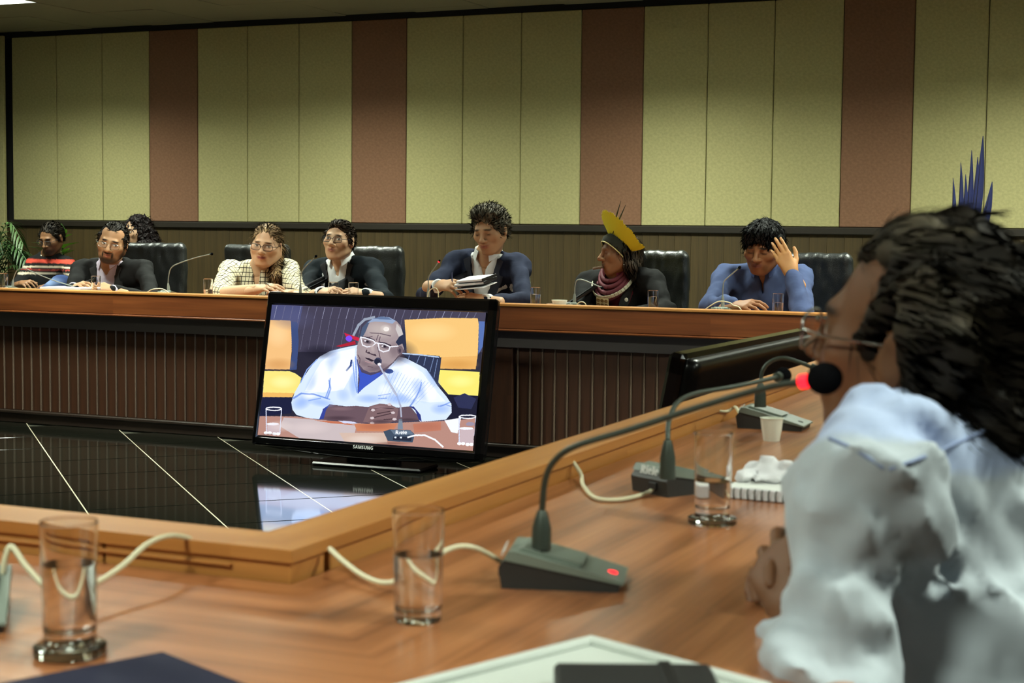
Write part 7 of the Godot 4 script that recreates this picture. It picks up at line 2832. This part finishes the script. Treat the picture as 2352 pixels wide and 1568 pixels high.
func table_things():
	# near glasses
	glass(Vector3(-1.045, TOP, -1.276), "water glass nearest the camera, at the lower left", 0.62, true)
	glass(Vector3(-0.795, TOP, -1.558), "half-full water glass beside the microphone with the lit red button", 0.56)
	glass(Vector3(-0.668, TOP, -2.264), "water glass in front of the white spiral pad", 0.36, true)
	# far glasses, standing behind the raised edge
	var far := [[8, 648, 0.3, "water glass at the left edge of the far desk"], [220, 647, 0.68, "water glass before the clasped hands of the bearded man"], [478, 654, 0.45, "water glass beside the elbow of the woman in the checked blouse"], [766, 659, 0.5, "left one of two glasses before the man with dark-rimmed glasses"],
		[812, 659, 0.3, "right one of two glasses before the man with dark-rimmed glasses"], [1230, 668, 0.68, "water glass between the man in navy and the small white bowl"], [1500, 679, 0.72, "water glass before the man with the yellow headdress"], [1787, 687, 0.6, "water glass before the man in the blue shirt"]]
	for q in far:
		var p := px(q[0], q[1], -7.80)
		glass(Vector3(p.x, TOP, -7.80), q[3], q[2])
	# near microphones
	microphone(Vector3(-0.722, TOP, -1.805), 0.284, "microphone with the lit red button, nearest the speaker",
		[pd(1243, 1262, 1.95), pd(1245, 1172, 1.95), pd(1252, 1105, 1.94), pd(1272, 1060, 1.93), pd(1322, 1024, 1.91), pd(1450, 985, 1.88), pd(1620, 930, 1.83), pd(1760, 890, 1.78), pd(1838, 877, 1.75)], 0.0180, true,
		[Vector3(-0.795, TOP + 0.016, -1.800), pd(1090, 1258, 1.93), pd(1030, 1262, 1.92), pd(960, 1310, 1.90), pd(895, 1338, 1.90), pd(840, 1325, 1.93), pd(790, 1290, 1.97), pd(757, 1260, 2.01)])
	microphone(Vector3(-0.805, TOP, -2.545), 1.05, "microphone with its back to the camera, behind the tumbler and the pad",
		[pd(1533, 1100, 2.58), pd(1534, 1010, 2.58), pd(1537, 965, 2.60), pd(1556, 925, 2.64), pd(1600, 903, 2.70), pd(1680, 889, 2.78), pd(1750, 874, 2.84), pd(1783, 866, 2.88)], 0.0150, false,
		[Vector3(-0.832, TOP + 0.016, -2.486), ph(1490, 1130, TOP + 0.006), ph(1430, 1146, TOP + 0.004), ph(1370, 1144, TOP + 0.004), ph(1340, 1115, TOP + 0.006), ph(1334, 1088, TOP + 0.012), pxx(1316, 1060, -1.018)], 0.0042)
	microphone(Vector3(-0.885, TOP, -3.46), 0.02, "farthest of the three microphones on the side desk, behind the white plastic cup",
		[pd(1746, 935, 3.46), pd(1747, 880, 3.46), pd(1752, 850, 3.46), pd(1770, 830, 3.46), pd(1800, 822, 3.45), pd(1836, 832, 3.43), pd(1862, 842, 3.42)], 0.0150, false,
		[Vector3(-0.955, TOP + 0.016, -3.45), ph(1690, 935, TOP + 0.03), ph(1672, 944, TOP + 0.02), pxx(1650, 943, -1.018)], 0.0042)
	microphone(Vector3(-1.245, TOP, -1.345), -0.9, "microphone cut off by the left edge, behind the nearest glass",
		[Vector3(-1.27, TOP + 0.035, -1.34), Vector3(-1.27, TOP + 0.09, -1.34), Vector3(-1.30, TOP + 0.17, -1.33), Vector3(-1.38, TOP + 0.22, -1.30), Vector3(-1.46, TOP + 0.22, -1.24)], 0.0160, false,
		[pd(4, 1330, 1.80), pd(14, 1275, 1.80), pd(28, 1256, 1.80), pd(60, 1300, 1.79), pd(110, 1352, 1.78), pd(150, 1366, 1.78), pd(215, 1341, 1.80), pd(280, 1300, 1.86), pd(340, 1248, 1.92), pd(395, 1230, 1.97), pd(450, 1243, 2.03), pd(522, 1278, 2.095)])
	# far microphones; backs to the camera
	var zf := -7.86
	var fm := [
		[30, "microphone at the left end of the far desk, its neck bent in a loop", [[28, 672], [30, 642], [38, 622], [52, 616], [68, 621], [90, 631], [130, 646], [172, 658]], 0.010, false, []],
		[392, "microphone to the right of the bearded man", [[388, 674], [386, 650], [388, 630], [394, 614], [412, 604], [448, 592], [482, 584]], 0.008, false, [[336, 672], [352, 664], [375, 664], [392, 676]]],
		[694, "microphone between the woman in the checked blouse and the man with glasses", [[690, 682], [690, 652], [691, 630], [700, 614], [714, 600], [722, 592]], 0.008, false, []],
		[985, "microphone with a red ring before the man in navy", [[984, 684], [984, 660], [984, 640], [988, 630], [998, 615], [1007, 602]], 0.006, true, [[982, 682], [986, 668], [998, 661], [1006, 668], [1007, 684]]],
		[1318, "microphone beside the small white bowl", [[1319, 700], [1320, 674], [1321, 655], [1325, 644], [1336, 642], [1358, 650], [1378, 659]], 0.008, false, [[1322, 706], [1328, 696], [1336, 693], [1344, 697], [1350, 710]]],
		[1662, "microphone before the man in the blue shirt", [[1660, 704], [1660, 678], [1661, 658], [1664, 645], [1680, 630], [1694, 618]], 0.008, false, [[1612, 716], [1632, 702], [1652, 692], [1676, 695], [1684, 701], [1697, 705], [1706, 718]]]]
	for q in fm:
		var b := px(q[0], 690, zf)
		var nk := []
		for p in q[2]:
			nk.append(px(p[0], p[1], zf))
		var cb := []
		for p in q[5]:
			cb.append(px(p[0], p[1], zf + 0.09))
		microphone(Vector3(b.x, TOP, zf), PI / 2, q[1], nk, q[3], q[4], cb, 0.003)
	# cups
	small_cup("plastic_cup", "small white plastic cup standing before the farthest near microphone", Vector3(-0.831, TOP, -3.237), 0.0165, 0.0235, 0.048, M.china, 0.0015)
	var p := px(1285, 690, -7.776)
	small_cup("coffee_bowl", "small white bowl to the left of the man with the yellow headdress", Vector3(p.x, TOP, -7.776), 0.022, 0.042, 0.062, M.china)
	p = px(855, 672, -7.82)
	small_cup("coffee_bowl", "low white cup to the right of two glasses, behind the television", Vector3(p.x, TOP, -7.82), 0.034, 0.040, 0.055, M.china)
	# papers on the far desk
	p = px(160, 664, -7.86)
	var s := thing("paper_stack", "thin stack of white paper before the bearded man", "paper", Vector3(p.x, TOP, -7.86), 0.05)
	for k in 3:
		box_part("sheet", Vector3(0.004 * k, 0.019 + 0.013 * k, 0.002 * k), Vector3(0.30, 0.012, 0.20), M.paper, s, 0.001)
	box_part("folder", Vector3(0, 0.0065, 0), Vector3(0.31, 0.013, 0.21), M.white, s, 0.001)
	p = px(632, 672, -7.80)
	s = thing("card_box", "small white box before the woman's hands", "box", Vector3(p.x, TOP, -7.80), 0.1)
	box_part("carton", Vector3(0, 0.028, 0), Vector3(0.055, 0.056, 0.04), M.china, s, 0.002)
	box_part("lid", Vector3(0, 0.058, 0), Vector3(0.058, 0.006, 0.043), M.white, s, 0.002)
	# spiral pad with crumpled paper
	s = thing("spiral_pad", "white spiral pad lying by the arm of the man speaking", "notepad", Vector3(-0.615, TOP, -2.56), -0.06)
	box_part("pages", Vector3(0, 0.010, 0), Vector3(0.20, 0.018, 0.13), M.paper, s, 0.001)
	box_part("cover", Vector3(0, 0.0195, -0.001), Vector3(0.198, 0.001, 0.126), M.white, s, 0.0004)
	for k in 17:
		var c := Geo.new()
		var ring := []
		for j in 11:
			var a := TAU * j / 10
			ring.append(Vector3(-0.094 + 0.0118 * k, 0.010 + 0.0085 * sin(a), 0.066 + 0.005 * cos(a)))
		c.tube(ring, 0.0011, 5, false)
		part("coil_ring", c, M.mic_neck, s)
	var f := Field.new()
	f.block(Vector3(0, 0.012, 0), Vector3(0.05, 0.003, 0.035), 0.003, 0.01, Basis(Vector3.UP, 0.4))
	f.cap(Vector3(-0.02, 0.02, -0.01), Vector3(0.03, 0.032, 0.01), 0.012, 0.008, 0.02)
	f.cap(Vector3(0.0, 0.02, 0.0), Vector3(-0.012, 0.042, -0.005), 0.014, 0.009, 0.02)
	f.noises.append([folds(131, 26.0), Basis.IDENTITY, 0.011])
	var cr := thing("crumpled_paper", "crumpled white paper tissue lying on the spiral pad", "paper", Vector3(-0.668, TOP + 0.0185, -2.585))
	part("tissue", net(f, 0.005), M.paper, cr)
	# lower edge: navy folder, clear tray with a black case
	s = thing("navy_folder", "dark navy folder at the lower left edge of the picture", "folder", Vector3(-0.90, TOP, -1.135), 0.0)
	var flat := Basis(Vector3.RIGHT, Vector3.BACK, Vector3.DOWN)
	for k in 2:
		var g := Geo.new()
		g.plate(PackedVector2Array([Vector2(-0.055, -0.172), Vector2(0.145, -0.085), Vector2(0.02, 0.20), Vector2(-0.18, 0.11)]), 0.002, Vector3(0, 0.0015 + 0.0045 * k, 0), flat)
		part("cover", g, M.navy, s)
	var pg := Geo.new()
	pg.plate(PackedVector2Array([Vector2(-0.052, -0.165), Vector2(0.138, -0.083), Vector2(0.018, 0.19), Vector2(-0.17, 0.108)]), 0.0022, Vector3(0, 0.00375, 0), flat)
	part("pages", pg, M.paper, s)
	s = thing("white_tray", "pale plastic folder tray at the bottom of the picture", "tray", Vector3(-0.485, TOP, -1.335), 0.0)
	var tr := plain(c8(196, 202, 196), 0.3, 0.5)
	var out := PackedVector2Array([Vector2(-0.098, -0.205), Vector2(0.115, -0.115), Vector2(0.02, 0.14), Vector2(-0.20, 0.05)])
	var bt := Geo.new()
	bt.plate(out, 0.003, Vector3(0, 0.0015, 0), flat)
	part("bottom", bt, tr, s)
	for k in 4:
		var a := out[k]
		var b := out[(k + 1) % 4]
		var w := Geo.new()
		w.tube([Vector3(a.x, 0.006, a.y), Vector3(b.x, 0.006, b.y)], 0.006, 8)
		part("rolled_edge", w, tr, s)
	s = thing("black_case", "flat black case lying in the pale tray", "case", Vector3(-0.475, TOP + 0.003, -1.375), 0.42)
	box_part("shell", Vector3(0, 0.010, 0), Vector3(0.15, 0.020, 0.10), M.black_matte, s, 0.004)
	box_part("strap", Vector3(0.03, 0.0205, 0), Vector3(0.012, 0.003, 0.101), M.black_paper, s, 0.001)
	# black document case with a white label farther along the side desk
	s = thing("document_case", "black document case on the side desk beyond the microphones", "case", Vector3(-0.76, TOP, -4.30), 0.1)
	box_part("shell", Vector3(0, 0.012, 0), Vector3(0.30, 0.024, 0.22), M.black_matte, s, 0.004)
	box_part("label_card", Vector3(-0.10, 0.026, 0.06), Vector3(0.07, 0.003, 0.04), M.white, s, 0.0005)

# ------------------------------------------------------------------ plants in the left corner
func leaf(g: Geo, root: Vector3, dir: Vector3, up: Vector3, length: float, width: float, sag: float):
	var side := dir.cross(up).normalized()
	var nn := side.cross(dir).normalized()
	var rows := []
	for j in 5:
		var u := j / 4.0
		var w: float = width * [0.2, 0.9, 1.0, 0.65, 0.05][j]
		var c := root + dir * length * u - Vector3.UP * sag * u * u + nn * 0.0
		rows.append([c - side * w + nn * w * 0.35, c, c + side * w + nn * w * 0.35])
	g.sheet(rows)

func plants():
	var r := RandomNumberGenerator.new()
	r.seed = 77
	var green := [plain(c8(34, 58, 26), 0.5), plain(c8(48, 78, 36), 0.5), plain(c8(70, 98, 52), 0.5)]
	for m in green:
		m.backlight_enabled = true
		m.backlight = Color(0.05, 0.10, 0.02)
	var at := Vector3(-9.12, 0, -10.15)
	var t := thing("potted_palm", "dark green feathery palm in the left corner", "plant", at)
	var pot := Geo.new()
	pot.lathe([[0.001, 0.0], [0.15, 0.0], [0.19, 0.34], [0.205, 0.35], [0.205, 0.38], [0.18, 0.38], [0.17, 0.34], [0.001, 0.33]], 28)
	part("pot", pot, plain(c8(70, 46, 32), 0.7), t)
	for k in 26:
		var a := TAU * k / 26.0 + r.randf_range(-0.2, 0.2)
		var reach := r.randf_range(0.25, 0.62)
		var top := r.randf_range(0.55, 1.02)
		var d := Vector3(cos(a), 0, sin(a))
		var tip := d * reach + Vector3(0, 0.34 + top * 0.72, 0)
		tip.z = maxf(tip.z, -0.52)
		tip.x = maxf(tip.x, -0.24)
		var line := curve([Vector3(0, 0.34, 0), d * reach * 0.25 + Vector3(0, 0.34 + top * 0.6, 0), d * reach * 0.62 + Vector3(0, 0.34 + top * 0.88, 0), tip], 6)
		var g := Geo.new()
		g.tube(line, 0.004, 5)
		for j in range(6, line.size()):
			var p: Vector3 = line[j]
			var f: Vector3 = (line[j] - line[j - 1]).normalized()
			var u := (j - 6.0) / (line.size() - 6.0)
			var sd := f.cross(Vector3.UP).normalized()
			for s in [-1, 1]:
				leaf(g, p, (sd * s + f * 0.7 + Vector3(0, -0.1, 0)).normalized(), Vector3.UP, 0.20 * (1.0 - 0.6 * u), 0.010, 0.06)
		part("frond", g, green[k % 2 if k % 5 else 2], t)
	# a second plant with broad pointed leaves behind the man in the striped shirt
	var b := px(150, 600, -10.35)
	var q := thing("broad_leaf_plant", "plant with broad pointed bright green leaves behind the man in stripes", "plant", Vector3(b.x, 0, -10.35))
	part("pot", pot, plain(c8(58, 40, 30), 0.7), q).scale = Vector3(0.7, 1, 0.7)
	var bright := plain(c8(122, 160, 62), 0.45)
	bright.backlight_enabled = true
	bright.backlight = Color(0.10, 0.16, 0.03)
	var st := Geo.new()
	st.tube([Vector3(0, 0.32, 0), Vector3(0.01, 0.8, 0.02), Vector3(0, 1.12, 0.04)], [0.014, 0.011, 0.006], 8)
	part("stem", st, green[1], q)
	var tips := [[152, 526], [166, 537], [172, 557], [183, 556], [160, 570], [172, 574], [150, 560], [88, 548], [70, 556], [62, 566], [80, 572], [140, 512], [100, 520]]
	for k in tips.size():
		var e: Vector3 = px(tips[k][0], tips[k][1], -10.28) - q.position
		var root := Vector3(0.0, clampf(e.y - 0.04, 0.8, 1.12), 0.03)
		var g := Geo.new()
		leaf(g, root, (e - root).normalized(), Vector3.UP, (e - root).length(), 0.026, 0.0)
		part("leaf", g, bright if k < 7 else green[2], q)
